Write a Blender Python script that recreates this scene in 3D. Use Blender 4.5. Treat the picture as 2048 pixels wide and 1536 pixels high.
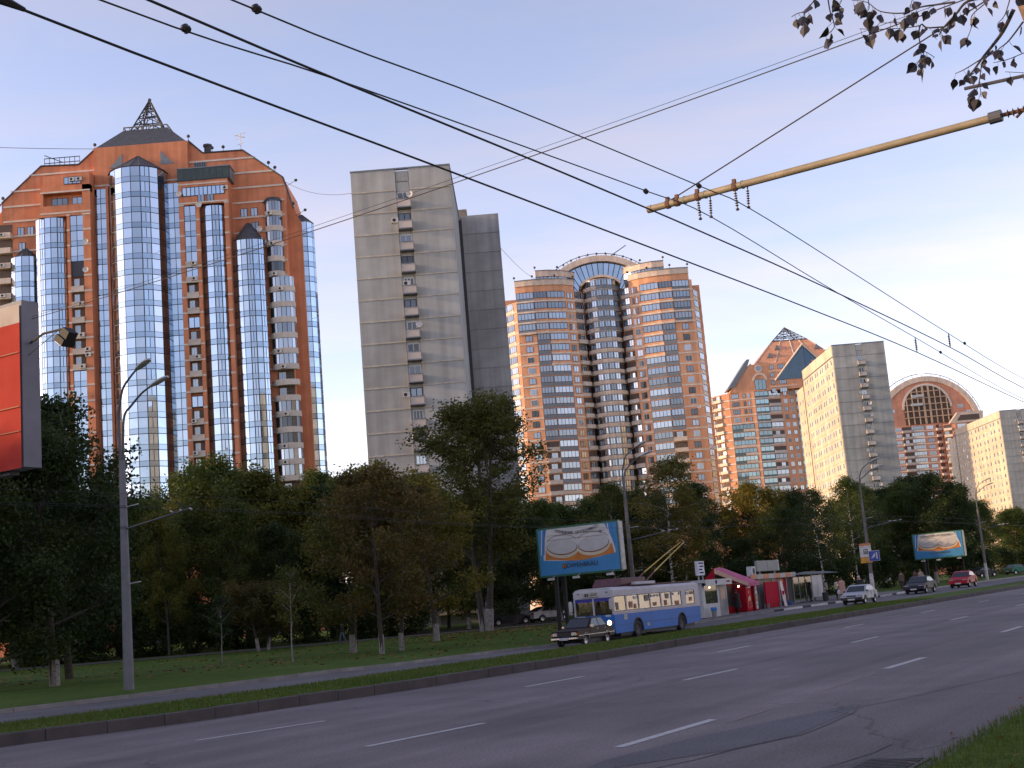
import bpy, bmesh, math, random
from mathutils import Vector, Matrix, Quaternion
for o in list(bpy.data.objects): bpy.data.objects.remove(o)
S = bpy.context.scene
COL = S.collection
R = math.radians
rnd = random.Random(11)

# ---------------------------------------------------------------- camera
cam = bpy.data.cameras.new('camera'); camo = bpy.data.objects.new('camera', cam); COL.objects.link(camo)
EYE = 1.7; PITCH = R(9.7); ROLL = R(4.7)
fwd = Vector((0, math.cos(PITCH), math.sin(PITCH))); rt = Vector((1, 0, 0)); upv = rt.cross(fwd)
cx_ = rt*math.cos(ROLL) - upv*math.sin(ROLL); cy_ = rt*math.sin(ROLL) + upv*math.cos(ROLL)
M = Matrix((cx_, cy_, -fwd)).transposed().to_4x4(); M.translation = (0, 0, EYE)
camo.matrix_world = M
cam.sensor_width = 36; cam.lens = 36*2588/2048; cam.clip_start = .05; cam.clip_end = 6000
S.camera = camo

# ---------------------------------------------------------------- sky and sun
SUN_AZ, SUN_EL = R(-94), R(12.5)          # azimuth clockwise from +Y
sdir = Vector((math.sin(SUN_AZ)*math.cos(SUN_EL), math.cos(SUN_AZ)*math.cos(SUN_EL), math.sin(SUN_EL)))
W = bpy.data.worlds.new('World'); S.world = W; W.use_nodes = True
nt = W.node_tree; nt.nodes.clear()
def wn(t, **k):
    n = nt.nodes.new(t)
    for a, b in k.items(): setattr(n, a, b)
    return n
wout = wn('ShaderNodeOutputWorld'); bg = wn('ShaderNodeBackground'); sky = wn('ShaderNodeTexSky', sky_type='NISHITA', sun_disc=False)
sky.sun_elevation = SUN_EL; sky.sun_rotation = SUN_AZ; sky.altitude = 150; sky.air_density = 1.0; sky.dust_density = .4; sky.ozone_density = 1.3
tc = wn('ShaderNodeTexCoord'); sep = wn('ShaderNodeSeparateXYZ'); nt.links.new(tc.outputs['Generated'], sep.inputs[0])
zc = wn('ShaderNodeMath', operation='MAXIMUM'); zc.inputs[1].default_value = .02; nt.links.new(sep.outputs[2], zc.inputs[0])
za = wn('ShaderNodeMath', operation='ADD'); za.inputs[1].default_value = .12; nt.links.new(zc.outputs[0], za.inputs[0])
dv = wn('ShaderNodeVectorMath', operation='DIVIDE'); nt.links.new(tc.outputs['Generated'], dv.inputs[0]); nt.links.new(za.outputs[0], dv.inputs[1])
mp = wn('ShaderNodeMapping'); mp.inputs['Scale'].default_value = (.55, 1.25, 0); mp.inputs['Rotation'].default_value = (0, 0, R(25)); mp.inputs['Location'].default_value = (3.1, 1.7, 0)
nt.links.new(dv.outputs[0], mp.inputs[0])
nz = wn('ShaderNodeTexNoise'); nz.inputs['Scale'].default_value = 1.5; nz.inputs['Detail'].default_value = 9; nz.inputs['Roughness'].default_value = .58; nz.inputs['Distortion'].default_value = .25
nt.links.new(mp.outputs[0], nz.inputs['Vector'])
cr = wn('ShaderNodeValToRGB'); cr.color_ramp.elements[0].position = .40; cr.color_ramp.elements[0].color = (.17, .17, .17, 1); cr.color_ramp.elements[1].position = .78; cr.color_ramp.elements[1].color = (.75, .75, .75, 1)
nt.links.new(nz.outputs['Fac'], cr.inputs[0])
tint = wn('ShaderNodeMixRGB', blend_type='MULTIPLY'); tint.inputs[0].default_value = 1; tint.inputs[2].default_value = (1.12, .92, 1.00, 1)
nt.links.new(sky.outputs[0], tint.inputs[1])
bw = wn('ShaderNodeRGBToBW'); nt.links.new(tint.outputs[0], bw.inputs[0])
cl = wn('ShaderNodeMixRGB', blend_type='MULTIPLY'); cl.inputs[0].default_value = 1; cl.inputs[1].default_value = (1.38, 1.20, 1.30, 1); nt.links.new(bw.outputs[0], cl.inputs[2])
mx = wn('ShaderNodeMixRGB'); nt.links.new(cr.outputs[0], mx.inputs[0]); nt.links.new(tint.outputs[0], mx.inputs[1]); nt.links.new(cl.outputs[0], mx.inputs[2])
nt.links.new(mx.outputs[0], bg.inputs[0]); bg.inputs[1].default_value = .15
nt.links.new(bg.outputs[0], wout.inputs[0])

sl = bpy.data.lights.new('sun', 'SUN'); so = bpy.data.objects.new('sun', sl); COL.objects.link(so)
sl.energy = 2.2; sl.angle = R(.6); sl.color = (1.0, .66, .34)
so.rotation_euler = sdir.to_track_quat('Z', 'Y').to_euler()
so.location = (-200, -40, 80)
vs = S.view_settings; vs.view_transform = 'Standard'; vs.look = 'None'; vs.exposure = 1.22; vs.gamma = 1
try: vs.use_curve_mapping = False
except Exception: pass

# ---------------------------------------------------------------- materials
MATS = {}
def mat(name, col, rough=.65, metal=0., var=.12, scale=3., bump=0., bscale=40., rand=0., spec=.5, hue=None, coat=0., emit=None, streak=0.):
    """Principled with noise variation of the base colour (object space), optional fine bump, per-object brightness."""
    if name in MATS: return MATS[name]
    m = bpy.data.materials.new(name); m.use_nodes = True; t = m.node_tree; N = t.nodes; L = t.links
    b = N['Principled BSDF']; b.inputs['Roughness'].default_value = rough; b.inputs['Metallic'].default_value = metal
    b.inputs['Specular IOR Level'].default_value = spec
    if coat: b.inputs['Coat Weight'].default_value = coat; b.inputs['Coat Roughness'].default_value = .06
    tcn = N.new('ShaderNodeTexCoord')
    n = N.new('ShaderNodeTexNoise'); n.inputs['Scale'].default_value = scale; n.inputs['Detail'].default_value = 5; n.inputs['Roughness'].default_value = .6
    L.new(tcn.outputs['Object'], n.inputs['Vector'])
    c2 = hue or tuple(max(0, min(1, x*(1-2*var))) for x in col)
    c1 = col if hue else tuple(max(0, min(1, x*(1+2*var))) for x in col)
    r = N.new('ShaderNodeValToRGB'); r.color_ramp.elements[0].position = .3; r.color_ramp.elements[1].position = .7
    r.color_ramp.elements[0].color = (*c2, 1); r.color_ramp.elements[1].color = (*c1, 1); L.new(n.outputs['Fac'], r.inputs[0])
    out = r.outputs[0]
    if rand:
        oi = N.new('ShaderNodeObjectInfo'); mr = N.new('ShaderNodeMapRange'); mr.inputs['To Min'].default_value = 1-rand; mr.inputs['To Max'].default_value = 1+rand
        L.new(oi.outputs['Random'], mr.inputs['Value'])
        mm = N.new('ShaderNodeVectorMath'); mm.operation = 'SCALE'; L.new(out, mm.inputs[0]); L.new(mr.outputs[0], mm.inputs['Scale']); out = mm.outputs[0]
    if streak:                                   # rain streaks and soot: world-space noise drawn out down the wall
        ge = N.new('ShaderNodeNewGeometry')
        for sc, amt, lo, hi in (((.9, .9, .045), streak, .36, .66), ((.10, .10, .13), streak*.7, .35, .65)):
            mpn = N.new('ShaderNodeMapping'); mpn.inputs['Scale'].default_value = sc; L.new(ge.outputs['Position'], mpn.inputs[0])
            ns = N.new('ShaderNodeTexNoise'); ns.inputs['Scale'].default_value = 1.; ns.inputs['Detail'].default_value = 5; L.new(mpn.outputs[0], ns.inputs['Vector'])
            mr = N.new('ShaderNodeMapRange'); mr.inputs['From Min'].default_value = lo; mr.inputs['From Max'].default_value = hi; mr.inputs['To Min'].default_value = 1-amt; mr.inputs['To Max'].default_value = 1+amt*.5
            L.new(ns.outputs['Fac'], mr.inputs['Value']); mm = N.new('ShaderNodeVectorMath'); mm.operation = 'SCALE'; L.new(out, mm.inputs[0]); L.new(mr.outputs[0], mm.inputs['Scale']); out = mm.outputs[0]
    L.new(out, b.inputs['Base Color'])
    if bump:
        n2 = N.new('ShaderNodeTexNoise'); n2.inputs['Scale'].default_value = bscale; n2.inputs['Detail'].default_value = 4; L.new(tcn.outputs['Object'], n2.inputs['Vector'])
        bp = N.new('ShaderNodeBump'); bp.inputs['Strength'].default_value = bump; bp.inputs['Distance'].default_value = .02; L.new(n2.outputs['Fac'], bp.inputs['Height']); L.new(bp.outputs[0], b.inputs['Normal'])
    if emit:
        b.inputs['Emission Color'].default_value = (*emit[:3], 1); b.inputs['Emission Strength'].default_value = emit[3]
    MATS[name] = m; return m

# ---------------------------------------------------------------- mesh building
class MB:
    def __init__(s): s.v = []; s.f = []; s.mi = []; s.m = 0
    def add(s, vs, fs):
        o = len(s.v); s.v += [tuple(p) for p in vs]
        for f in fs: s.f.append([i+o for i in f]); s.mi.append(s.m)
        return s
    def box(s, c, d, rz=0., T=None):
        x, y, z = d[0]/2, d[1]/2, d[2]/2; cs, sn = math.cos(rz), math.sin(rz); P = []
        for k in (-z, z):
            for a, b in ((-x, -y), (x, -y), (x, y), (-x, y)): P.append((c[0]+a*cs-b*sn, c[1]+a*sn+b*cs, c[2]+k))
        if T: P = [T @ Vector(p) for p in P]
        return s.add(P, [(3, 2, 1, 0), (4, 5, 6, 7), (0, 1, 5, 4), (1, 2, 6, 5), (2, 3, 7, 6), (3, 0, 4, 7)])
    def span(s, a, b):                                  # axis-aligned box from corner a to corner b
        return s.box([(a[i]+b[i])/2 for i in range(3)], [abs(b[i]-a[i]) for i in range(3)])
    def quad(s, a, b, c, d): return s.add([a, b, c, d], [(0, 1, 2, 3)])
    def poly(s, pts): return s.add(pts, [tuple(range(len(pts)))])
    def prism(s, pts, z0, z1, cap=True):                # ccw plan polygon
        n = len(pts); P = [(p[0], p[1], z0) for p in pts]+[(p[0], p[1], z1) for p in pts]
        F = [(i, (i+1) % n, (i+1) % n+n, i+n) for i in range(n)]
        if cap: F += [tuple(range(n))[::-1], tuple(range(n, 2*n))]
        return s.add(P, F)
    def slabxz(s, pts, y0, y1):                         # outline in XZ (ccw seen from -Y) thickened along Y
        n = len(pts); P = [(p[0], y0, p[1]) for p in pts]+[(p[0], y1, p[1]) for p in pts]
        F = [(i+n, (i+1) % n+n, (i+1) % n, i) for i in range(n)] + [tuple(range(n)), tuple(range(n, 2*n))[::-1]]
        return s.add(P, F)
    def tube(s, pts, rad, n=6, cap=True):
        pts = [Vector(p) for p in pts]; k = len(pts)
        if not hasattr(rad, '__len__'): rad = [rad]*k
        ref = None; P = []
        for i, p in enumerate(pts):
            d = (pts[min(i+1, k-1)]-pts[max(i-1, 0)]).normalized()
            if ref is None: ref = Vector((0, 0, 1)) if abs(d.z) < .9 else Vector((1, 0, 0))
            a = d.cross(ref).normalized(); b = d.cross(a).normalized(); ref = -b if False else ref
            for j in range(n):
                t = 2*math.pi*j/n; P.append(p+(a*math.cos(t)+b*math.sin(t))*rad[i])
        F = []
        for i in range(k-1):
            for j in range(n):
                q = (j+1) % n; F.append((i*n+j, i*n+q, (i+1)*n+q, (i+1)*n+j))
        if cap: F += [tuple(range(n))[::-1], tuple(range((k-1)*n, k*n))]
        return s.add(P, F)
    def lathe(s, prof, n=16, c=(0, 0, 0), axis='z', a0=0., a1=2*math.pi):
        full = abs(a1-a0-2*math.pi) < 1e-6; m = n if full else n+1; P = []
        for r, h in prof:
            for j in range(m):
                t = a0+(a1-a0)*j/n; x, y = r*math.cos(t), r*math.sin(t)
                p = (x, y, h) if axis == 'z' else ((x, h, y) if axis == 'y' else (h, x, y))
                P.append((p[0]+c[0], p[1]+c[1], p[2]+c[2]))
        F = []
        for i in range(len(prof)-1):
            for j in range(n):
                q = (j+1) % m; F.append((i*m+j, i*m+q, (i+1)*m+q, (i+1)*m+j))
        return s.add(P, F)
    def mesh(s, name, mats):
        me = bpy.data.meshes.new(name); me.from_pydata(s.v, [], s.f)
        if not isinstance(mats, (list, tuple)): mats = [mats]
        for m in mats: me.materials.append(m)
        if len(mats) > 1: me.polygons.foreach_set('material_index', s.mi)
        return me
    def build(s, name, mats, parent=None, smooth=False, fix=False, bevel=0., **k):
        me = s.mesh(name, mats)
        if fix or bevel:
            bm = bmesh.new(); bm.from_mesh(me)
            if fix: bmesh.ops.recalc_face_normals(bm, faces=bm.faces)
            if bevel:
                bmesh.ops.remove_doubles(bm, verts=bm.verts, dist=1e-4)
                bmesh.ops.bevel(bm, geom=bm.edges[:], offset=bevel, segments=1, affect='EDGES', clamp_overlap=True)
            bm.to_mesh(me); bm.free()
        if smooth:
            for p in me.polygons: p.use_smooth = True
            if smooth != 'all':
                try: me.set_sharp_from_angle(angle=R(40))
                except Exception: pass
        return obj(name, me, parent, **k)
def obj(name, me, parent=None, loc=None, rz=0., label=None, cat=None, group=None, kind=None):
    o = bpy.data.objects.new(name, me); COL.objects.link(o)
    if parent: o.parent = parent
    if loc is not None: o.location = loc
    if rz: o.rotation_euler = (0, 0, rz)
    tag(o, label, cat, group, kind); return o
def tag(o, label=None, cat=None, group=None, kind=None):
    if label: o['label'] = label
    if cat: o['category'] = cat
    if group: o['group'] = group
    if kind: o['kind'] = kind
    return o
def thing(name, label, cat, loc=(0, 0, 0), rz=0., group=None):
    return obj(name, None, None, loc, rz, label, cat, group)
def dup(o, loc=None, rz=None, label=None, group=None, parent=None, scale=None):
    kids = {}
    def rec(s, par):
        c = s.copy(); COL.objects.link(c)
        if par is not None: c.parent = par
        for ch in KIDS(s): rec(ch, c)
        return c
    c = rec(o, parent)
    if loc is not None: c.location = loc
    if rz is not None: c.rotation_euler = (0, 0, rz)
    if scale is not None: c.scale = scale
    return tag(c, label, None, group)
def KIDS(o): return list(o.children)

# ---------------------------------------------------------------- street frame: u along the avenue, v across it
AZ = R(31); su, cu = math.sin(AZ), math.cos(AZ)
def P(u, v, z=0.): return Vector((u*su-v*cu, u*cu+v*su, z))
RZ = math.pi/2-AZ           # rotation that turns local +X into +u
def lerp(x, tab):
    if x <= tab[0][0]: return tab[0][1]
    for (a, b), (c, d) in zip(tab, tab[1:]):
        if x <= c: return b+(d-b)*(x-a)/(c-a)
    return tab[-1][1]
ZT = [(-80, -.1), (20, -.2), (40, -.3), (62, -.66), (76, -.62), (88, -.33), (95, -.24), (112, -.05), (120, .06), (140, .1), (200, .2), (600, .2)]
def zf(u): return lerp(u, ZT)                                   # level of the lane beyond the verge
KV = [(-200, 18.3), (8, 22.0), (15.1, 20.06), (16.1, 19.69), (18.5, 18.9), (24.2, 18.1), (33, 17.75), (50, 17.9), (100, 18.45), (900, 18.5)]
KV = [(-300, 21.2), (-60, 21.2), (5, 21.2)] + KV[2:]
def kv(u): return lerp(u, KV)
FV = [(-300, 34.6), (20, 34.8), (30, 33.4), (44, 33.2), (58, 36.4), (82, 36.2), (96, 33.8), (112, 31.6), (180, 31.6), (900, 31.6)]
def fv(u): return lerp(u, FV)
# lettering is meshed first, while the scene is still empty
_fonts = {}
def textmesh(s, size, ext=.004):
    k = (s, round(size, 3))
    if k in _fonts: return _fonts[k]
    cu_ = bpy.data.curves.new('lettering', 'FONT'); cu_.body = s; cu_.size = size; cu_.align_x = 'CENTER'; cu_.align_y = 'CENTER'; cu_.extrude = ext; cu_.resolution_u = 3
    ob = bpy.data.objects.new('lettering', cu_); COL.objects.link(ob); dg = bpy.context.evaluated_depsgraph_get(); me = bpy.data.meshes.new_from_object(ob.evaluated_get(dg)); bpy.data.objects.remove(ob)
    _fonts[k] = me; return me
for _c in '-УКРАШЕНИОТБФС': textmesh(_c, .25)
for _t, _s in (('LÖWENBRÄU', .40), ('II', .30), ('УКРАШЕНИЕ ОКТОБЕРФЕСТ', .26), ('LÖWENBRÄU', .36)): textmesh(_t, _s)
# ================================================================ ground, avenue, lane, verge
def shade(m):   # handle to nodes of a material
    t = m.node_tree; return t, t.nodes, t.links, t.nodes['Principled BSDF']
def asphalt(name, base, streak=0.):
    m = mat(name, base, .82, var=.10, scale=.35, bump=.55, bscale=70, spec=.35)
    t, N, L, b = shade(m)
    src = b.inputs['Base Color'].links[0].from_socket
    tcn = N.new('ShaderNodeTexCoord')
    def mul(src, fac, lo, hi, p0, p1):
        r = N.new('ShaderNodeMapRange'); r.inputs['From Min'].default_value = p0; r.inputs['From Max'].default_value = p1; r.inputs['To Min'].default_value = lo; r.inputs['To Max'].default_value = hi
        L.new(fac, r.inputs['Value']); v = N.new('ShaderNodeVectorMath'); v.operation = 'SCALE'; L.new(src, v.inputs[0]); L.new(r.outputs[0], v.inputs['Scale']); return v.outputs[0]
    # grit
    g = N.new('ShaderNodeTexNoise'); g.inputs['Scale'].default_value = 28; g.inputs['Detail'].default_value = 3; L.new(tcn.outputs['Object'], g.inputs['Vector'])
    src = mul(src, g.outputs['Fac'], .72, 1.30, .3, .7)
    # long wear streaks along the traffic direction (local x)
    mpn = N.new('ShaderNodeMapping'); mpn.inputs['Scale'].default_value = (.02, 1.1, 1); L.new(tcn.outputs['Object'], mpn.inputs[0])
    w = N.new('ShaderNodeTexNoise'); w.inputs['Scale'].default_value = 1.0; w.inputs['Detail'].default_value = 4; L.new(mpn.outputs[0], w.inputs['Vector'])
    src = mul(src, w.outputs['Fac'], 1-streak, 1+streak, .32, .68)
    # big stains
    w2 = N.new('ShaderNodeTexNoise'); w2.inputs['Scale'].default_value = .16; w2.inputs['Detail'].default_value = 6; L.new(tcn.outputs['Object'], w2.inputs['Vector'])
    src = mul(src, w2.outputs['Fac'], .84, 1.14, .35, .65)
    # thin cracks
    vz = N.new('ShaderNodeTexVoronoi'); vz.feature = 'DISTANCE_TO_EDGE'; vz.inputs['Scale'].default_value = .13
    dn = N.new('ShaderNodeTexNoise'); dn.inputs['Scale'].default_value = .5; dn.inputs['Detail'].default_value = 5; L.new(tcn.outputs['Object'], dn.inputs['Vector'])
    ma = N.new('ShaderNodeMixRGB'); ma.blend_type = 'LINEAR_LIGHT'; ma.inputs[0].default_value = .9; L.new(tcn.outputs['Object'], ma.inputs[1]); L.new(dn.outputs['Color'], ma.inputs[2]); L.new(ma.outputs[0], vz.inputs['Vector'])
    src = mul(src, vz.outputs['Distance'], .62, 1.0, .0, .005)
    L.new(src, b.inputs['Base Color']); return m
def grassmat(name, a, b2, scale):
    m = mat(name, a, .95, hue=b2, scale=scale, bump=1.0, bscale=22, spec=.1)
    t, N, L, b = shade(m)
    src = b.inputs['Base Color'].links[0].from_socket; tcn = N.new('ShaderNodeTexCoord')
    g = N.new('ShaderNodeTexNoise'); g.inputs['Scale'].default_value = 9; g.inputs['Detail'].default_value = 6; L.new(tcn.outputs['Object'], g.inputs['Vector'])
    r = N.new('ShaderNodeMapRange'); r.inputs['From Min'].default_value = .3; r.inputs['From Max'].default_value = .7; r.inputs['To Min'].default_value = .55; r.inputs['To Max'].default_value = 1.4; L.new(g.outputs['Fac'], r.inputs['Value'])
    v = N.new('ShaderNodeVectorMath'); v.operation = 'SCALE'; L.new(src, v.inputs[0]); L.new(r.outputs[0], v.inputs['Scale']); L.new(v.outputs[0], b.inputs['Base Color'])
    return m
M_GRASS = grassmat('lawn_grass', (.085, .130, .018), (.052, .086, .013), .25)
M_ASPH = asphalt('avenue_asphalt', (.150, .126, .128), .22)
M_LANE = asphalt('lane_asphalt', (.112, .102, .106), .14)
M_PAVE = asphalt('pavement_asphalt', (.16, .145, .14), .03)
M_PATH = mat('path_grit', (.085, .072, .065), .9, var=.15, scale=.8, bump=.5)
M_KERB = mat('kerb_concrete', (.078, .068, .068), .85, var=.13, scale=1.6, bump=.5, bscale=60, rand=.10)
M_KERBL = mat('kerb_pale', (.22, .205, .195), .85, var=.12, scale=1.2, bump=.4, rand=.1)
M_LINE = mat('road_paint', (.52, .51, .50), .7, var=.10, scale=9, hue=(.30, .29, .29))

us = [-1500, -600, -300, -150, -100, -60, -30, -10, 0, 5] + [8+2.6*i for i in range(48)] + [136, 145, 160, 180, 210, 260, 340, 500, 900, 1800, 4500]
us = sorted(set(us) | {k for t in (KV, FV, ZT) for k, _ in t if -200 < k < 300})
rows = [(lambda u: -900, lambda u: .1), (lambda u: -30, lambda u: .15), (lambda u: 2.95, lambda u: .14), (lambda u: 3.12, lambda u: -.06),
        (lambda u: kv(u)+.02, lambda u: -.06), (lambda u: kv(u)+.15, lambda u: .20), (lambda u: kv(u)+1.6, lambda u: .235), (lambda u: kv(u)+3.6, lambda u: .21), (lambda u: 25.0, lambda u: zf(u)-.07),
        (lambda u: fv(u)-.02, lambda u: zf(u)-.07), (lambda u: fv(u)+.15, lambda u: zf(u)+.115), (lambda u: fv(u)+15, lambda u: zf(u)*.85+.10),
        (lambda u: 82, lambda u: zf(u)*.55+.02), (lambda u: 130, lambda u: 0.), (lambda u: 400, lambda u: 0.), (lambda u: 4000, lambda u: 0.)]
g = MB(); nr = len(rows)
for u in us:
    for f, z in rows: g.v.append((u, f(u), z(u)))
for i in range(len(us)-1):
    for j in range(nr-1): g.f.append((i*nr+j, (i+1)*nr+j, (i+1)*nr+j+1, i*nr+j+1)); g.mi.append(0)
ground = g.build('ground', M_GRASS, rz=RZ, kind='structure')
def sheet(name, m, va, vb, za, zb, ul, n=4):
    g = MB()
    for u in ul:
        for k in range(n+1):
            t = k/n; g.v.append((u, va(u)+(vb(u)-va(u))*t, za(u)+(zb(u)-za(u))*t))
    for i in range(len(ul)-1):
        for j in range(n): g.f.append((i*(n+1)+j, (i+1)*(n+1)+j, (i+1)*(n+1)+j+1, i*(n+1)+j+1)); g.mi.append(0)
    return g.build(name, m, rz=RZ, kind='structure')
road = sheet('road', M_ASPH, lambda u: 3.05, lambda u: kv(u)+.05, lambda u: 0., lambda u: 0., us[1:])
lane = sheet('side_road', M_LANE, lambda u: 24.6, lambda u: fv(u)+.04, zf, zf, us[1:])
stop_u = [76+2.*i for i in range(24)]
pavement = sheet('pavement', M_PAVE, lambda u: fv(u)+.14, lambda u: fv(u)+9, lambda u: zf(u)+.14, lambda u: zf(u)+.14, stop_u)
gg = MB(); xs = [-70+4*i for i in range(19)]
def gz_world(x, y):            # ground level of the far side at a world point
    u, v = x*su+y*cu, -x*cu+y*su; f = fv(u)
    return lerp(v, [(24.9, zf(u)-.07), (f, zf(u)-.0), (f+.15, zf(u)+.115), (f+15, zf(u)*.85+.10), (82, zf(u)*.55+.02), (130, 0)])
for x in xs:
    for y in (110.5, 112.5, 115): gg.v.append((x, y+.35*math.sin(x*.2), gz_world(x, y)+.03))
for i in range(len(xs)-1):
    for j in range(2): gg.f.append((i*3+j, (i+1)*3+j, (i+1)*3+j+1, i*3+j+1)); gg.mi.append(0)
gg.build('path', M_PATH, kind='structure')
gg = MB()
for x in (-12, -6, 0, 6, 12):
    for y in (117.5, 121, 125): gg.v.append((x, y-.05*x, gz_world(x, y)+.035))
for i in range(4):
    for j in range(2): gg.f.append((i*3+j, (i+1)*3+j, (i+1)*3+j+1, i*3+j+1)); gg.mi.append(0)
gg.build('parking_strip', M_PATH, kind='structure')

# lane dashes: thin painted strips, parts of the road
def dash(v, u0, ln, w, k=0.):
    g = MB(); j = rnd.uniform(-.05, .05)
    e = [(u0+rnd.uniform(-.1, .1)*0, -w/2), (u0+ln, -w/2+j*.2), (u0+ln+rnd.uniform(-.12, .12), w/2), (u0+rnd.uniform(-.12, .12), w/2)]
    g.quad(*[(a, v(a)+b, .005) for a, b in e]); g.build('lane_dash', M_LINE, road)
cv = lambda u: lerp(u, [(10, 16.4), (15.4, 15.6), (17.4, 15.1), (23.8, 14.6), (34, 14.4), (60, 14.8), (400, 14.9)])
bv = lambda u: lerp(u, [(10, 11.5), (14.1, 11.25), (16.6, 11.05), (26, 10.85), (47, 11.1), (400, 11.2)])
av = lambda u: lerp(u, [(10, 7.2), (27, 7.1), (36, 7.3), (400, 7.4)])
for l in [13.65, 24.4, 35.8, 47.3, 58.8, 70.3, 2.6]: dash(av, l, 2.68, .15)
for l in [14.14, 23.75, 34.66, 46.4, 58., 69.5, 81, 92.5, 104, 4.3]: dash(bv, l, 2.6, .13)
for l in [15.36, 23.83, 33.75, 45.54, 56.7, 68.1, 79.6, 91, 102.5, 114, 126]: dash(cv, l, 2.5, .13)
# faded older line and a repair patch, laid 4 mm proud
M_OLD = mat('faded_paint', (.30, .21, .17), .85, var=.1, scale=4, hue=(.16, .13, .125))
for u0, u1, v, w in ((16.0, 17.6, 6.75, .05), (20.2, 22.0, 6.9, .05), (22.6, 23.4, 6.95, .07)):
    g = MB(); g.quad((u0, v, .005), (u1, v+.03, .005), (u1, v+w+.03, .005), (u0, v+w, .005)); g.build('faded_line', M_OLD, road)
M_PATCH = asphalt('patch_asphalt', (.105, .100, .112), .05)
g = MB(); g.poly([(11.6, 6.65, .004), (13.2, 5.7, .004), (14.4, 5.35, .004), (16.6, 5.42, .004), (17.9, 5.7, .004), (16.2, 6.15, .004), (14.6, 6.55, .004), (12.6, 6.8, .004)]); g.build('repair_patch', M_PATCH, road)
M_TAR = mat('tar_seam', (.018, .017, .02), .6, var=.1)
def seam(pts, w):
    g = MB()
    for (a, b) in zip(pts, pts[1:]):
        d = Vector((b[0]-a[0], b[1]-a[1], 0)).normalized(); n = Vector((-d.y, d.x, 0))*w/2
        g.quad(Vector((*a, .0055))-n, Vector((*b, .0055))-n, Vector((*b, .0055))+n, Vector((*a, .0055))+n)
    g.build('tar_seam', M_TAR, road)
seam([(11.7, 6.0), (12.5, 5.75), (13.3, 5.62), (14.5, 5.28), (15.6, 5.3), (16.8, 5.38), (17.8, 5.62)], .028)
seam([(15.9, 6.05), (16.9, 5.7), (18.2, 5.25), (19.6, 4.95), (21.5, 4.5), (23, 4.2)], .022)
seam([(11.2, 4.5), (12.0, 4.15), (12.9, 4.0), (13.6, 4.0)], .02)

# kerb stones of the avenue: each its own piece, joints open
kme = {}
def kerbstone(u, ln, par):
    a, b = kv(u), kv(u+ln); g = MB(); h = .225+rnd.uniform(-.008, .008); o = rnd.uniform(-.008, .008)
    g.add([(u, a+o, -.05), (u+ln, b+o, -.05), (u+ln, b+.15+o, -.05), (u, a+.15+o, -.05),
           (u, a+.022+o, h), (u+ln, b+.022+o, h), (u+ln, b+.15+o, h), (u, a+.15+o, h),
           (u, a+.004+o, h-.022), (u+ln, b+.004+o, h-.022)],
          [(0, 1, 9, 8), (8, 9, 5, 4), (4, 5, 6, 7), (0, 8, 4, 7, 3), (1, 2, 6, 5, 9), (3, 7, 6, 2)])
    return g
kerb = obj('kerb', None, None, (0, 0, 0), RZ, kind='structure')
u = 8.3; n = 0
while u < 112: kerbstone(u, 1.055, 0).build('kerb_stone', M_KERB, kerb); u += 1.075
far = MB()
for k in range(260):
    uu = 112+k*1.6; s = kerbstone(uu, 1.57, 0); far.add(s.v, s.f)
for k in range(60):
    uu = 8.2-1.6*(k+1); s = kerbstone(uu, 1.57, 0); far.add(s.v, s.f)
far.build('kerb_run', M_KERB, kerb, kind='stuff')
# kerb of the side road: plain grey run, painted black and white blocks at the stop
def kseg(u0, u1, va, top):
    g = MB(); a, b = va(u0), va(u1); za, zb = zf(u0), zf(u1)
    g.add([(u0, a, za-.05), (u1, b, zb-.05), (u1, b+.16, zb-.05), (u0, a+.16, za-.05), (u0, a+.01, za+top), (u1, b+.01, zb+top), (u1, b+.16, zb+top), (u0, a+.16, za+top)],
          [(0, 1, 5, 4), (4, 5, 6, 7), (0, 4, 7, 3), (1, 2, 6, 5), (3, 7, 6, 2)]); return g
skerb = obj('side_kerb', None, None, (0, 0, 0), RZ, kind='structure')
M_KW = mat('kerb_white', (.55, .53, .52), .8, var=.14, scale=3, rand=.1); M_KB = mat('kerb_black', (.03, .028, .03), .8, var=.2)
u = 20.
while u < 92: kseg(u, u+1.98, fv, .13).build('kerb_block', M_KERBL, skerb); u += 2.
k = 0
while u < 122: kseg(u, u+1.37, fv, .14).build('kerb_block', (M_KB, M_KW, M_KW)[k % 3], skerb); u += 1.4; k += 1
g = MB()
for i in range(120): s = kseg(u+i*4, u+i*4+3.96, fv, .13); g.add(s.v, s.f)
for i in range(60): s = kseg(20-4*(i+1), 20-4*i-.04, fv, .13); g.add(s.v, s.f)
g.build('kerb_run', M_KERBL, skerb, kind='stuff')
# near kerb, low and dirty, at the camera's feet
nk = MB()
for i in range(80):
    s = -10+i*1.5; d = rnd.uniform(-.01, .01); nk.span((s, 2.95+d, -.05), (s+1.48, 3.09+d, .10+rnd.uniform(-.01, .01)))
nko = obj('near_kerb', None, None, (0, 0, 0), RZ, kind='structure'); nk.build('kerb_run', M_KERB, nko, kind='stuff')

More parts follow.
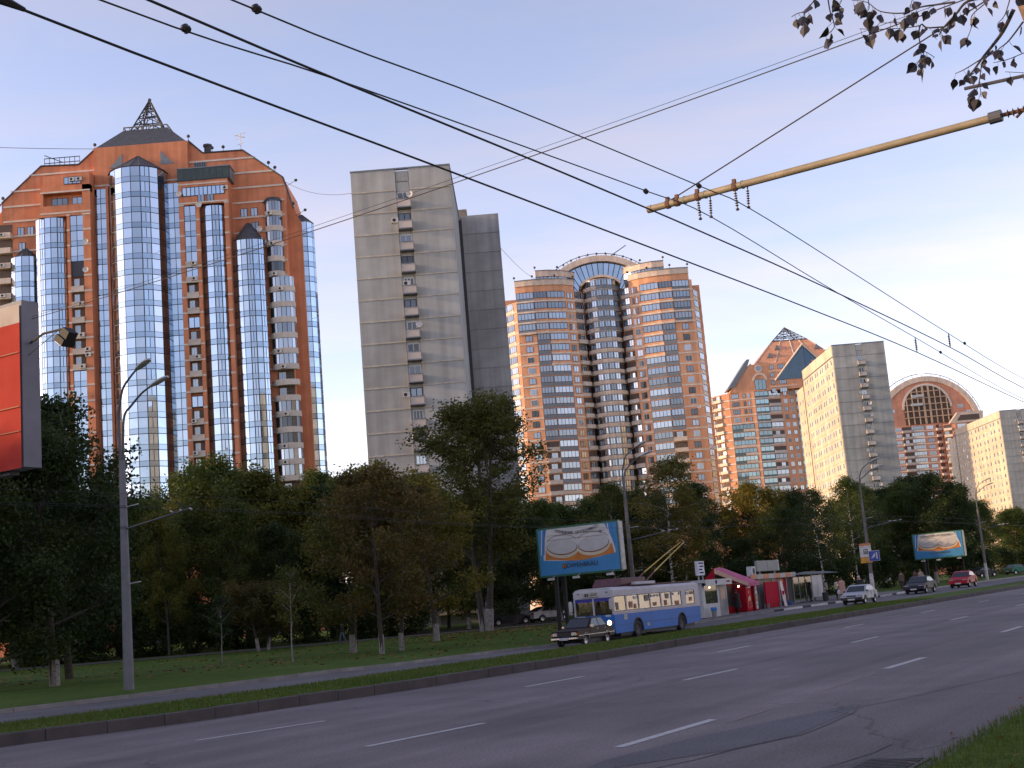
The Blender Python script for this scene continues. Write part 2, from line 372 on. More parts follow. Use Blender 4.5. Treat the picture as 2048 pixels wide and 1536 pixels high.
# grass blades and litter of leaves
def leafmat(name, cols, trans=.35, rough=.6, scale=.35):
    m = bpy.data.materials.new(name); m.use_nodes = True; t = m.node_tree; N = t.nodes; L = t.links; b = N['Principled BSDF']; b.inputs['Roughness'].default_value = rough; b.inputs['Specular IOR Level'].default_value = .25
    ge = N.new('ShaderNodeNewGeometry'); r = N.new('ShaderNodeValToRGB'); e = r.color_ramp.elements
    e[0].color = (*cols[0], 1); e[1].color = (*cols[-1], 1); e[0].position = .1; e[1].position = .92
    for i, c in enumerate(cols[1:-1]): k = e.new(.1+.82*(i+1)/(len(cols)-1)); k.color = (*c, 1)
    tcn = N.new('ShaderNodeTexCoord'); n = N.new('ShaderNodeTexNoise'); n.inputs['Scale'].default_value = scale; n.inputs['Detail'].default_value = 3; L.new(tcn.outputs['Object'], n.inputs['Vector'])
    oi = N.new('ShaderNodeObjectInfo')
    def mth(op, a, b_):
        q = N.new('ShaderNodeMath'); q.operation = op
        for i, x in enumerate((a, b_)):
            if isinstance(x, (int, float)): q.inputs[i].default_value = x
            else: L.new(x, q.inputs[i])
        return q.outputs[0]
    f = mth('ADD', mth('MULTIPLY', ge.outputs['Random Per Island'], .34), mth('MULTIPLY', n.outputs['Fac'], .75)); f = mth('ADD', f, mth('MULTIPLY', mth('SUBTRACT', oi.outputs['Random'], .75), .26))
    L.new(f, r.inputs[0]); L.new(r.outputs[0], b.inputs['Base Color'])
    tr = N.new('ShaderNodeBsdfTranslucent'); L.new(r.outputs[0], tr.inputs['Color']); ms = N.new('ShaderNodeMixShader'); ms.inputs[0].default_value = trans
    L.new(b.outputs[0], ms.inputs[1]); L.new(tr.outputs[0], ms.inputs[2]); L.new(ms.outputs[0], N['Material Output'].inputs[0]); return m
M_BLADE = leafmat('grass_blade', [(.045, .075, .010), (.080, .122, .016), (.14, .155, .030)], .3)
def blades(name, n, ua, ub, va, vb, z, h0, h1, w, near=1.):
    g = MB()
    for i in range(n):
        u = ua+(ub-ua)*rnd.random()**near; v = va(u)+(vb(u)-va(u))*rnd.random(); a = rnd.uniform(0, 6.28); h = rnd.uniform(h0, h1); d = rnd.uniform(0, .6)*h; zz = z(u, v)
        c, s = math.cos(a)*w/2, math.sin(a)*w/2; o = len(g.v)
        g.v += [(u-c, v-s, zz), (u+c, v+s, zz), (u+math.cos(a+1.2)*d, v+math.sin(a+1.2)*d, zz+h)]; g.f.append((o, o+1, o+2)); g.mi.append(0)
    return g.build(name, M_BLADE, rz=RZ, kind='stuff', label='short uneven grass blades growing along the verge', cat='grass')
blades('grass', 70000, 8, 75, lambda u: kv(u)+.13, lambda u: kv(u)+5, lambda u, v: lerp(v-kv(u), [(.1, .195), (1.6, .23), (3.6, .2), (6.5, zf(u)-.1)]), .035, .095, .022, 1.5)
tag(blades('grass', 22000, 6, 24, lambda u: 1.2, lambda u: 3.06, lambda u, v: .13, .03, .10, .010, 1.1), 'ragged grass of the near corner verge beside the drain')
M_DRY = leafmat('dry_leaf', [(.16, .05, .018), (.24, .10, .03), (.30, .17, .05)], .15)
def litter(name, pts, s0, s1, label):
    g = MB()
    for (x, y, z) in pts:
        a = rnd.uniform(0, 6.28); s = rnd.uniform(s0, s1); t = rnd.uniform(-.5, .5)
        c, d = math.cos(a)*s, math.sin(a)*s
        g.quad((x-c, y-d, z), (x+d*.6, y-c*.6, z+t*s), (x+c, y+d, z+.02), (x-d*.6, y+c*.6, z-t*s*.3+.01))
    return g.build(name, M_DRY, kind='stuff', label=label, cat='leaves')
pts = []
for i in range(2600):
    if i < 1100: x, y = rnd.gauss(-2, 7), rnd.gauss(104, 6)
    else: x, y = rnd.uniform(-40, 12), rnd.uniform(62, 110)
    u, v = x*su+y*cu, -x*cu+y*su
    if v > fv(u)+.8: pts.append((x, y, gz_world(x, y)+.03))
litter('fallen_leaves', pts, .07, .16, 'dry brown leaves scattered over the lawn below the trees')
pts = [(*P(rnd.uniform(9, 22), rnd.choice([rnd.uniform(1.5, 3), rnd.uniform(3, 3.6)])).xy, .02) for i in range(60)]
pts = [(x, y, .2 if (-x*cu+y*su) < 3.05 else .012) for x, y, z in pts]
litter('fallen_leaves', pts, .03, .06, 'few dry leaves lying in the near gutter and corner grass')
# storm drain grate in the near gutter
dg = thing('storm_drain', 'dark iron storm drain grate sunk in the near gutter', 'drain', P(11.95, 3.62, .0), RZ)
M_IRON = mat('cast_iron', (.05, .047, .05), .7, .3, var=.2, scale=8, bump=.3)
fr = MB(); 
for a, b in (((-.5, -.3, .002), (.5, -.25, .016)), ((-.5, .25, .002), (.5, .3, .016)), ((-.5, -.25, .002), (-.45, .25, .016)), ((.45, -.25, .002), (.5, .25, .016))): fr.span(a, b)
fr.build('frame', M_IRON, dg); pit = MB(); pit.quad((-.45, -.25, .006), (.45, -.25, .006), (.45, .25, .006), (-.45, .25, .006)); pit.build('pit', mat('pit_black', (.006, .006, .006), .9), dg)
bar = MB(); bar.box((0, 0, 0), (.045, .5, .014)); bme = bar.mesh('bar', M_IRON)
for i in range(9): o = obj('bar', bme, dg, (-.4+.1*i, 0, .013)); o.rotation_euler = (0, 0, .25)
# ================================================================ buildings
def glassmat(name, col, rough=.05, metal=1., rand=.12):
    m = mat(name, col, rough, metal, var=.04, scale=.5, rand=rand); return m
G_SKY = glassmat('mirror_glass', (.41, .49, .58), .035, 1., .10)
G_SKYD = glassmat('mirror_spandrel', (.29, .37, .46), .09, 1., .10)
G_WIN = glassmat('window_glass', (.27, .30, .335), .08, .92, .35)
G_DARK = glassmat('dark_glass', (.10, .11, .12), .10, .7, .4)
G_TEAL = glassmat('teal_glass', (.24, .32, .345), .08, .92, .3)
M_FRAME = mat('dark_frame', (.035, .042, .055), .5, .2, var=.1)
M_WFR = mat('white_frame', (.62, .61, .59), .55, var=.06)
M_BRICK1 = mat('red_brick', (.60, .225, .115), .85, var=.07, scale=.35, bump=.2, bscale=4, streak=.16)
M_BRICK3 = mat('orange_brick', (.68, .345, .20), .85, var=.06, scale=.3, bump=.2, bscale=4, streak=.14)
M_BRICK4 = mat('orange_red_brick', (.66, .32, .185), .85, var=.06, scale=.3, streak=.14)
M_BELT = mat('pale_belt', (.62, .53, .46), .8, var=.08, scale=.6)
M_TAN = mat('tan_concrete', (.62, .50, .41), .8, var=.07, scale=.5, rand=.07, streak=.14)
M_TANB = mat('balcony_tan', (.50, .435, .385), .8, var=.08, scale=.8, rand=.10)
M_SPGR = mat('grey_spandrel', (.165, .182, .21), .45, .1, var=.08, rand=.1)
M_SLATE = mat('slate_roof', (.075, .08, .09), .55, .2, var=.15, scale=1.5)
M_LOGG = mat('green_loggia', (.045, .065, .06), .3, .3, var=.2, rand=.2)
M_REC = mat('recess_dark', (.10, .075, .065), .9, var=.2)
M_PANEL = mat('grey_panel', (.385, .385, .365), .9, var=.05, scale=.5, bump=.5, bscale=9, rand=.075, streak=.16)
M_PANEL2 = mat('grey_panel_dark', (.33, .33, .335), .9, var=.06, scale=.5, bump=.5, bscale=9, rand=.07, streak=.18)
M_LEDGE = mat('panel_ledge', (.47, .42, .34), .9, var=.12, scale=1.)
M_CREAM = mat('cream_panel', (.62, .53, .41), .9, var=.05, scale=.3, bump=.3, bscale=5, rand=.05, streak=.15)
M_ACW = mat('ac_white', (.55, .53, .50), .6, var=.06); M_BLK = mat('matt_black', (.012, .012, .013), .7)
M_RUST = mat('rusty_box', (.21, .18, .14), .9, var=.2, scale=2)
M_DISH = mat('dish_white', (.60, .58, .56), .5, var=.05)
M_STEEL = mat('roof_steel', (.06, .062, .068), .6, .4, var=.15)

_wm = {}
def winmesh(w, h, n, g=G_WIN, fr=M_FRAME, bar=.09, hb=0., d=.10, tilt=0):
    key = (round(w, 2), round(h, 2), n, g.name, fr.name, bar, hb, tilt)
    if key in _wm: return _wm[key]
    m = MB(); m.span((-w/2, -.02, 0), (w/2, d, h)); m.m = 1; pw = (w-bar*(n+1))/n; rr = random.Random(hash(key[:3]) % 9999)
    for i in range(n):
        x0 = -w/2+bar+i*(pw+bar); zs = [(bar, h-bar)]
        if hb: zs = [(bar, h*hb-bar/2), (h*hb+bar/2, h-bar)]
        for a, b in zs:
            e = [rr.uniform(-.012, .012) for _ in range(2)]
            m.quad((x0, -.045+e[0], a), (x0+pw, -.045-e[0], a), (x0+pw, -.045-e[0]+e[1], b), (x0, -.045+e[0]+e[1], b))
    _wm[key] = m.mesh('window', [fr, g]); return _wm[key]
def boxmesh(name, a, b, ma, key=None):
    k = ('box', name, tuple(round(x, 3) for x in (*a, *b)), ma.name)
    if k not in _wm: m = MB(); m.span(a, b); _wm[k] = m.mesh(name, ma)
    return _wm[k]
class Bld:
    def __init__(s, name, label, loc, rz=0., cat='apartment tower'):
        s.o = thing(name, label, cat, loc, rz); s.n = {}; s.st = {}; s.lim = 300
    def piece(s, name, me, loc, rz=0., jit=0.):
        s.n[name] = s.n.get(name, 0)+1
        if s.n[name] <= s.lim:
            o = obj(name, me, s.o, loc); o.rotation_euler = (rnd.gauss(0, jit), 0, rz+rnd.gauss(0, jit)); return o
        key = (name, tuple(m.name for m in me.materials))
        if key not in s.st: s.st[key] = (MB(), list(me.materials))
        g = s.st[key][0]; T = Matrix.Translation(loc) @ Matrix.Rotation(rz+rnd.gauss(0, jit), 4, 'Z') @ Matrix.Rotation(rnd.gauss(0, jit), 4, 'X'); o = len(g.v)
        g.v += [tuple(T @ v.co) for v in me.vertices]
        for p in me.polygons: g.f.append([i+o for i in p.vertices]); g.mi.append(p.material_index)
    def done(s):
        for (name, _), (g, ms) in s.st.items(): g.build(name, ms, s.o, kind='stuff')
def frame(p0, p1):
    d = Vector((p1[0]-p0[0], p1[1]-p0[1], 0)); L = d.length; d.normalize(); n = Vector((d.y, -d.x, 0)); return d, n, L, math.atan2(d.y, d.x)
def at(p0, p1, s, off, z):
    d, n, L, a = frame(p0, p1); return (p0[0]+d.x*s+n.x*off, p0[1]+d.y*s+n.y*off, z)
def ac_unit(B, loc, rz=0., s=1.):
    k = ('ac', s)
    if k not in _wm:
        m = MB(); m.span((-.45*s, -.3*s, 0), (.45*s, 0, .65*s)); m.m = 1; m.lathe([(0, -.301*s), (.24*s, -.301*s), (.24*s, -.315*s), (0, -.315*s)], 10, (-.1*s, 0, .33*s), 'y'); m.span((-.42*s, -.02, -.12*s), (-.36*s, 0, 0)); _wm[k] = m.mesh('air_conditioner', [M_ACW, M_BLK])
    B.piece('air_conditioner', _wm[k], loc, rz)
def dish(B, loc, rz=0., r=.55):
    k = ('dish', r)
    if k not in _wm:
        m = MB(); m.lathe([(.01, -.1*r), (.5*r, -.16*r), (.85*r, -.32*r), (r, -.42*r), (r*1.02, -.44*r), (.85*r, -.30*r), (.5*r, -.13*r), (.01, -.06*r)], 16, (0, -.2, 0), 'y'); m.tube([(0, 0, 0), (0, -.25, 0)], .05); m.tube([(0, -.25, -.3*r), (0, -.75*r-.2, -.05)], .025); _wm[k] = m.mesh('satellite_dish', M_DISH)
    B.piece('satellite_dish', _wm[k], loc, rz)
def drum(B, c, r, a0, a1, nf, z0, z1, sh, sp=1.05, g=G_SKY, gs=G_SKYD, jw=.13, split=(), jit=.006):
    """glass drum: dark core, each facet of each storey a vision pane over a spandrel panel. angle 0 looks at -Y, + to the right"""
    pt = lambda a, rr: (c[0]+rr*math.sin(a), c[1]-rr*math.cos(a))
    A = [R(a0+(a1-a0)*i/nf) for i in range(nf+1)]
    pl = [pt(a, r-.05) for a in A]+[(c[0], c[1]+.4*r)]
    m = MB(); m.prism(pl, 0, z1); m.build('drum_core', M_FRAME, B.o)
    ns = int((z1-z0)/sh)
    for k in range(ns):
        zb = z1-(k+1)*sh
        for i in range(nf):
            p0, p1 = pt(A[i], r), pt(A[i+1], r); d, n, L, ang = frame(p0, p1); w = L-jw
            lo = boxmesh('spandrel_panel', (-w/2, -.02, 0), (w/2, .05, sp-.1), gs)
            B.piece('spandrel_panel', lo, at(p0, p1, L/2, 0, zb+.05), ang, jit)
            if i in split:
                for sgn in (-1, 1):
                    hi = boxmesh('glass_pane', (-w/4+.06, -.02, 0), (w/4-.06, .05, sh-sp-.12), g)
                    B.piece('glass_pane', hi, at(p0, p1, L/2+sgn*w/4, 0, zb+sp+.03), ang, jit)
            else:
                hi = boxmesh('glass_pane', (-w/2, -.02, 0), (w/2, .05, sh-sp-.12), g)
                B.piece('glass_pane', hi, at(p0, p1, L/2, 0, zb+sp+.03), ang, jit)
def glass_strip(B, p0, p1, z0, z1, sh, cols, sp=1.05, g=G_SKY, gs=G_SKYD, skip=lambda k: False):
    d, n, L, ang = frame(p0, p1); ns = int((z1-z0)/sh); w = L/cols-.12
    m = MB(); q = [at(p0, p1, 0, -.04, 0), at(p0, p1, L, -.04, 0)]; m.quad((*q[0][:2], z0), (*q[1][:2], z0), (*q[1][:2], z1), (*q[0][:2], z1)); m.build('glazing_back', M_FRAME, B.o)
    for k in range(ns):
        zb = z1-(k+1)*sh
        if skip(k): continue
        for i in range(cols):
            x = (i+.5)*L/cols
            B.piece('spandrel_panel', boxmesh('spandrel_panel', (-w/2, -.02, 0), (w/2, .05, sp-.1), gs), at(p0, p1, x, .02, zb+.05), ang, .006)
            B.piece('glass_pane', boxmesh('glass_pane', (-w/2, -.02, 0), (w/2, .05, sh-sp-.12), g), at(p0, p1, x, .02, zb+sp+.03), ang, .006)
def cone_roof(B, c, r, z0, z1, a0=-130, a1=130, n=14, top=.15):
    m = MB(); A = [R(a0+(a1-a0)*i/n) for i in range(n+1)]
    for i in range(n):
        f = lambda a, rr, z: (c[0]+rr*math.sin(a), c[1]-rr*math.cos(a), z)
        m.quad(f(A[i], r, z0), f(A[i+1], r, z0), f(A[i+1], top, z1), f(A[i], top, z1))
        m.tube([f(A[i], r, z0+.02), f(A[i], top, z1+.03)], .06, 4)
    m.build('cone_roof', M_SLATE, B.o)
_bm = {}
def round_balcony(B, c, w, dp, z, h, ma, n=8, flat=False):
    """bowed parapet: half-ellipse plan of half-width w, depth dp"""
    k = ('rb', w, dp, h, ma.name)
    if k not in _bm:
        m = MB(); A = [math.pi*i/n for i in range(n+1)]; o = [(-w*math.cos(a), -dp*math.sin(a)**.8 if 0 < i < n else 0) for i, a in enumerate(A)]; inn = [(x*.93, y*.93+.02) for x, y in o]
        for i in range(n):
            a, b, ci, d = o[i], o[i+1], inn[i], inn[i+1]
            m.quad((*a, 0), (*b, 0), (*b, h), (*a, h)); m.quad((*a, h), (*b, h), (*d, h), (*ci, h)); m.quad((*d, 0), (*ci, 0), (*ci, h), (*d, h))
        m.poly([(*p, 0) for p in o[::-1]]); m.poly([(*p, .12) for p in inn]); _bm[k] = m.mesh('balcony', ma)
    return B.piece('balcony', _bm[k], (c[0], c[1], z))
def round_glazing(B, c, w, dp, z, h, g=G_WIN, n=8):
    k = ('rg', w, dp, h, g.name)
    if k not in _bm:
        m = MB(); A = [math.pi*i/n for i in range(n+1)]; o = [(-w*math.cos(a), -dp*math.sin(a)**.8 if 0 < i < n else 0) for i, a in enumerate(A)]
        for i in range(n):
            a, b = Vector((*o[i], 0)), Vector((*o[i+1], 0)); t = (b-a)*.07; u = Vector((0, 0, h))
            m.m = 1; m.quad(a+t, b-t, b-t+u, a+t+u); m.m = 0; m.quad(a, a+t, a+t+u, a+u); m.quad(b-t, b, b+u, b-t+u)
        _bm[k] = m.mesh('loggia_window', [M_FRAME, g])
    B.piece('loggia_window', _bm[k], (c[0], c[1], z))
def lattice_spire(B, c, hw, z0, z1, rings=5, r=.11, ball=True):
    m = MB(); ap = Vector((c[0], c[1], z1)); base = [Vector((c[0]+sx*hw, c[1]+sy*hw, z0)) for sx, sy in ((-1, -1), (1, -1), (1, 1), (-1, 1))]
    for b in base: m.tube([b, ap], r, 5)
    for a, b in zip(base, base[1:]+base[:1]): m.tube([(a+b)/2, ap], r*.7, 4)
    prev = None
    for k in range(rings):
        t = k/rings; ring = [b.lerp(ap, t) for b in base]
        for a, b in zip(ring, ring[1:]+ring[:1]): m.tube([a, b], r*.75, 4)
        if prev:
            for i in range(4):
                mid = (ring[i]+ring[(i+1) % 4])/2; m.tube([prev[i], mid], r*.6, 4); m.tube([prev[(i+1) % 4], mid], r*.6, 4)
        prev = ring
    if ball: m.lathe([(0, z1-.4), (.35, z1-.15), (.35, z1+.15), (0, z1+.4)], 8, (c[0], c[1], 0))
    m.build('lattice_spire', M_STEEL, B.o)
def roof_lamp(B, p, h=1.2):
    k = ('rl', h)
    if k not in _bm: m = MB(); m.tube([(0, 0, 0), (0, 0, h)], .05, 4); m.lathe([(.02, h-.1), (.3, h), (.36, h+.25), (.2, h+.5), (.02, h+.55)], 8); _bm[k] = m.mesh('roof_lamp', M_STEEL)
    B.piece('roof_lamp', _bm[k], p)

# ---------------------------------------------------------------- tower 1: red brick with mirror-glass drums
T1 = Bld('glass_drum_tower', 'tallest red brick tower with mirror glass drums and a lattice spire', (-69.1, 240, 0)); o1 = T1.o; SH = 3.05
m = MB(); m.span((-9.2, 2.2, 0), (9.2, 20, 96.9)); m.build('core_wall', M_BRICK1, o1)
m = MB(); m.slabxz([(9.2, 0), (27.6, 0), (27.6, 88), (19.9, 94.3), (12, 94.4), (9.2, 97.2)], 3.2, 19); m.build('wing_wall', M_BRICK1, o1)
m = MB(); m.slabxz([(-27.9, 0), (-9.2, 0), (-9.2, 97.0), (-12.6, 94.1), (-20, 94.4), (-27.9, 87.4)], 3.2, 19); m.build('wing_wall', M_BRICK1, o1)
m = MB(); m.slabxz([(27.6, 0), (30.2, 0), (30.2, 79.6), (29.3, 81.5), (27.6, 87.9)], 6.2, 18.6); m.build('flank_wall', M_BRICK1, o1)
m = MB(); m.slabxz([(-34, 0), (-27.9, 0), (-27.9, 87.3), (-34, 80)], 5.0, 18.6); m.build('flank_wall', M_BRICK1, o1)
# coping lines along the stepped gables
for a, b in (((9.2, 97.2), (12, 94.4)), ((12, 94.4), (19.9, 94.3)), ((19.9, 94.3), (27.6, 88)), ((27.6, 88), (29.3, 81.5)), ((-9.2, 97), (-12.6, 94.1)), ((-12.6, 94.1), (-20, 94.4)), ((-20, 94.4), (-27.9, 87.4)), ((-27.9, 87.3), (-34, 80))):
    m = MB(); m.tube([(a[0], 3.1, a[1]+.05), (b[0], 3.1, b[1]+.05)], .16, 4); m.build('coping', M_SLATE, o1)
# hip roof, parapet and spire
m = MB(); b = [(-9, 2.4), (9, 2.4), (9, 19), (-9, 19)]; t = [(-4.4, 6.2), (4.4, 6.2), (4.4, 14), (-4.4, 14)]
for i in range(4): j = (i+1) % 4; m.quad((*b[i], 96.9), (*b[j], 96.9), (*t[j], 101.6), (*t[i], 101.6))
m.poly([(*p, 101.6) for p in t]); hr = m.build('hip_roof', M_SLATE, o1)
m = MB()
for i in range(4):
    j = (i+1) % 4; m.tube([(*t[i], 102.2), (*t[j], 102.2)], .14, 4)
    for q in range(7): p = Vector((*t[i], 0)).lerp(Vector((*t[j], 0)), q/7); m.tube([(p.x, p.y, 101.5), (p.x, p.y, 102.2)], .1, 4)
m.build('railing', mat('rail_pale', (.20, .21, .19), .7), hr)
lattice_spire(T1, (0, 10, 0), 3.2, 101.6, 109.3, 5, .15)
# belts on the brick
for k in range(23):
    z = 92.5-SH*k
    xr = lerp(-z, [(-94.3, 20.2), (-88, 27.7)]) if z > 88 else 27.6
    for x0, x1, y in ((9.25, xr, 3.1), (-xr, -9.25, 3.1)) + (((-9.2, 9.2, 2.12),) if 0 < k else ()):
        T1.piece('belt_course', boxmesh('belt_course', (x0, -.07, 0), (x1, .08, .34), M_BELT), (0, y, z-(.6 if k == 1 and y < 3 else 0)))
# triangular and square openings near the top
for x0, x1, x2 in ((-6.2, -3.6, -3.6), (6.6, 3.9, 3.9)):
    m = MB(); m.slabxz([(x0, 92.4), (x1, 92.4), (x2, 95.2)] if x0 < x1 else [(x1, 92.4), (x0, 92.4), (x2, 95.2)], 2.12, 2.3); m.build('gable_window', M_SPGR, o1)
for x, z in ((11.4, 91.2), (-11.8, 90.0)):
    T1.piece('vent_louvre', winmesh(2.4, 1.6, 5, G_DARK, M_SPGR, .12), (x, 3.15, z))
# right pylon, with crown loggia and ribbon window
m = MB(); m.span((7.9, -.6, 82.7), (17.4, 3.2, 87.5)); m.build('pylon_wall', M_BRICK1, o1)
m = MB(); m.span((7.9, -.6, 0), (8.75, 3.2, 82.7)); m.span((11.05, -.6, 0), (11.75, 3.2, 82.7)); m.span((8.75, .3, 0), (11.05, 3.2, 82.7)); m.span((16.6, -.6, 0), (17.4, 3.2, 82.7)); m.build('pylon_wall', M_BRICK1, o1)
T1.piece('crown_loggia', winmesh(10.2, 2.4, 8, M_LOGG, M_FRAME, .18), (12.9, -.75, 87.55)); m = MB(); m.span((7.8, -.6, 87.5), (18., 3.2, 89.9)); m.span((7.7, -.85, 89.95), (18.1, 3.2, 90.15)); m.build('crown_box', M_SPGR, o1)
T1.piece('ribbon_window', winmesh(8.3, 1.9, 10, G_SKY, M_FRAME, .16), (12.7, -.63, 84.4))
for z in (86.7, 82.9): T1.piece('belt_course', boxmesh('belt_course', (7.85, -.06, 0), (17.45, .06, .3), M_BELT), (0, -.66, z))
glass_strip(T1, (8.8, -.35), (11.0, -.35), 58+SH*3, 82.6, SH, 2)
glass_strip(T1, (5.15, 1.6), (7.6, 1.6), 20, 88.2, SH, 2); m = MB(); m.span((4.9, 1.7, 0), (7.9, 2.3, 88.4)); m.span((7.45, .9, 0), (7.9, 2.3, 88.4)); m.build('strip_wall', M_BRICK1, o1)
# small white blocks on the pilasters at each floor
for k in range(22):
    z = 82.6-SH*k
    for a, b, y in ((7.86, 8.8, -.63), (11.0, 11.8, -.63), (16.55, 17.45, -.63), (-10.85, -9.3, -.53), (-13.95, -13.3, -.53)):
        T1.piece('belt_block', boxmesh('belt_block', (a, -.05, 0), (b, .05, .33), M_BELT), (0, y, z-.05))
# pylon balconies below
for k in range(16):
    z = 70.4-SH*k
    if z < 22: break
    if k % 5 in (4,) and k > 3:
        T1.piece('window', winmesh(2.2, 2.2, 2, G_SKY, M_FRAME, .14), (9.9, -.3, z+.2)); continue
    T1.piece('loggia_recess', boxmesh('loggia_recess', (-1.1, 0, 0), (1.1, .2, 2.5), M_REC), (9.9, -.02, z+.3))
    T1.piece('window', winmesh(1.0, 1.6, 2, G_WIN, M_WFR, .09), (9.6, -.05, z+1.0))
    T1.piece('balcony', boxmesh('balcony', (-1.15, -.5, 0), (1.15, .3, 1.15), M_TANB), (9.9, -.3, z-.1))
    if rnd.random() < .55: ac_unit(T1, (9.9+rnd.choice((-.6, .5)), -.85, z+.25), 0, 1.05)
# left pylon
m = MB(); m.span((-19.4, -.5, 82.6), (-9.3, 3.2, 84.8)); m.span((-18.9, .9, 84.8), (-9.3, 3.2, 91.4)); m.span((-18.9, -.5, 87.3), (-9.3, .9, 88.7)); m.span((-10.8, -.5, 84.8), (-9.3, .9, 91.2)); m.span((-18.9, -.5, 84.8), (-18.4, .9, 87.3)); m.build('pylon_wall', M_BRICK1, o1)
m = MB(); m.span((-10.8, -.5, 0), (-9.35, 3.2, 82.6)); m.span((-13.9, -.5, 0), (-13.35, 3.2, 82.6)); m.span((-13.4, .3, 0), (-10.8, 3.2, 82.6)); m.build('pylon_wall', M_BRICK1, o1)
for z in (87.35, 83.1): T1.piece('belt_course', boxmesh('belt_course', (-18.9, -.06, 0), (-9.25, .06, .3), M_BELT), (0, -.55, z))
T1.piece('ribbon_window', winmesh(3.4, 1.5, 4, G_SKY, M_FRAME, .14), (-12.6, -.55, 88.9)); T1.piece('loggia_window', winmesh(3.2, 1.5, 3, G_WIN, M_FRAME, .12), (-15.6, .85, 85.2)); T1.piece('loggia_window', winmesh(2.0, 1.5, 2, G_WIN, M_FRAME, .12), (-12.2, .85, 85.2))
glass_strip(T1, (-13.35, -.2), (-10.8, -.2), 70.4, 82.6, SH, 2); glass_strip(T1, (-13.35, -.2), (-10.8, -.2), 20, 52, SH, 2)
for k in range(6):
    z = 67.4-SH*k
    T1.piece('loggia_recess', boxmesh('loggia_recess', (-1.1, 0, 0), (1.1, .2, 2.5), M_REC), (-12.1, .05, z+.3)); T1.piece('balcony', boxmesh('balcony', (-1.2, -.5, 0), (1.2, .3, 1.15), M_TANB), (-12.1, -.2, z-.1)); T1.piece('window', winmesh(1.0, 1.6, 2, G_WIN, M_WFR, .09), (-12.4, 0, z+1.0))
    if k % 2: ac_unit(T1, (-11.4, -.75, z+.2))
glass_strip(T1, (-9.1, 1.6), (-6.7, 1.6), 20, 88.2, SH, 2); m = MB(); m.span((-9.3, 1.7, 0), (-6.3, 2.3, 88.4)); m.span((-6.7, .9, 0), (-6.2, 2.3, 88.4)); m.build('strip_wall', M_BRICK1, o1)
# drums: the great middle one first, so its panes are the single pieces
T1.lim = 300
drum(T1, (-.35, 1.6), 5.55, -92, 92, 10, 22, 90.3, SH, split=(6,)); cone_roof(T1, (-.35, 1.6), 5.75, 90.3, 94.2)
drum(T1, (20.45, 4.3), 4.5, -43, 43, 6, 24, 75.2, SH, split=(3, 5)); cone_roof(T1, (20.3, 3.2), 3.2, 75.2, 79.2, -100, 100, 10, .4)
drum(T1, (14.25, 2.2), 3.1, -52, 50, 4, 24, 82.3, SH, split=(2,))
drum(T1, (-17.1, 4.4), 4.8, -44, 44, 6, 28, 82.6, SH, split=(1, 4)); m = MB(); m.lathe([(3.35, 82.6), (3.4, 84.6), (0, 84.9)], 20, (-17.1, 3.6, 0)); m.build('drum_cap', M_SPGR, o1)
drum(T1, (-23.2, 4.2), 3.3, -52, 48, 4, 28, 75.8, SH); cone_roof(T1, (-23.4, 4), 2.6, 75.8, 78.6, -110, 110, 10, .3)
drum(T1, (29.7, 9.4), 2.45, -60, 95, 5, 22, 80, SH); cone_roof(T1, (29.7, 9.4), 2.5, 80, 82, -110, 110, 8, .3)
# bowed balcony columns
for k in range(19):
    z = 80.2-SH*k; wide = z < 66.5; w = 2.55 if wide else 1.75; cx = 26.2 if wide else 25.35
    round_balcony(T1, (cx, 3.3), w, 1.75, z-.2, 1.1, M_TANB)
    if k % 7 in (4, 5) and k > 5: T1.piece('loggia_recess', boxmesh('loggia_recess', (-1.6, 0, 0), (1.6, .1, 1.9), M_REC), (cx, 3.1, z+.9)); T1.piece('window', winmesh(1.3, 1.5, 2, G_WIN, M_WFR, .09), (cx-.7, 3.04, z+1.0))
    else: round_glazing(T1, (cx, 3.3), w*.94, 1.6, z+.9, 1.9, rnd.choice((G_WIN, G_WIN, G_DARK)))
    if rnd.random() < .75: ac_unit(T1, (cx+rnd.uniform(-1.0, .3), 1.45, z-.1), 0, 1.05)
cone_roof(T1, (25.35, 3.3), 1.9, 83.1, 83.9, -95, 95, 8, 1.3)
for k in range(16):
    z = 80.2-SH*k; T1.piece('balcony', boxmesh('balcony', (-1.3, -1.2, 0), (1.3, .2, 1.1), M_TAN), (-27.2, 3.2, z-.2)); T1.piece('loggia_recess', boxmesh('loggia_recess', (-1.3, 0, 0), (1.3, .1, 1.9), M_REC), (-27.2, 3.1, z+.9))
    if k % 2 == 0: ac_unit(T1, (-27.4, 2.0, z+.1))
for x, z in ((19.6, 80.6), (21.6, 80.6), (21.7, 77.7), (14.0, 82.9), (12.2, 82.9)): T1.piece('window', winmesh(1.35, 1.75, 2, G_WIN, M_FRAME, .12), (x, 3.15 if x > 17 else -.63, z))
for x, z in ((-22.3, 80.5), (-24.2, 80.5), (-24.0, 77.4)): T1.piece('window', winmesh(1.35, 1.75, 2, G_WIN, M_FRAME, .12), (x, 3.15, z))
for x, y, z in ((11.9, -.95, 82.4), (8.1, -.9, 84.9), (22.6, 2.9, 77.8), (-10.2, -.8, 77), (24, 2.9, 75), (-10.3, -.8, 71.4)): dish(T1, (x, y, z))
for x, z in ((-12.6, 89.4), (-11.2, 89.4), (17.0, 85.2), (22.6, 75.4), (22.6, 72.2), (-10.3, 55.6), (-10.3, 54.5), (-13.6, 47.5), (-12.9, 46.4)): ac_unit(T1, (x, -.65 if abs(x) < 18 else 2.9, z), 0, 1.1)
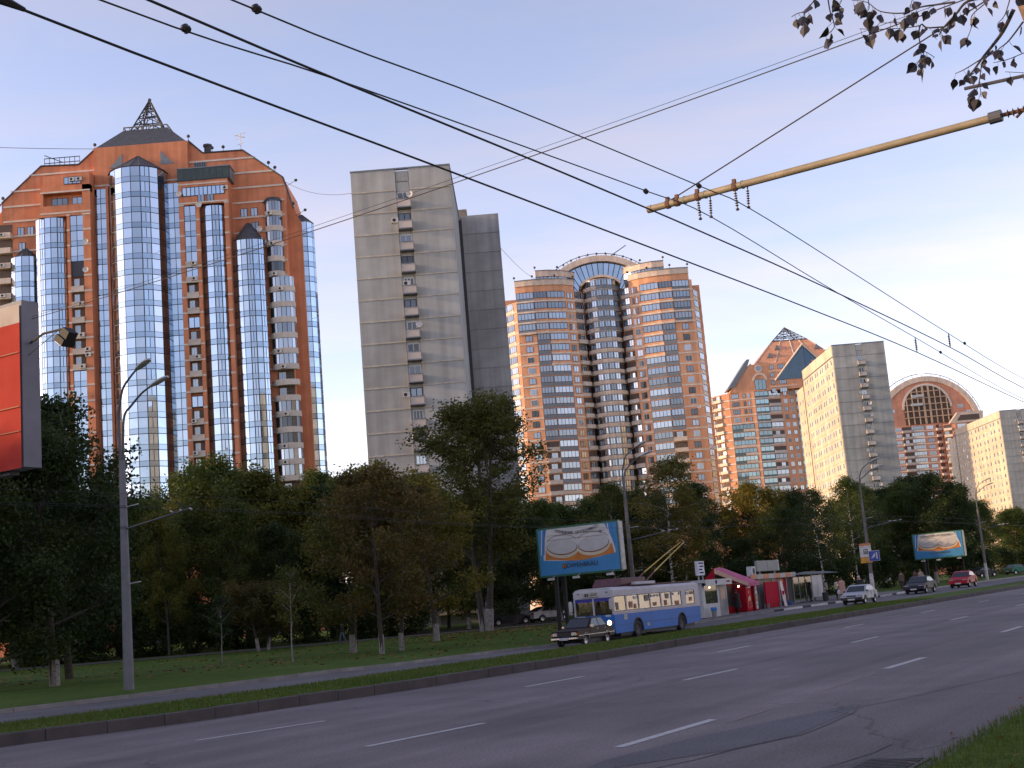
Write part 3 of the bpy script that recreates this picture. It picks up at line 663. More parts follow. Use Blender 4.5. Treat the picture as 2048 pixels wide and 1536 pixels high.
# roof fittings
m = MB(); m.lathe([(.7, 94.4), (.7, 96.2), (.9, 96.3), (.9, 96.7), (0, 96.8)], 10, (12.6, 5, 0)); m.build('vent_drum', M_STEEL, o1)
m = MB(); m.tube([(19.2, 5, 94.3), (19.2, 5, 98.6)], .07, 4)
for z, l in ((98.4, 1.3), (97.6, .9), (96.4, .7)): m.tube([(19.2-l, 5.6, z), (19.2+l, 4.4, z)], .06, 4)
m.tube([(18.4, 4.2, 97.9), (20, 5.8, 97.9)], .05, 4); m.build('aerial', M_ACW, o1)
m = MB()
for z in (95.2, 96.2): m.tube([(-12.6, 4, z), (-19.6, 4, z)], .09, 4)
for i in range(8): m.tube([(-12.6-i, 4, 94.3), (-12.6-i, 4, 96.2)], .07, 4)
m.tube([(-16, 4, 95.2), (-19.6, 4, 96.9)], .08, 4); m.build('roof_railing', M_STEEL, o1)
for x, z in ((13.8, 94.4), (16, 94.4), (24.8, 90.4), (26, 89.3), (29.2, 81.6), (-9.4, 97), (9.2, 97.2), (-27.8, 87.5)): roof_lamp(T1, (x, 3.6, z), .9)
for x, z in ((28, 86.5), (29.5, 80.3)):
    m = MB(); m.tube([(x, 4, z), (x+2.1, 3, z+.7)], .05, 4); m.lathe([(0, -.35), (.3, -.1), (.3, .2), (0, .3)], 8, (x+2.1, 3, z+.7)); m.build('wall_lamp', M_STEEL, o1)
T1.done()

# ---------------------------------------------------------------- grey panel slabs
def slab(name, label, loc, w=12.6, h=57.3, sh=2.8, depth=26, right=None, left=None, seed=1, top=20, ledge=M_LEDGE, bal=True, vis=15, cream=M_CREAM):
    B = Bld(name, label, loc, cat='apartment block'); o = B.o; rr = random.Random(seed); xa, xb = w*.445, w*.583
    m = MB(); m.span((.05, .35, 0), (w-.05, depth, h-.15)); m.build('wall', M_PANEL2, o)
    m = MB(); m.span((xa-.1, .25, 0), (xb+.1, .36, h-.3)); m.build('recess_wall', M_PANEL, o)
    nz = [h]+[h-2.75-sh*k for k in range(20)]
    for k in range(len(nz)-1):
        z1, z0 = nz[k], max(nz[k+1], 0)
        for a, b in ((0, xa), (xb, w)):
            B.piece('wall_panel', boxmesh('wall_panel', (0, -.02, 0), (b-a, .35, z1-z0-.05), M_PANEL), (a, rr.uniform(-.01, .01), z0+.02))
            if z0 > 0: B.piece('panel_ledge', boxmesh('panel_ledge', (0, -.09, 0), (b-a+.04, 0, .17), ledge), (a-.02, 0, z0-.1))
        if k in (0,):
            B.piece('parapet_panel', boxmesh('parapet_panel', (.1, 0, 0), (xb-xa-.1, .2, 1.35), M_PANEL), (xa, .1, h-1.6)); B.piece('parapet_panel', boxmesh('parapet_panel', (.1, 0, 0), (xb-xa-.1, .2, 1.2), M_PANEL), (xa, .1, h-3.0)); continue
        if z0 < 8: continue
        zz = z0+.1; t = rr.random()
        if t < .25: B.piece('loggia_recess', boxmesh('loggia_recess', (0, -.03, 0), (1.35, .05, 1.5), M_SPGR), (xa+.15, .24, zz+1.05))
        fr = M_WFR if t < .8 else M_FRAME
        B.piece('window', winmesh(1.3+.25*(t > .6), 1.35, rr.choice((2, 2, 3)), rr.choice((G_WIN, G_DARK, G_DARK)), fr, .12), (xa+.85, .20, zz+1.1))
        if bal:
            B.piece('balcony', balc, (xa+.1, .25, zz+.12))
        if rr.random() < .32: dish(B, (xa+rr.choice((-.25, 1.75, 1.75)), -.15, zz+1.9), rr.uniform(-.3, .3), .42)
        if rr.random() < .16: ac_unit(B, (xa+rr.choice((-.35, .6)), -.55 if rr.random() < .5 else .0, zz+1.2), 0, .95)
    m = MB(); m.span((-.06, -.1, h-.02), (w+.06, .45, h+.16)); m.span((-.06, .45, h-.02), (.3, depth, h+.14)); m.span((w-.3, .45, h-.02), (w+.06, depth, h+.14)); m.build('parapet_coping', M_SPGR, o)
    if right:                                                  # set-back second section, showing beyond the right-hand edge
        x1, y1 = right; m = MB(); m.span((xa, y1+.3, 0), (x1-.02, y1+18, h-.1)); m.build('rear_wall', M_PANEL2, o)
        for k in range(len(nz)-1):
            z1, z0 = nz[k], max(nz[k+1], 0)
            B.piece('rear_panel', boxmesh('rear_panel', (0, 0, 0), (x1-w-.35, .3, z1-z0-.05), M_PANEL2), (w+.35, y1+rr.uniform(-.01, .01), z0+.02))
            if z0: B.piece('rear_ledge', boxmesh('rear_ledge', (0, -.08, 0), (x1-w-.3, 0, .14), M_PANEL2), (w+.33, y1, z0-.07))
        m = MB(); m.span((w-.05, y1-1.2, 0), (w+.35, y1+.2, h-1)); m.build('joint_strip', mat('joint_dark', (.05, .05, .055), .9), o)
        m = MB(); m.span((w-.5, y1+3, h), (w+1.1, y1+6, h+1.9)); m.build('stair_head', M_RUST, o)
    if left:                                                   # long sunlit side with its rows of windows
        ln, cols, step = left
        for k in range(len(nz)-1):
            z1, z0 = nz[k], max(nz[k+1], 0)
            nb = 4; bl = ln/nb
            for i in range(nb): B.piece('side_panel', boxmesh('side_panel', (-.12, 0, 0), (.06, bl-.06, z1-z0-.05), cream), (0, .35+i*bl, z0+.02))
            if k == 0: m = MB(); m.span((-.3, .3, z0-.12), (-.12, ln+.4, z0+.12)); m.build('cornice', M_SPGR, o); continue
            if z0 < 10: continue
            for i in range(cols):
                wd = 1.3; y = .9+(i+.5)*(ln-1.5)/cols+(.35 if i % 2 else -.35)
                ob = B.piece('window', winmesh(wd, 1.35, 2, rr.choice((G_DARK, G_DARK, G_DARK, G_WIN)), rr.choice((M_TANB, M_FRAME, M_FRAME)), .09), (-.10, y, z0+.95), -math.pi/2)
        m = MB(); m.span((-.2, ln+.55, 0), (12, ln+9, h-step)); m.build('rear_wall', cream, o)
        m = MB(); m.span((-.25, ln+.3, 0), (-.02, ln+.55, h-1)); m.build('joint_strip', MATS.get('joint_dark') or mat('joint_dark', (.05, .05, .055), .9), o)
        for k in range(14):
            z = h-step-4.5-sh*k
            for y in (ln+2.6, ln+6): B.piece('window', winmesh(1.0, 1.35, 2, G_DARK, M_WFR, .1), (-.22, y, z), -math.pi/2)
    B.done(); return B
m = MB(); m.span((0, -1.15, 0), (1.75, 0, .14)); m.m = 1; m.span((.04, -1.13, .14), (1.71, -1.05, 1.05)); m.span((.0, -1.1, .14), (.06, 0, 1.05)); m.span((1.69, -1.1, .14), (1.75, 0, 1.05)); m.m = 0; m.span((-.04, -1.19, 1.05), (1.79, -1.02, 1.13)); m.span((-.03, -1.17, .14), (.05, -1.05, 1.05)); m.span((1.70, -1.17, .14), (1.78, -1.05, 1.05))
balc = m.mesh('balcony', [M_SPGR, M_TANB])
slab('apartment_block', 'tall grey concrete panel slab, frontmost of the slabs, with one balcony stack', (-18.25, 157, 0), right=(18.25, 22), seed=3)
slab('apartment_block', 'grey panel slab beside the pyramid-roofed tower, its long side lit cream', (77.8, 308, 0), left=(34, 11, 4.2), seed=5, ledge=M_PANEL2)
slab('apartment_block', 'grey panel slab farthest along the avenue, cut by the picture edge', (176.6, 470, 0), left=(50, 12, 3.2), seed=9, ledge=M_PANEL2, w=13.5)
# ---------------------------------------------------------------- towers with orange brick: generic storey-by-storey front
def run_front(B, segs, ztop, sh, ns, belts=M_BELT, brick=M_BRICK3, zbase=0., wallname='wall'):
    """segs: (p0, p1, f) with f(k) -> list of features for storey k counted from the top"""
    for p0, p1, f in segs:
        d, n, L, ang = frame(p0, p1)
        m = MB(); a, b = at(p0, p1, -.02, 0, 0), at(p0, p1, L+.02, 0, 0); c, e = at(p0, p1, L+.02, -1.2, 0), at(p0, p1, -.02, -1.2, 0)
        m.prism([a[:2], b[:2], c[:2], e[:2]], zbase, ztop); m.build(wallname, brick, B.o)
        for k in range(ns):
            z = ztop-(k+1)*sh
            for ft in f(k):
                t = ft[0]
                if t == 'belt': B.piece('belt_course', boxmesh('belt_course', (0, -.14, 0), (L, .02, ft[1]), belts), at(p0, p1, 0, 0, z-.02), ang)
                elif t == 'win':                     # ('win', s_centre_fraction, width, panes)
                    B.piece('window', winmesh(ft[2], ft[4] if len(ft) > 4 else 1.75, ft[3], rnd.choice((G_WIN, G_WIN, G_DARK)), M_FRAME if rnd.random() < .7 else M_WFR, .11), at(p0, p1, L*ft[1], .03, z+.8), ang, .006)
                elif t == 'strip':                   # ('strip', panes, spandrel material, glass)
                    B.piece('spandrel_panel', boxmesh('spandrel_panel', (.06, -.05, 0), (L-.06, .02, .95), ft[2]), at(p0, p1, 0, .06, z+.06), ang)
                    B.piece('ribbon_window', winmesh(L-.14, 1.85, ft[1], ft[3] if len(ft) > 3 else G_WIN, M_FRAME, .13), at(p0, p1, L/2, .06, z+1.05), ang, .005)
                elif t == 'part':                    # spandrel over part of the width
                    B.piece('spandrel_panel', boxmesh('spandrel_panel', (L*ft[1], -.07, 0), (L*ft[2], .02, .95), ft[3]), at(p0, p1, 0, .1, z+.06), ang)
                elif t == 'balc':                    # ('balc', depth, material)
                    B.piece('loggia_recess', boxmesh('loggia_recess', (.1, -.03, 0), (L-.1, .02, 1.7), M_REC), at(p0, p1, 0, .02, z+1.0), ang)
                    if rnd.random() < .65: B.piece('window', winmesh(min(1.7, L*.55), 1.45, 2, G_WIN, M_WFR, .1), at(p0, p1, L*rnd.uniform(.35, .65), .05, z+1.1), ang)
                    B.piece('balcony', boxmesh('balcony', (.05, -ft[1], 0), (L-.05, 0, 1.15), ft[2]), at(p0, p1, 0, .02, z-.1), ang)
                elif t == 'ac': ac_unit(B, at(p0, p1, L*ft[1], .2, z+.3), ang, 1.1)
def mirror(segs): return [((-b[0], b[1]), (-a[0], a[1]), f) for a, b, f in segs[::-1]]

# ---------------------------------------------------------------- tower 3: orange, round arch between two bowed wings
T3 = Bld('arched_tower', 'orange brick tower with a bowed wing each side of a wide glazed arch', (27.7, 357, 0)); o3 = T3.o; ZT3 = 88.7; N3 = 23; SH3 = 3.05
bl = ('belt', .46)
def w12(k): return [bl, ('strip', 5, M_SPGR)] if k < 4 else [bl, ('win', .55, 1.9, 2)]
def w23(k): return [('strip', 4, M_SPGR if k >= 4 else M_BRICK3)]+([bl] if k < 4 else []) if k < 14 else [('balc', .7, M_TANB)]
def w34(k): return [bl, ('strip', 5, M_BRICK3)] if k < 7 else [('strip', 5, M_SPGR if k < 18 else M_TAN)]
def w45(k): return ([bl, ('win', .32, .7, 1), ('win', .66, .7, 1)] if k < 4 else [bl, ('win', .5, 1.7, 2)])
def w56(k): return [('strip', 4, M_TANB)] if k < 4 or k % 4 == 1 else [('balc', .8, M_TANB)]+([('ac', .3)] if rnd.random() < .5 else [])
def fl(k): return [('strip', 3, M_TAN)]
left = [((-29.2, 11.5), (-28.4, 7.5), fl), ((-28.4, 7.5), (-27.3, 3.6), fl), ((-27.3, 3.6), (-25.5, 1.1), fl), ((-25.5, 1.1), (-24.6, .4), lambda k: [bl]),
        ((-24.6, .4), (-19.6, -.1), w12), ((-19.6, -.1), (-15.9, .25), w23), ((-15.9, .25), (-10.6, 2.0), w34), ((-10.6, 2.0), (-7.9, 3.6), w45), ((-7.9, 3.6), (-5.5, 5.6), w56)]
right = mirror(left[3:]) + [((25.5, 1.1), (27.2, 4.6), lambda k: [('strip', 4, M_TANB)]), ((27.2, 4.6), (28.6, 9), lambda k: [bl]), ((28.6, 9), (29.2, 12.5), lambda k: [bl])]
right[-3] = (right[-3][0], right[-3][1], lambda k: [bl, ('strip', 3, M_TANB)])
run_front(T3, left[4:]+right[:6], ZT3, SH3, N3); run_front(T3, left[:3], ZT3-2.6, SH3, N3, brick=M_TAN, wallname='flank_wall'); run_front(T3, left[3:4]+right[6:], ZT3-2.6, SH3, N3)
for s in (-1, 1):
    for a, b, z in (((-24.6, .4), (-19.6, -.1), ZT3-4*SH3), ((-19.6, -.1), (-15.9, .25), ZT3-4*SH3), ((-15.9, .25), (-10.6, 2.0), ZT3-7*SH3), ((-10.6, 2.0), (-7.9, 3.6), ZT3-18*SH3)):
        if s > 0: a, b = (-b[0], b[1]), (-a[0], a[1])
        d, n, L, ang = frame(a, b); T3.piece('overhang', boxmesh('overhang', (0, -.55, 0), (L, 0, .42), M_TAN), (a[0], a[1], z-.2), ang)
for x0, x1 in ((-28.2, -10.8), (10.8, 28.2)): m = MB(); m.span((x0, 5.5, 0), (x1, 15, 88)); m.build('wing_body', M_BRICK3, o3)
m = MB(); m.span((-28, 13, 0), (28, 26, 88)); m.build('rear_wall', M_BRICK3, o3)
drumpl = [(5.3*math.sin(R(a)), 8.0-5.3*math.cos(R(a))) for a in range(-72, 73, 18)]
def dr(i):
    def f(k):
        if k < 5: return [('strip', 2, M_SPGR if i > 2 else M_TANB)]
        return [('strip', 2, M_TAN)]
    return f
run_front(T3, [(drumpl[i], drumpl[i+1], dr(i)) for i in range(len(drumpl)-1)], ZT3+2.9, SH3, N3+1, brick=M_TAN, wallname='drum_wall')
# parapets above the wings with tan cornices following the bow
def ring(pts, z0, z1, off, ma, name, thick=.8):
    m = MB(); out = []; inn = []
    for i, p in enumerate(pts):
        a = pts[max(i-1, 0)]; b = pts[min(i+1, len(pts)-1)]; d, n, L, ang = frame(a, b); out.append((p[0]+n.x*off, p[1]+n.y*off)); inn.append((p[0]+n.x*(off-thick), p[1]+n.y*(off-thick)))
    m.prism(out+inn[::-1], z0, z1); return m.build(name, ma, o3 if True else None)
wl = [(-24.7, .45), (-22, .05), (-19.6, -.1), (-15.9, .25), (-13.2, .95), (-10.6, 2.0), (-7.9, 4.2)]
for s in (1, -1):
    pts = wl if s == 1 else [(-x, y) for x, y in wl[::-1]]
    ring(pts, ZT3, 90.4, 0, M_BRICK3, 'parapet_wall'); ring(pts, 90.4, 92.0, .3, M_TAN, 'cornice'); ring(pts, 92.0, 92.2, .45, M_SPGR, 'coping')
    up = [(-18.5, 4.2), (-15, 4.4), (-12, 5.6), (-9.4, 7.4), (-7.2, 9.6)]; up = up if s == 1 else [(-x, y) for x, y in up[::-1]]
    for a, b in zip(up, up[1:]):
        d, n, L, ang = frame(a, b); T3.piece('clerestory_window', winmesh(L-.1, 1.7, 3, G_WIN, M_FRAME, .14), at(a, b, L/2, .05, 92.2), ang)
    ring(up, 88, 92.2, -.06, M_SPGR, 'upper_wall', 1.2); ring(up, 93.9, 95.6, .3, M_TAN, 'cornice', 1.2); ring(up, 95.6, 95.8, .45, M_SPGR, 'coping', 1.2)
    for p in pts[::2]+up[::2]: roof_lamp(T3, (p[0], p[1]+.3, 92.2 if p in pts else 95.8), .8)
# the arch: tan rim, glass lunette with mullions, inner rim over the drum
R0 = 20.3; zc = 99.9-R0
def arcpts(r, a): return [(r*math.sin(R(x)), zc+r*math.cos(R(x))) for x in a]
al = [-54+108*i/26 for i in range(27)]
m = MB(); outer, inner = arcpts(R0, al), arcpts(R0-1.7, al)
for i in range(26): m.slabxz([inner[i], inner[i+1], outer[i+1], outer[i]], 8.2, 12.5)
m.build('arch_rim', M_TAN, o3, fix=True)
m = MB(); m.slabxz([(x, z) for x, z in arcpts(R0-1.6, al[::-1])], 9.6, 9.8); m.build('arch_back', M_FRAME, o3, fix=True)
for i in range(18):
    a0, a1 = -48+96*i/18, -48+96*(i+1)/18; o_, q = arcpts(R0-1.9, (a0+.35, a1-.35)), arcpts(R0-8.4, (a0+.5, a1-.5)); m = MB(); m.slabxz([q[0], q[1], o_[1], o_[0]], 9.5, 9.55)
    m.build('lunette_pane', glassmat('lunette_glass', (.33, .42, .52), .06, 1.), o3, fix=True)
m = MB(); ri = 8.4; zi = 93.2-ri
ao = [(ri*math.sin(R(x)), zi+ri*math.cos(R(x))) for x in range(-46, 47, 4)]; ai = [((ri-.7)*math.sin(R(x)), zi+(ri-.7)*math.cos(R(x))) for x in range(-46, 47, 4)]
for i in range(len(ao)-1): m.slabxz([ai[i], ai[i+1], ao[i+1], ao[i]], 4.6, 9.4)
m.build('inner_arch', M_TAN, o3, fix=True)
m = MB(); hp = arcpts(R0+1.3, [-48+96*i/24 for i in range(25)]); m.tube([(x, 11, z) for x, z in hp], .1, 4)
for i in range(0, 25, 2): x, z = hp[i]; bx, bz = arcpts(R0, [-48+96*i/24])[0]; m.tube([(bx, 11, bz), (x, 11, z)], .07, 4)
m.build('roof_handrail', M_STEEL, o3)
for i in range(13): x, z = arcpts(R0, [-44+88*i/12])[0]; roof_lamp(T3, (x, 9.6, z), .7)
m = MB(); m.span((-17, 12.5, 80), (17, 25, 92)); m.build('arch_body', M_TAN, o3)
m = MB(); m.tube([(2, 14, 99.5), (9, 12, 103.3)], .13, 4); m.tube([(5, 13, 99.5), (5, 13, 101.4)], .1, 4); m.build('roof_crane', M_STEEL, o3)
for x, y, z in ((-7.2, 5.2, 80.3), (-7.2, 5.2, 77.2), (6.9, 5.4, 79.9), (7.0, 5.4, 76.4), (7.0, 5.4, 73.2), (7, 5.4, 67)): ac_unit(T3, (x, y, z), .9 if x < 0 else -.9, 1.2)
dish(T3, (7.1, 5.2, 57.5)); dish(T3, (27, 3.4, 40.6), .8); dish(T3, (23.6, .2, 52))
T3.done()

# ---------------------------------------------------------------- tower 4: pyramid roof and glass gable
T4 = Bld('pyramid_tower', 'orange tower with a brick pyramid roof, lattice tip and blue glass gable', (112, 500, 0)); o4 = T4.o; Z4 = 76.4; N4 = 15; M_TEALP = mat('teal_panel', (.10, .15, .16), .4, .2, rand=.1)
def b4(k): return [('balc', .9, M_TAN)]
def s1(k): return [bl, ('win', .28, 2.6, 3), ('win', .68, .9, 1), ('win', .88, .9, 1)] if k < 4 else [('strip', 6, M_TEALP, G_TEAL), ('part', .5, 1, M_TAN)] if k % 3 else [('strip', 6, M_TAN, G_TEAL)]
def s3(k): return [('strip', 3, M_TEALP, G_TEAL), bl]
def s4(k): return [('balc', .7, M_TANB)] if k % 2 else [('strip', 3, M_TANB)]
def s5(k): return [('win', .3, 1.5, 2), ('win', .75, 1.5, 2)]
def s6(k): return [('strip', 2, M_TANB if k > 4 else M_TEALP, G_TEAL)]
seg4 = [((-34.5, 9.5), (-33, 5), b4), ((-33, 5), (-30.6, 1.8), b4), ((-30.6, 1.8), (-28, .5), lambda k: [bl]), ((-28, .5), (-19.3, -.2), s1), ((-19.3, -.2), (-18.1, -.5), lambda k: [bl]), ((-18.1, -.5), (-12.6, .4), s3), ((-12.6, .4), (-7.6, 1.6), s4), ((-7.6, 1.6), (-1.6, 3), s5), ((-1.6, 3), (4.5, 3), s6), ((4.5, 3), (12, 2), s5)]
run_front(T4, seg4, Z4, 3.1, N4, brick=M_BRICK4)
m = MB(); m.prism([(-33, 8), (-28, 2), (14, 4), (30, 8), (30, 30), (-33, 30)], 0, 75); m.build('rear_wall', M_BRICK4, o4)
# upper storeys, sloped shoulder, arch window and porthole
m = MB(); m.slabxz([(-27.6, 76.4), (9, 76.4), (9, 87), (-17.8, 87), (-18.2, 87.6), (-26.6, 78.2)], .1, 12); m.build('upper_wall', M_BRICK4, o4, fix=True)
m = MB(); m.slabxz([(-28.2, 78.0), (-25.4, 78.6), (-19.6, 86.2), (-18.4, 89.2), (-19.6, 89.2)], -.2, 10); m.build('sloped_glazing', M_SPGR, o4, fix=True)
T4.piece('window', winmesh(4.4, 4.2, 3, G_TEAL, M_FRAME, .15), (-15.2, .05, 76.8)); m = MB(); m.lathe([(2.2, -.3), (2.2, .2), (2.9, .2), (2.9, -.3), (2.2, -.3)], 14, (-15.2, .1, 80.6), 'y', 0, math.pi); m.build('window_arch', M_BELT, o4, fix=True)
m = MB(); m.lathe([(0, 0), (1.15, 0)], 14, (-15.4, -.02, 85.3), 'y'); m.build('porthole', G_WIN, o4, fix=True); m = MB(); m.lathe([(1.1, -.15), (1.5, -.15), (1.5, .1)], 16, (-15.4, 0, 85.3), 'y'); m.build('porthole_rim', M_BELT, o4, fix=True)
for k in range(4): 
    z = 84.6-3.1*k
    if z > 76.4: T4.piece('belt_course', boxmesh('belt_course', (-11.5, -.14, 0), (-1, .02, .34), M_BELT), (0, .08, z-1.0))
    T4.piece('window', winmesh(1.5, 1.7, 2, G_WIN, M_FRAME, .12), (-10.2, .05, z)); T4.piece('window', winmesh(2.8, 1.7, 3, G_WIN, M_FRAME, .12), (-6.4, .05, z))
m = MB(); b = [(-16.5, 1), (16.5, 1), (16.5, 30), (-16.5, 30)]; t = [(-7, 9), (7, 9), (7, 22), (-7, 22)]
for i in range(4): j = (i+1) % 4; m.quad((*b[i], 87.), (*b[j], 87.), (*t[j], 97.2), (*t[i], 97.2))
m.poly([(*p, 97.2) for p in t]); pr = m.build('pyramid_roof', M_BRICK4, o4)
for i in range(5):
    x = -16.5+33*i/4; m = MB(); m.tube([(x, 1, 87.05), (x*.424, 9, 97.3)], .18, 4); m.build('roof_rib', M_BELT, pr)
for x, z, sc in ((-9.8, 90.6, 1), (-6.0, 94, .9), (9.5, 93, 1)):
    y = 1+(z-87)*8/10.2; m = MB(); m.slabxz([(x-1.1*sc, z-.9), (x+1.1*sc, z-.9), (x, z+1.2)], y-1.2, y+1); m.build('dormer', M_SPGR, pr, fix=True)
lattice_spire(T4, (0, 15.5, 0), 6.8, 97.2, 103.8, 6, .16, False)
m = MB(); ap = (2.2, 7.2, 94.4)
m.quad((-9, -.2, 80.2), (3, -.2, 80.2), (3.0, -.4, 92.6), (2.9, -.4, 92.8)); m.v[-1] = (2.6, -.3, 93.0); m.quad((3, -.4, 80.2), (15, 1.5, 80.2), (3.2, -.2, 92.9), (3.0, -.4, 92.7))
m.build('glass_gable', glassmat('gable_glass', (.055, .085, .12), .1, .8), o4); 
for a, b in (((-9.4, -.4, 80.0), (2.6, -.6, 93.4)), ((15.6, 1.2, 80), (2.6, -.6, 93.4))): m = MB(); m.tube([a, b], .35, 4); m.build('gable_rim', M_BELT, o4)
T4.done()

# ---------------------------------------------------------------- tower 5: round-topped tower still under construction
T5 = Bld('round_top_tower', 'unfinished orange tower with a round top and an open concrete arch frame', (198, 617, 0)); o5 = T5.o
M_BR5 = mat('pink_orange_brick', (.62, .28, .18), .85, var=.06, scale=.3, streak=.14); RT = 25.; ZC = 69.2
arc = [(RT*math.sin(R(a)), ZC+RT*math.cos(R(a))) for a in range(-90, 91, 6)]
m = MB(); m.slabxz([(-RT, 0), (RT, 0)]+arc[::-1], 1.0, 22); m.build('wall', M_BR5, o5, fix=True)
m = MB(); ai = [((RT-2.2)*math.sin(R(a)), ZC+(RT-2.2)*math.cos(R(a))) for a in range(-80, 81, 5)]; ao = [((RT+.3)*math.sin(R(a)), ZC+(RT+.3)*math.cos(R(a))) for a in range(-80, 81, 5)]
for i in range(len(ai)-1): m.slabxz([ai[i], ai[i+1], ao[i+1], ao[i]], .3, 3)
m.build('arch_rim', M_TAN, o5, fix=True)
m = MB(); hw = [(11.2*math.sin(R(a)), 79+11.2*math.cos(R(a))) for a in range(-90, 91, 10)]; m.slabxz([(-11.2, 71.5), (11.2, 71.5)]+hw[::-1], .75, .98); m.build('arch_opening', mat('raw_dark', (.10, .07, .055), .95), o5, fix=True)
m = MB(); ho = [(12*math.sin(R(a)), 79+12*math.cos(R(a))) for a in range(-90, 91, 10)]; hi = [(11*math.sin(R(a)), 79+11*math.cos(R(a))) for a in range(-90, 91, 10)]
for i in range(len(ho)-1): m.slabxz([hi[i], hi[i+1], ho[i+1], ho[i]], .4, .9)
m.build('inner_arch', M_BELT, o5, fix=True)
M_RAW = mat('raw_concrete', (.46, .33, .24), .95, var=.1)
for i in range(8):
    x = -9.6+19.2*i/7; zt = 79+math.sqrt(max(0, 11**2-x*x)); m = MB(); wd = .9 if i in (3, 4) else .45; m.span((x-wd/2, .2, 71.5), (x+wd/2, .75, zt)); m.build('concrete_post', M_RAW, o5)
for z in (74.6, 77.7, 80.8, 83.9, 87.0):
    hwd = math.sqrt(max(1, 11**2-max(0, z-79)**2)); m = MB(); m.span((-hwd, .15, z), (hwd, .72, z+.4)); m.build('floor_slab', M_RAW, o5)
for x, z, w in ((-5.4, 84.4, 3.2), (-2.4, 84.6, 2.6), (-5, 80.4, 5.6)): m = MB(); m.span((x-w/2, -.4, z), (x+w/2, .1, z+1.2)); m.build('hung_panel', mat('pale_sheet', (.42, .45, .48), .6), o5)
def g5(k): return [bl, ('win', .26, 2.6, 3), ('win', .72, 2.6, 3)]
def h5(k): return [('balc', .9, M_TANB)]
def i5(k): return [('strip', 5, M_BELT), ] if k % 2 else [('strip', 5, M_TANB)]
seg5 = [((-24, .9), (-19.6, .9), lambda k: [bl, ('win', .6, 3.2, 4)]), ((-19.6, .9), (-13.6, .6), g5), ((-13.6, .6), (-9, .9), h5), ((-9, .9), (-3, .3), i5), ((-3, .3), (2.6, .3), lambda k: [bl, ('win', .5, 3.2, 3)]), ((2.6, .3), (6.8, 1.6), h5)]
run_front(T5, seg5, 71.0, 3.1, 13, brick=M_BR5)
for x in (-17, -21, 16, 19.5): T5.piece('window', winmesh(2.6, 1.6, 3, G_WIN, M_WFR, .12), (x, .9, 75 if abs(x) > 18 else 78))
seg5b = [((5.4, -2.2), (9.0, -3.6), lambda k: [('balc', .9, M_TAN)]), ((9.0, -3.6), (10.6, -4.2), lambda k: []), ((10.6, -4.2), (16.8, -3.8), lambda k: [bl, ('win', .5, 4.4, 5)]), ((16.8, -3.8), (22.5, -2), lambda k: [bl, ('balc', .9, M_TANB)])]
run_front(T5, seg5b, 70.2, 3.1, 13, brick=M_BR5)
m = MB(); m.slabxz([(8, 70.2), (24, 70.2), (24.6, 75.2), (12.4, 75.2)], -4.2, -1); m.build('gable_top', M_TAN, o5, fix=True)
m = MB(); m.slabxz([(11.6, 71.2), (22.4, 71.2), (22.4, 73.8), (13.6, 73.8)], -4.28, -4.2); m.build('gable_recess', M_REC, o5, fix=True)
m = MB(); hp = [((RT+2)*math.sin(R(a)), ZC+(RT+2)*math.cos(R(a))) for a in range(-70, 76, 5)]; m.tube([(x, 3, z) for x, z in hp], .16, 4)
for i in range(0, len(hp), 2): a = -70+5*i; m.tube([((RT)*math.sin(R(a)), 3, ZC+RT*math.cos(R(a))), (hp[i][0], 3, hp[i][1])], .12, 4)
m.build('roof_handrail', M_STEEL, o5)
T5.done()

# ---------------------------------------------------------------- unseen blocks: one added to shade the street, one mirrored in its windows
def plain_block(name, label, loc, w, d, h, rz, ma):
    B = Bld(name, label, loc, rz, 'apartment block'); m = MB(); m.span((-w/2, -d/2, 0), (w/2, d/2, h)); m.build('wall', ma, B.o); B.lim = 0
    for k in range(int(h/2.8)-1):
        for i in range(int(w/4)):
            for s in (-1, 1): B.piece('window', winmesh(1.5, 1.4, 2, G_DARK, M_WFR, .1), (-w/2+2+i*4, s*(d/2+.03), 1.8+2.8*k), 0 if s < 0 else math.pi)
    B.done()
plain_block('apartment_block', 'long unseen grey block added beyond the left edge to shade the lawn', (-112, 72, 0), 104, 13, 46, math.pi/2, M_PANEL)
plain_block('apartment_block', 'sunlit cream block across the avenue behind the viewer', tuple(P(60, -75)), 150, 14, 40, RZ, mat('ochre_panel', (.34, .215, .12), .9, var=.15, scale=.2))
# ================================================================ trees
M_BARK = mat('bark', (.055, .045, .036), .95, var=.25, scale=6, bump=.8, bscale=30)
M_BARKW = mat('whitewashed_bark', (.24, .225, .21), .9, var=.2, scale=5, bump=.6, bscale=30)
def birchbark():
    m = mat('birch_bark', (.50, .48, .45), .8, var=.08, scale=6); t, N, L, b = shade(m); src = b.inputs['Base Color'].links[0].from_socket
    tcn = N.new('ShaderNodeTexCoord'); mp = N.new('ShaderNodeMapping'); mp.inputs['Scale'].default_value = (2, 2, 5); L.new(tcn.outputs['Object'], mp.inputs[0]); n = N.new('ShaderNodeTexNoise'); n.inputs['Scale'].default_value = 1.6; n.inputs['Detail'].default_value = 3; L.new(mp.outputs[0], n.inputs['Vector'])
    r = N.new('ShaderNodeValToRGB'); r.color_ramp.elements[0].position = .46; r.color_ramp.elements[1].position = .54; L.new(n.outputs['Fac'], r.inputs[0]); mx = N.new('ShaderNodeMixRGB'); mx.inputs[1].default_value = (.03, .027, .025, 1); L.new(r.outputs[0], mx.inputs[0]); L.new(src, mx.inputs[2]); L.new(mx.outputs[0], b.inputs['Base Color']); return m
M_BIRCH = birchbark()
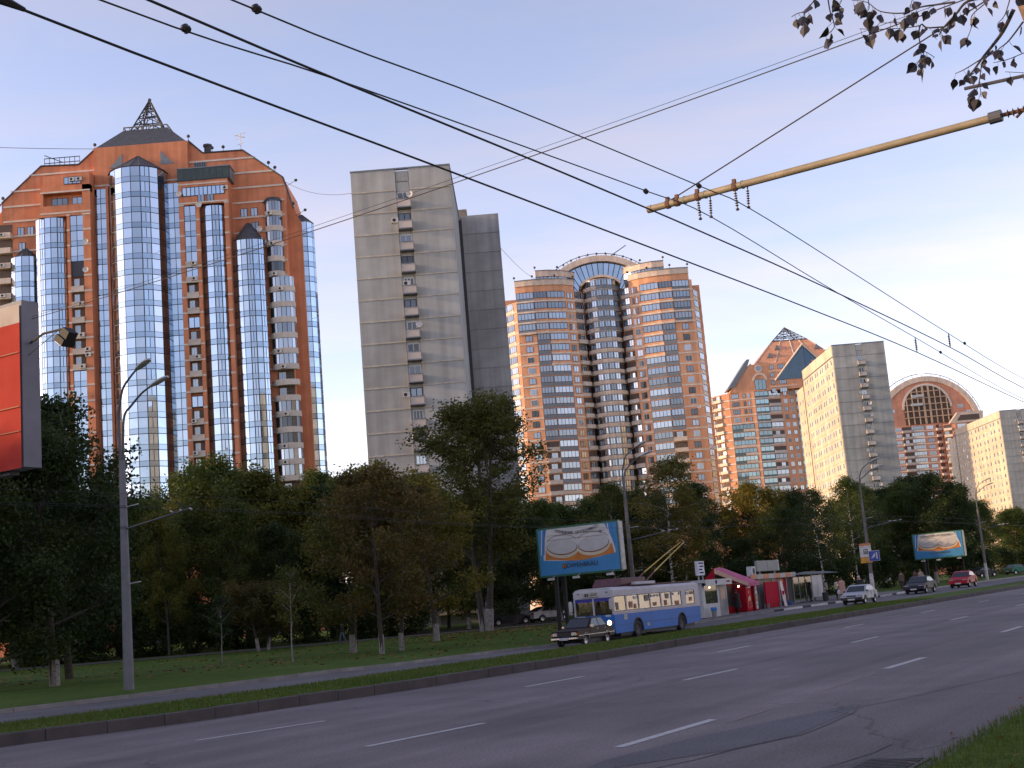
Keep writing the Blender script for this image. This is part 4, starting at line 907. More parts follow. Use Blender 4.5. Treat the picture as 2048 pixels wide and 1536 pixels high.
LF = {'dark': leafmat('leaf_dark', [(0.019, 0.035, 0.009), (0.035, 0.057, 0.014), (0.068, 0.084, 0.019)]),
      'green': leafmat('leaf_green', [(0.037, 0.062, 0.013), (0.069, 0.098, 0.018), (0.131, 0.131, 0.027)]),
      'olive': leafmat('leaf_olive', [(0.036, 0.054, 0.012), (0.084, 0.096, 0.017), (0.180, 0.144, 0.026)]),
      'yellow': leafmat('leaf_yellow', [(0.055, 0.077, 0.013), (0.143, 0.127, 0.018), (0.297, 0.187, 0.024)]),
      'brown': leafmat('leaf_brown', [(.055, .055, .014), (.105, .078, .020), (.19, .105, .026)]),
      'birch': leafmat('leaf_birch', [(0.048, 0.066, 0.014), (0.102, 0.102, 0.022), (0.228, 0.168, 0.030)]),
      'linden': leafmat('leaf_linden', [(.050, .066, .013), (.085, .092, .018), (.145, .115, .024)]),
      'rust': leafmat('leaf_rust', [(.07, .04, .012), (.15, .06, .018), (.22, .09, .02)])}
def skeleton(H, seed, base, spread, nprim, nsec, r0, fork=0, droop=0., top=.9, lean=0., rise=0.):
    """returns wood mesh builder and a list of leafy shoots (start, end)"""
    q = random.Random(seed); g = MB(); shoots = []
    def limb(p, d, ln, ra, rb, segs=4, wob=.12, grav=0.):
        pts = [p.copy()]; dd = d.normalized()
        for i in range(segs):
            dd = (dd+Vector((q.uniform(-wob, wob), q.uniform(-wob, wob), q.uniform(-wob, wob)-grav))).normalized(); pts.append(pts[-1]+dd*ln/segs)
        g.tube(pts, [ra+(rb-ra)*i/segs for i in range(segs+1)], 6 if ra > .06 else 4, cap=False); return pts
    stems = []
    if fork:
        for k in range(fork): a = k*2*math.pi/fork+seed; stems.append((Vector((math.cos(a)*.5, math.sin(a)*.3, -.1)), Vector((math.cos(a)*.16, math.sin(a)*.12, 1))))
    else: stems = [(Vector((0, 0, -.1)), Vector((lean, 0, 1)))]
    for p0, d0 in stems:
        tr = limb(p0, d0, H*top, r0, r0*.12, 8, .05)
        for i in range(nprim):
            t = base+(1-base)*((i+q.random())/nprim); k = min(int(t*8), 7); p = tr[k].lerp(tr[k+1], t*8-k); a = i*2.4+q.uniform(-.5, .5)
            prof = math.sin(math.pi*min(1, (.18+.80*(t-base)/(1-base))))**.7
            ln = spread*prof*q.uniform(.8, 1.15); up = .35+.9*t+rise; d = Vector((math.cos(a), math.sin(a), up)); rr = max(.02, r0*.42*(1-t*.75))
            lp = limb(p, d, ln, rr, rr*.25, 4, .16, droop*.3)
            for j in range(nsec):
                s = .3+.7*(j+q.random())/nsec; kk = min(int(s*4), 3); pp = lp[kk].lerp(lp[kk+1], s*4-kk); b = a+q.uniform(-1.5, 1.5)
                dd = Vector((math.cos(b), math.sin(b), q.uniform(-.35, .9)-droop)); l2 = ln*q.uniform(.28, .5)*(1.15-s*.5)
                sp = limb(pp, dd, l2, rr*.32, .008, 2, .2, droop*.25); shoots.append((sp[0], sp[-1])); 
            shoots.append((lp[2], lp[-1]))
        shoots.append((tr[-2], tr[-1]))
    return g, shoots, q
def leaves(shoots, q, per, nl, size, scat, drop=0.):
    g = MB(); V = g.v; F = g.f
    for a, b in shoots:
        for c in range(per):
            if q.random() < drop: continue
            t = .25+.8*q.random(); p = a.lerp(b, t)+Vector((q.gauss(0, scat*.5), q.gauss(0, scat*.5), q.gauss(0, scat*.4)))
            for k in range(nl):
                x, y, z = p.x+q.gauss(0, scat*.55), p.y+q.gauss(0, scat*.55), p.z+q.gauss(0, scat*.42)
                s = size*q.uniform(.6, 1.25); u = Vector((q.gauss(0, 1), q.gauss(0, 1), q.gauss(0, .7))).normalized(); w = u.cross(Vector((q.gauss(0, 1), q.gauss(0, 1), q.gauss(0, 1)))).normalized()
                u *= s; w *= s*.62; o = len(V)
                V += [(x-u.x, y-u.y, z-u.z), (x+w.x, y+w.y, z+w.z), (x+u.x, y+u.y, z+u.z), (x-w.x, y-w.y, z-w.z)]; F.append((o, o+1, o+2, o+3)); g.mi.append(0)
    return g
PROTO = {}
def proto(key, H, wood, seed, base, spread, nprim, nsec, r0, per, nl, size, scat, fork=0, droop=0., drop=0., wash=None, lean=0., top=.9, rise=0.):
    g, sh, q = skeleton(H, seed, base, spread, nprim, nsec, r0, fork, droop, top, lean, rise); l = leaves(sh, q, per, nl, size, scat, drop)
    trunk = g.mesh('trunk', wood); crown = l.mesh('crown', LF['green'])
    for p in trunk.polygons: p.use_smooth = True
    ws = None
    if wash:
        w = MB()
        if fork:
            for k in range(fork): a = k*2*math.pi/fork+seed; d = Vector((math.cos(a)*.16, math.sin(a)*.12, 1)).normalized(); s = Vector((math.cos(a)*.5, math.sin(a)*.3, -.1)); w.tube([s, s+d*wash], [r0*1.08, r0*1.02], 9, False)
        else: w.tube([(0, 0, -.1), (0, 0, wash)], [r0*1.10, r0*1.03], 9, False)
        ws = w.mesh('whitewash', M_BARKW)
    PROTO[key] = (H, trunk, crown, ws)
proto('round', 13, M_BARK, 1, .16, 4.6, 20, 6, .24, 6, 22, .115, .62, wash=1.3)
proto('dense', 14, M_BARK, 2, .10, 4.4, 22, 6, .22, 7, 24, .115, .66)
proto('tall', 15, M_BARK, 3, .18, 3.7, 22, 6, .19, 6, 20, .11, .55)
proto('airy', 12, M_BARK, 4, .16, 4.3, 20, 6, .17, 6, 15, .115, .48, drop=.12, wash=1.2)
proto('big', 19.3, M_BARK, 5, .27, 6.0, 15, 8, .30, 7, 20, .125, .60, fork=2, wash=1.9, drop=.12, rise=.8)
proto('birch', 14, M_BIRCH, 6, .22, 3.0, 24, 6, .13, 6, 17, .085, .5, droop=.45, drop=.1)
proto('birch_slim', 13, M_BIRCH, 16, .34, 2.5, 20, 6, .11, 5, 16, .085, .5, droop=.45, drop=.1)
proto('crab', 4.6, M_BARK, 7, .30, 3.0, 12, 6, .12, 6, 18, .085, .42, fork=2, wash=1.1)
proto('sapling', 5, M_BARKW, 8, .40, 1.2, 12, 4, .05, 3, 9, .08, .28, drop=.15)
proto('shrub', 3.6, M_BARK, 9, .05, 2.2, 14, 4, .06, 5, 18, .11, .5)
def tree(name, key, leaf, label, loc, H, rz=0., group=None, wide=1., cat='tree'):
    h0, tr, cr, ws = PROTO[key]; s = H/h0; o = thing(name, label, cat, loc, rz, group); o.scale = (s*wide, s*wide, s)
    t = obj('trunk', tr, o); c = obj('crown', cr, o)
    c.material_slots[0].link = 'OBJECT'; c.material_slots[0].material = LF[leaf]
    if ws: obj('whitewash', ws, t)
    return o
def clear_of_road(x, y, h, vmin=43.):          # keep the wood behind the lamp posts and billboards
    v = -x*cu+y*su
    if x > 12 and v < vmin: k = vmin/v; return x*k, y*k, (h-1.7)*k+1.7
    return x, y, h
def gp(x, y): return (x, y, gz_world(x, y)-.02)
tree('leafy_tree', 'dense', 'dark', 'dark spreading tree behind the red billboard at the picture edge', gp(-22.9, 55.5), 12.3, .3)
tree('leafy_tree', 'round', 'dark', 'dark tree with a slim trunk second from the red billboard', gp(-21.3, 58.5), 11.8, 1.7)
tree('leafy_tree', 'dense', 'dark', 'tallest dark tree left of the nearest lamp post, pale trunk foot', gp(-25.4, 72), 16.4, 2.2, wide=.9)
tree('leafy_tree', 'dense', 'dark', 'broad dark tree rising over the red billboard corner', gp(-29.5, 70), 16.5, 4.2)
tree('maple_tree', 'airy', 'brown', 'rusty brown airy tree on the lawn left of the twin-trunked tree', gp(-9.0, 78.3), 11.6, .6)
tree('maple_tree', 'airy', 'brown', 'thinner brown tree just behind the rusty airy one', gp(-8.2, 82.2), 10.9, 2.9)
tree('maple_tree', 'round', 'olive', 'olive green tree whose trunk stands in a bare earth ring', gp(-11.6, 85), 11.8, 4.)
tree('maple_tree', 'round', 'yellow', 'yellowing round tree right of the rusty brown trees', gp(-7.0, 96), 12.6, 1.1)
tree('linden_tree', 'big', 'linden', 'largest green tree with twin whitewashed trunks before the parked cars', gp(-3.7, 108), 19.6, .25, wide=1.06)
tree('crab_tree', 'crab', 'brown', 'small low brown tree with a forked white trunk on the lawn', gp(-22.2, 108.5), 4.9, .4, wide=1.1)
tree('sapling', 'sapling', 'dark', 'thin dark sapling nearest the small brown tree', gp(-20.3, 86), 4.6, .4)
tree('sapling', 'sapling', 'olive', 'slender pale-stemmed sapling standing alone on the lawn', gp(-13.4, 73.4), 5.6, 1.4)
tree('birch_tree', 'birch', 'birch', 'tall yellow-green birch behind the trolleybus poles', gp(13.2, 120.5), 15.2, .4, wide=1.25)
tree('birch_tree', 'birch_slim', 'birch', 'slim birch with a bright white stem right of the tall yellow-green birch', gp(14.6, 121.5), 11.5, 2.4)
tree('birch_tree', 'birch', 'olive', 'olive birch rising behind the near beer billboard', gp(8.2, 124), 13.6, 1.2)
tree('birch_tree', 'birch_slim', 'dark', 'slender birch behind the bus shelter', gp(27.3, 121.5), 10.8, .2)
tree('birch_tree', 'birch', 'green', 'white-stemmed birch left of the bus stop sign pole', gp(34.6, 138), 13.2, 1.9)
tree('birch_tree', 'birch_slim', 'dark', 'thin birch just right of the bus stop sign pole', gp(37.5, 146), 12.6, 3.)
tree('birch_tree', 'birch_slim', 'green', 'pale birch trunk between the sign pole and the far billboard', gp(40.4, 152), 12.5, 4.4)
tree('leafy_tree', 'round', 'dark', 'tree with a pale trunk directly below the far billboard', gp(50.5, 163), 14, 4.4)
tree('leafy_tree', 'tall', 'dark', 'slim pale-trunked tree right of the far billboard posts', gp(55, 166), 13, 2.4)
tree('maple_tree', 'round', 'yellow', 'golden tree in front of the pyramid-roofed tower', gp(26.4, 150), 13.6, 2.4)
tree('maple_tree', 'round', 'rust', 'rust red tree at the far right end of the wood', gp(72.5, 176), 10.6, .3)
tree('maple_tree', 'round', 'yellow', 'golden tree top showing before the mirror glass tower', gp(-35.4, 139), 16.4, .9)
tree('maple_tree', 'tall', 'yellow', 'bright yellow narrow crown just right of the nearest lamp post', gp(-32.2, 116.6), 13.6, .9, wide=.8)
tree('maple_tree', 'dense', 'yellow', 'yellow-topped tree between the mirror glass tower and the grey slab', gp(-22.5, 131), 16.2, 1.9)
WOOD_L = [(-62.8, 119, 17.5), (-58.6, 120.5, 17.5), (-50.1, 119.6, 17.5), (-46.8, 119, 17.5), (-38.2, 122.5, 15.5), (-34.9, 121.6, 14.9), (-26.7, 118.9, 14.2), (-21.9, 119.4, 11.9), (-15.9, 122.8, 12.9), (-10.8, 121.4, 13.7), (-5.7, 120.6, 10.9), (-1.4, 120, 11.3), (2.8, 121.6, 8), (-68.1, 130.2, 17.5), (-63, 129.5, 17.5), (-57.7, 132.2, 17.5), (-49.8, 129, 17.5), (-44.9, 131.6, 17.5), (-41.2, 130.8, 17.2), (-32.4, 133.3, 19.8), (-28.1, 129.9, 18.6), (-20.2, 133.2, 16.4), (-13.8, 129.5, 15.5), (-8.4, 133.3, 13.6), (-4.7, 129.3, 13.9), (1.8, 129, 12.4), (-74.9, 141.8, 17.5), (-67.8, 142.2, 17.5), (-62.7, 146.5, 17.5), (-54.4, 143.5, 17.5), (-49.7, 143.6, 17.5), (-43.4, 145.9, 17.5), (-37.6, 142.8, 21), (-31.2, 145.8, 18.8), (-23.6, 144.3, 19.5), (-17.5, 144.8, 19), (-11.6, 142, 16.3), (-2.9, 146.1, 15), (3.7, 144.7, 13.1), (9.8, 144.9, 13.4)]
WOOD_R = [(10.5, 128.1, 12.2), (16.4, 129.7, 13.1), (22.3, 134, 6.7), (26.3, 134.8, 9.7), (31.7, 133.7, 9.6), (38.5, 135.4, 10.4), (45, 139.2, 9.7), (49.4, 139.4, 8), (55.2, 142, 4.9), (60.3, 142.9, 6.4), (7.8, 143.6, 13.3), (13.9, 147.6, 13.3), (20.9, 146.6, 12.8), (25.9, 148.6, 11.3), (30.8, 150.6, 12.4), (38.3, 153.4, 13.2), (45, 151.4, 12.4), (50.8, 156.3, 10.4), (57.4, 154.9, 8.3), (64.5, 160.1, 7.8), (68.9, 159.6, 7.1), (8.9, 160.1, 14.1), (16.5, 165.6, 15.7), (24.9, 166.6, 12.2), (32.4, 170.2, 12.7), (41.4, 170.7, 13.2), (47.4, 170.9, 13.7), (51.1, 171.3, 15.2), (59.9, 174, 10.7), (65.5, 174.3, 8.9), (72.4, 179.1, 8.3), (78.3, 177.6, 8.3), (66, 198, 12.9), (74, 198.1, 10.2), (82, 199.5, 9.2), (90, 191.6, 8), (99, 195.8, 7.5)]
wl_ = random.Random(21)
ORD = 'first second third fourth fifth sixth seventh eighth ninth tenth eleventh twelfth thirteenth fourteenth fifteenth sixteenth seventeenth eighteenth nineteenth twentieth'.split()
def ordw(n): return ORD[n] if n < 20 else ('twenty-' if n < 29 else 'thirty-' if n < 39 else 'forty-')+ORD[(n-19) % 10-1 if (n-19) % 10 else 0] if (n+1) % 10 else {29: 'thirtieth', 39: 'fortieth', 49: 'fiftieth'}[n]
def azx(x, y): return math.degrees(math.atan2(x, y))
def row_labels(lst, bounds, fmt):              # numbers the trees of each depth row from left to right, as seen in the picture
    out = {}
    for r, (a, b, nm) in enumerate(bounds):
        mem = sorted([i for i, q in enumerate(lst) if a <= q[3] < b and azx(q[0], q[1]) > -22.5], key=lambda i: azx(lst[i][0], lst[i][1]))
        for k, i in enumerate(mem): out[i] = fmt % (ordw(k), nm)
    return out
LL = row_labels([(x, y, h, y) for x, y, h in WOOD_L], ((0, 126, 'front'), (126, 137, 'middle'), (137, 999, 'back')), 'leafy wood tree behind the lawn, %s from the left in the %s row')
LR = row_labels([(x, y, h, y-.25*x) for x, y, h in WOOD_R], ((0, 135, 'front'), (135, 150, 'middle'), (150, 999, 'back')), 'leafy wood tree behind the bus stop, %s from the left in the %s row')
for i, (x, y, h) in enumerate(WOOD_L):
    tree('wood_tree', wl_.choice(('round', 'dense', 'tall', 'dense')), wl_.choice(('dark', 'dark', 'dark', 'green', 'olive') if y < 126 else ('dark', 'green', 'olive', 'olive', 'yellow')), LL.get(i, 'wood tree beyond the left edge of the picture'), gp(x, y), h, wl_.uniform(0, 6), 'wood behind the lawn', wl_.uniform(.9, 1.15))
for i, (x, y, h) in enumerate(WOOD_R):
    x, y, h = clear_of_road(x, y, h, 45)
    tree('wood_tree', wl_.choice(('round', 'dense', 'tall', 'birch')), wl_.choice(('dark', 'dark', 'green', 'dark') if y < 150 else ('dark', 'dark', 'green', 'green')), LR.get(i, 'wood tree beyond the right edge of the picture'), gp(x, y), h, wl_.uniform(0, 6), 'wood behind the bus stop', wl_.uniform(.95, 1.25))
x = -46; ns_ = 0  # shrubs added to fill the black shade under the crowns
while x < 62:
    y = 118.2+wl_.uniform(-.8, 1.5) if x < 3 else 125+.22*x+wl_.uniform(-1, 2)
    xs0 = x; x, y, _h = clear_of_road(x, y, 3, 43)
    if not -9 < x < 4:
        tree('shrub', 'shrub', 'dark', 'low dark shrub added to fill the shade at the foot of the wood, %s from the left' % ordw(ns_), gp(x, y), wl_.uniform(2.6, 4.2), wl_.uniform(0, 6), 'shrubs added to fill the shade along the wood', 1.15, 'shrub')
        ns_ += 1
    x = xs0+wl_.uniform(2.0, 3.0)
for i in range(44):  # unseen rows added to keep the low sun off the avenue
    u, v = -64+4*(i % 22)+wl_.uniform(-1, 1), 41+12*(i//22)+wl_.uniform(-2, 6)
    if u > 17: continue
    p = P(u, v); tree('wood_tree', 'dense', 'dark', 'unseen roadside tree added beyond the left edge to shade the avenue', (p.x, p.y, 0), wl_.uniform(10.4, 12)+2.4*(i//22)+(1.6 if -24 < u < -7 else 0), wl_.uniform(0, 6), 'roadside trees added beyond the left edge')
for i in range(13):  # unseen row added to darken and break up reflections in bus and cars
    p = P(22+8*i+wl_.uniform(-1, 1), -8+wl_.uniform(-2, 1)); tree('reflected_tree', 'round', 'olive', 'unseen street tree added behind the viewer to break up window reflections', (p.x, p.y, .1), wl_.uniform(8.5, 11.5), wl_.uniform(0, 6), 'street trees added behind the viewer')
# ================================================================ street furniture, wires, billboards
M_POLE = mat('pole_concrete', (.15, .135, .13), .85, var=.15, scale=3, bump=.4, bscale=20)
M_POLEG = mat('pole_grey_paint', (.165, .17, .19), .7, .1, var=.08, scale=3)
M_TUBE = mat('lamp_tube', (.10, .10, .11), .55, .4, var=.1)
M_LAMPW = mat('lamp_shell', (.42, .42, .41), .5, .1, var=.06); M_LENS = mat('lamp_lens', (.5, .5, .48), .25, 0, var=.04)
M_PORC = mat('porcelain', (.55, .53, .50), .4); M_WIRE = mat('wire_black', (.02, .02, .024), .6); M_WIREC = mat('wire_copper', (.10, .07, .045), .5, .5)
M_ARM = mat('ochre_pipe', (.30, .245, .16), .6, .1, var=.12, scale=4); M_RUSTY = mat('rusty_iron', (.17, .085, .05), .8, .2, var=.25, scale=12)
M_INS = mat('dark_insulator', (.035, .03, .034), .45)
def smooth(pts, n=5):
    pts = [Vector(p) for p in pts]; out = []
    for i in range(len(pts)-1):
        a, b, c, d = pts[max(i-1, 0)], pts[i], pts[i+1], pts[min(i+2, len(pts)-1)]
        for k in range(n): t = k/n; out.append(.5*((2*b)+(c-a)*t+(2*a-5*b+4*c-d)*t*t+(3*b-a-3*c+d)*t**3))
    return out+[pts[-1]]
def lamp_post(label, u, v, H=11.2, ma=M_POLE, r0=.17, white=False, arm=3.4):
    p = P(u, v); o = thing('lamp_post', label, 'lamp post', (p.x, p.y, gz_world(p.x, p.y)), RZ, 'lamp posts along the side road')
    m = MB(); m.tube([(0, 0, -.1), (0, 0, 4.5), (0, 0, H*.72)], [r0, r0*.82, r0*.6], 12); m.build('pole', ma, o, smooth=True)
    for z in (3.75, 4.9, 5.75, 6.5): m = MB(); m.tube([(0, 0, z), (0, 0, z+.1)], r0*.93-z*.006, 12); m.build('pole_band', M_TUBE, o)
    for k, (du, top) in enumerate(((-.22, H), (.22, H-.55))):
        pts = [(du*.25, 0, H*.72-.3), (du*.4, 0, H*.72+.9), (du*.6, -.06, H*.72+1.7), (du*.9, -.35, top-.65), (du*1.2, -.85, top-.25), (du*1.5, -1.25, top-.05)]
        sp = smooth(pts, 4); m = MB(); m.tube(sp, [.055-.02*i/len(sp) for i in range(len(sp))], 7); a = m.build('lamp_arm', M_TUBE, o, smooth=True)
        c = Vector((du*1.5, -1.25, top-.05)); d = Vector((du*.5, -.93, .28)).normalized(); s = d.cross(Vector((0, 0, 1))).normalized(); n = s.cross(d)
        m = MB(); prof = [(-.05, .05, .05), (.1, .11, .09), (.4, .16, .11), (.7, .15, .09), (.86, .08, .05)]; ring = []
        for t, w, h in prof:
            for kk in range(10): an = 2*math.pi*kk/10; ring.append(c+d*t+s*(w*math.cos(an))+n*(h*math.sin(an)*(1 if math.sin(an) > 0 else .5)))
        m.add(ring, [(i*10+j, i*10+(j+1) % 10, (i+1)*10+(j+1) % 10, (i+1)*10+j) for i in range(4) for j in range(10)]+[tuple(range(10))[::-1], tuple(range(40, 50))]); hd = m.build('lamp_head', M_LAMPW, a, smooth=True)
    if arm:
        m = MB(); m.tube([(0, -.1, 5.75), (0, -arm, 6.15)], [.04, .032], 7); ba = m.build('trolley_bracket', M_TUBE, o)
        for yy in (arm*.72, arm*.86, arm*1.0):
            m = MB(); m.tube([(-.22, -yy-.18, 6.13), (.22, -yy+.18, 6.13)], .032, 6); m.build('insulator', M_PORC, ba)
        m = MB(); m.tube([(0, 0, 7.3), (0, -arm, 6.18)], .012, 4); m.build('stay_wire', M_WIRE, ba)
        for z in (6.55, 3.75): m = MB(); m.tube([(0, -.1, z), (0, -.78, z+.04)], .02, 5); m.build('flag_rod', M_LAMPW, o)
    if white: m = MB(); m.tube([(0, 0, 0), (0, 0, 1.9)], [r0*1.03, r0*.98], 12); m.build('white_base', mat('base_white', (.50, .48, .46), .85, var=.2, scale=4), o)
    return o
lamp_post('grey lamp post nearest the viewer, standing before the mirror glass tower', 33.1, 36.9, 11.5, M_POLEG, .19)
lamp_post('concrete lamp post rising behind the trolleybus', 75.6, 37.6, 11.7)
lp3 = lamp_post('lamp post with a whitewashed foot carrying the bus stop signs', 110.2, 32.4, 11.3, white=True, arm=3.0)
lamp_post('farthest lamp post, right of the distant billboard', 156, 32.6, 11.3, white=True, arm=3.0)
lamp_post('small distant lamp post, beyond the far end of the wood', 197, 32.6, 11.3, arm=0)
def sagline(p, q, sag, n=14): p, q = Vector(p), Vector(q); return [p.lerp(q, i/n)-Vector((0, 0, sag*4*(i/n)*(1-i/n))) for i in range(n+1)]
def polyuv(pts): return [P(u, v, z) for u, v, z in pts]
def wire(label, pts, r, ma=M_WIRE, name='overhead_wire', grp='trolley wires over the near lane'):
    m = MB(); m.tube(pts, r, 6); return m.build(name, ma, None, label=label, cat='wire', group=grp)
w1 = [(-30, 5.25, 5.3), (-8, 5.25, 5.05), (0, 5.25, 4.93), (4.06, 5.25, 4.94), (7.93, 5.25, 5.05), (12.27, 5.25, 5.17), (16.2, 5.25, 5.27), (22.2, 5.25, 5.38), (31.7, 5.25, 5.39), (45, 5.25, 5.5), (60, 5.25, 5.6), (140, 5.25, 5.7)]
w2 = [(-30, 5.25, 5.9), (-8, 5.25, 5.2), (0, 5.25, 5.0), (4.65, 5.25, 5.19), (6.6, 5.25, 5.37), (8.87, 5.25, 5.55), (11.7, 5.25, 5.76), (13.4, 5.25, 5.86), (17.4, 5.25, 5.74), (22.15, 5.25, 5.64), (31.7, 5.25, 5.46), (45, 5.25, 5.75), (52, 5.25, 5.95), (140, 5.25, 6)]
w3 = [(-30, 4.75, 5.3), (-8, 4.75, 5.05), (0, 4.75, 4.93), (4.53, 4.75, 4.98), (8.77, 4.75, 5.14), (11.8, 4.75, 5.24), (15.7, 4.75, 5.33), (22.6, 4.75, 5.41), (28.9, 4.75, 5.36), (45, 4.75, 5.5), (60, 4.75, 5.6), (140, 4.75, 5.7)]
w4 = [(-30, 4.75, 5.9), (-8, 4.75, 5.25), (0, 4.75, 5.03), (5.17, 4.75, 5.22), (8.07, 4.75, 5.47), (11.9, 4.75, 5.74), (13.37, 4.75, 5.82), (17, 4.75, 5.76), (22, 4.75, 5.66), (29, 4.75, 5.58), (45, 4.75, 5.8), (52, 4.75, 5.95), (140, 4.75, 6)]
wire('lowest black contact wire, running from the top left corner', smooth(polyuv(w1)), .0078)
wire('thin carrier wire clamped above the lowest contact wire', smooth(polyuv(w2)), .0056)
wire('second black contact wire, crossing the thin carrier wire', smooth(polyuv(w3)), .0078)
wire('uppermost of the wires, carried to the farther insulator pair of the ochre arm', smooth(polyuv(w4)), .0056)
def clamp(p, lab, s=.72):
    m = MB(); d = Vector((su, cu, 0)); m.tube([p-d*.05*s, p-d*.03*s, p+d*.03*s, p+d*.05*s], [.012*s, .035*s, .035*s, .012*s], 6); m.tube([p+Vector((0, 0, -.04*s)), p+Vector((0, 0, .04*s))], .018*s, 5)
    m.build('wire_clamp', M_WIRE, None, label=lab, cat='clamp', group='clamps on the trolley wires')
for u, v, z, lab in ((5.3, 5.25, 5.25, 'black clamp on the thin carrier wire near the top edge'), (5.37, 4.75, 5.24, 'black clamp on the uppermost wire at the top edge'), (11.7, 5.25, 5.755, 'clamp on the carrier wire left of the ochre arm'), (11.9, 4.75, 5.74, 'clamp on the uppermost wire behind the ochre arm'), (23.9, 5.25, 5.6, 'small clamp on the carrier wire beyond the dropper'), (23.6, 4.75, 5.64, 'small clamp on the uppermost wire beyond the dropper')): clamp(P(u, v, z), lab)
def dropper(u, v, z0, z1, lab):
    o = thing('insulator_dropper', lab, 'insulator', P(u, v, z1), RZ, 'droppers between the trolley wires'); h = z0-z1; m = MB(); m.tube([(0, 0, 0), (0, 0, h)], .008, 5); m.build('rod', M_WIRE, o)
    for k in range(6): m = MB(); z = h*(.18+.12*k); m.lathe([(.008, z-.012), (.024, z), (.008, z+.012)], 8); m.build('shed', M_INS, o)
dropper(22.15, 5.25, 5.645, 5.385, 'short dropper insulator joining the lower pair of wires'); dropper(22.4, 4.75, 5.66, 5.405, 'short dropper insulator joining the upper pair of wires')
m = MB(); m.tube([P(2.6, 5.25, 4.9), P(3.2, 5.25, 4.955), P(3.9, 5.25, 4.955), P(4.15, 5.25, 4.945)], [.03, .05, .04, .012], 6); m.build('section_insulator', M_WIRE, None, label='black section insulator on the lowest wire at the top left corner', cat='insulator')
# ochre bracket arm with its insulators, on a pole beyond the right edge
AP = P(13.05, .2); arm = thing('bracket_arm', 'ochre pipe bracket arm holding the trolley wires at upper right', 'bracket arm', P(13.05, .2, .12), RZ)
Lm = lambda u, v, z: (u-13.05, v-.2, z-.12)
m = MB(); m.tube([(0, 0, 0), (0, 0, 4.5), (0, 0, 9.5)], [.15, .13, .1], 12); m.build('pole', M_POLE, arm, smooth=True)
m = MB(); m.tube([Lm(13.11, 2.05, 6.08), Lm(13.34, 5.94, 6.10)], [.041, .041], 12); m.tube([Lm(13.34, 5.93, 6.1), Lm(13.342, 5.985, 6.1)], [.046, .044], 12); m.build('pipe', M_ARM, arm, smooth=True)
m = MB(); m.tube([Lm(13.1, 1.98, 6.08), Lm(13.11, 2.1, 6.08)], .062, 12); m.build('flange', M_TUBE, arm)
m = MB(); m.tube([Lm(13.06, .3, 6.07), Lm(13.1, 2.0, 6.08)], .022, 8)
for k in range(7): v = 1.92-.05*k; m.lathe([(.022, -.008), (.045, 0), (.022, .008)], 8, Lm(13.1, v, 6.08), 'y')
m.build('coil_insulator', M_RUSTY, arm)
m = MB(); m.tube([Lm(13.1, 1.85, 6.02), Lm(13.07, .3, 7.2)], .014, 6); m.build('brace', M_RUSTY, arm)
m = MB(); m.tube([Lm(13.16, 2.3, 6.47), Lm(13.06, .1, 6.32)], .018, 6); m.build('side_rod', M_TUBE, arm)
def collar(v, extra=True):
    t = (v-2.05)/3.89; u = 13.11+.23*t; z = 6.08+.02*t; k = obj('collar', None, arm, Lm(u, v, z)); m = MB(); m.tube([(0, -.022, 0), (0, .022, 0)], .052, 10); m.span((-.02, -.02, .04), (.02, .02, .085)); m.build('clamp_ring', M_RUSTY, k)
    m = MB(); m.tube([(0, -.11, 0), (0, -.085, 0)], .047, 10); m.build('clamp_ring', mat('green_clamp', (.06, .12, .10), .6), k)
    if extra:
        for dy in (0., -.14):
            s = obj('insulator_string', None, k, (0.02*(dy < 0), dy, -.05)); s.rotation_euler = (.06 if dy else -.02, 0, 0); m = MB(); m.tube([(0, 0, .02), (0, 0, -.23)], .008, 5)
            for q in range(6): z = -.03-.028*q; m.lathe([(.006, z+.008), (.021, z), (.006, z-.010)], 8)
            m.lathe([(.004, -.2), (.02, -.205), (.02, -.225), (.004, -.23)], 6); m.build('sheds', M_INS, s)
for v in (5.34, 4.88): collar(v)
collar(5.72, False); collar(5.60, False)
wire('taut stay wire from the ochre arm up to the pole beyond the right edge', [P(13.33, 5.66, 6.15), P(13.05, .25, 7.85)], .0075, M_WIREC, 'stay_wire', 'single cables')
wire('rusty cable spanning from the near pole to the red billboard', smooth(sagline(P(13.05, .2, 7.5), P(15.4, 19.5, 7.62), .16)), .0065, M_WIREC, 'cable', 'single cables')
wire('second strand hung close beside the rusty cable', smooth(sagline(P(13.05, .25, 7.54), P(15.4, 19.5, 7.66), .135)), .003, M_WIRE, 'cable', 'single cables')
for k, (dv, z) in enumerate(((2.2, 6.06), (2.7, 6.06), (2.4, 6.5))):
    pts = [P(u, fv(u)+(1.0 if u > 60 else 2.4)-dv-(.6 if u > 100 else 0), z+gz_world(*P(u, fv(u)+1).xy)*.6) for u in (-40, -5, 33, 54, 75, 93, 110, 133, 156, 197, 260)]
    wire(('nearer of the faint wires along the dark wood', 'middle faint wire strung along the dark wood', 'higher faint wire strung between the lamp posts')[k], smooth(pts, 4), .006, M_WIRE, grp='wires along the lamp posts')
wire('hair-thin wire running from the mirror glass tower roof to the left edge', sagline((-78, 243, 97), (-150, 235, 105), 1.2), .05, M_WIREC, 'roof_wire', 'hair-thin roof wires')
wire('hair-thin wire strung from the mirror glass tower to the grey slab', sagline((-41, 243, 87), (-17, 165, 57.6), 1.5), .035, M_WIREC, 'roof_wire', 'hair-thin roof wires')
wire('hair-thin wire strung from the grey slab to the arched tower', sagline((-3, 182, 57.4), (10, 358, 92), 1.5), .04, M_WIREC, 'roof_wire', 'hair-thin roof wires')

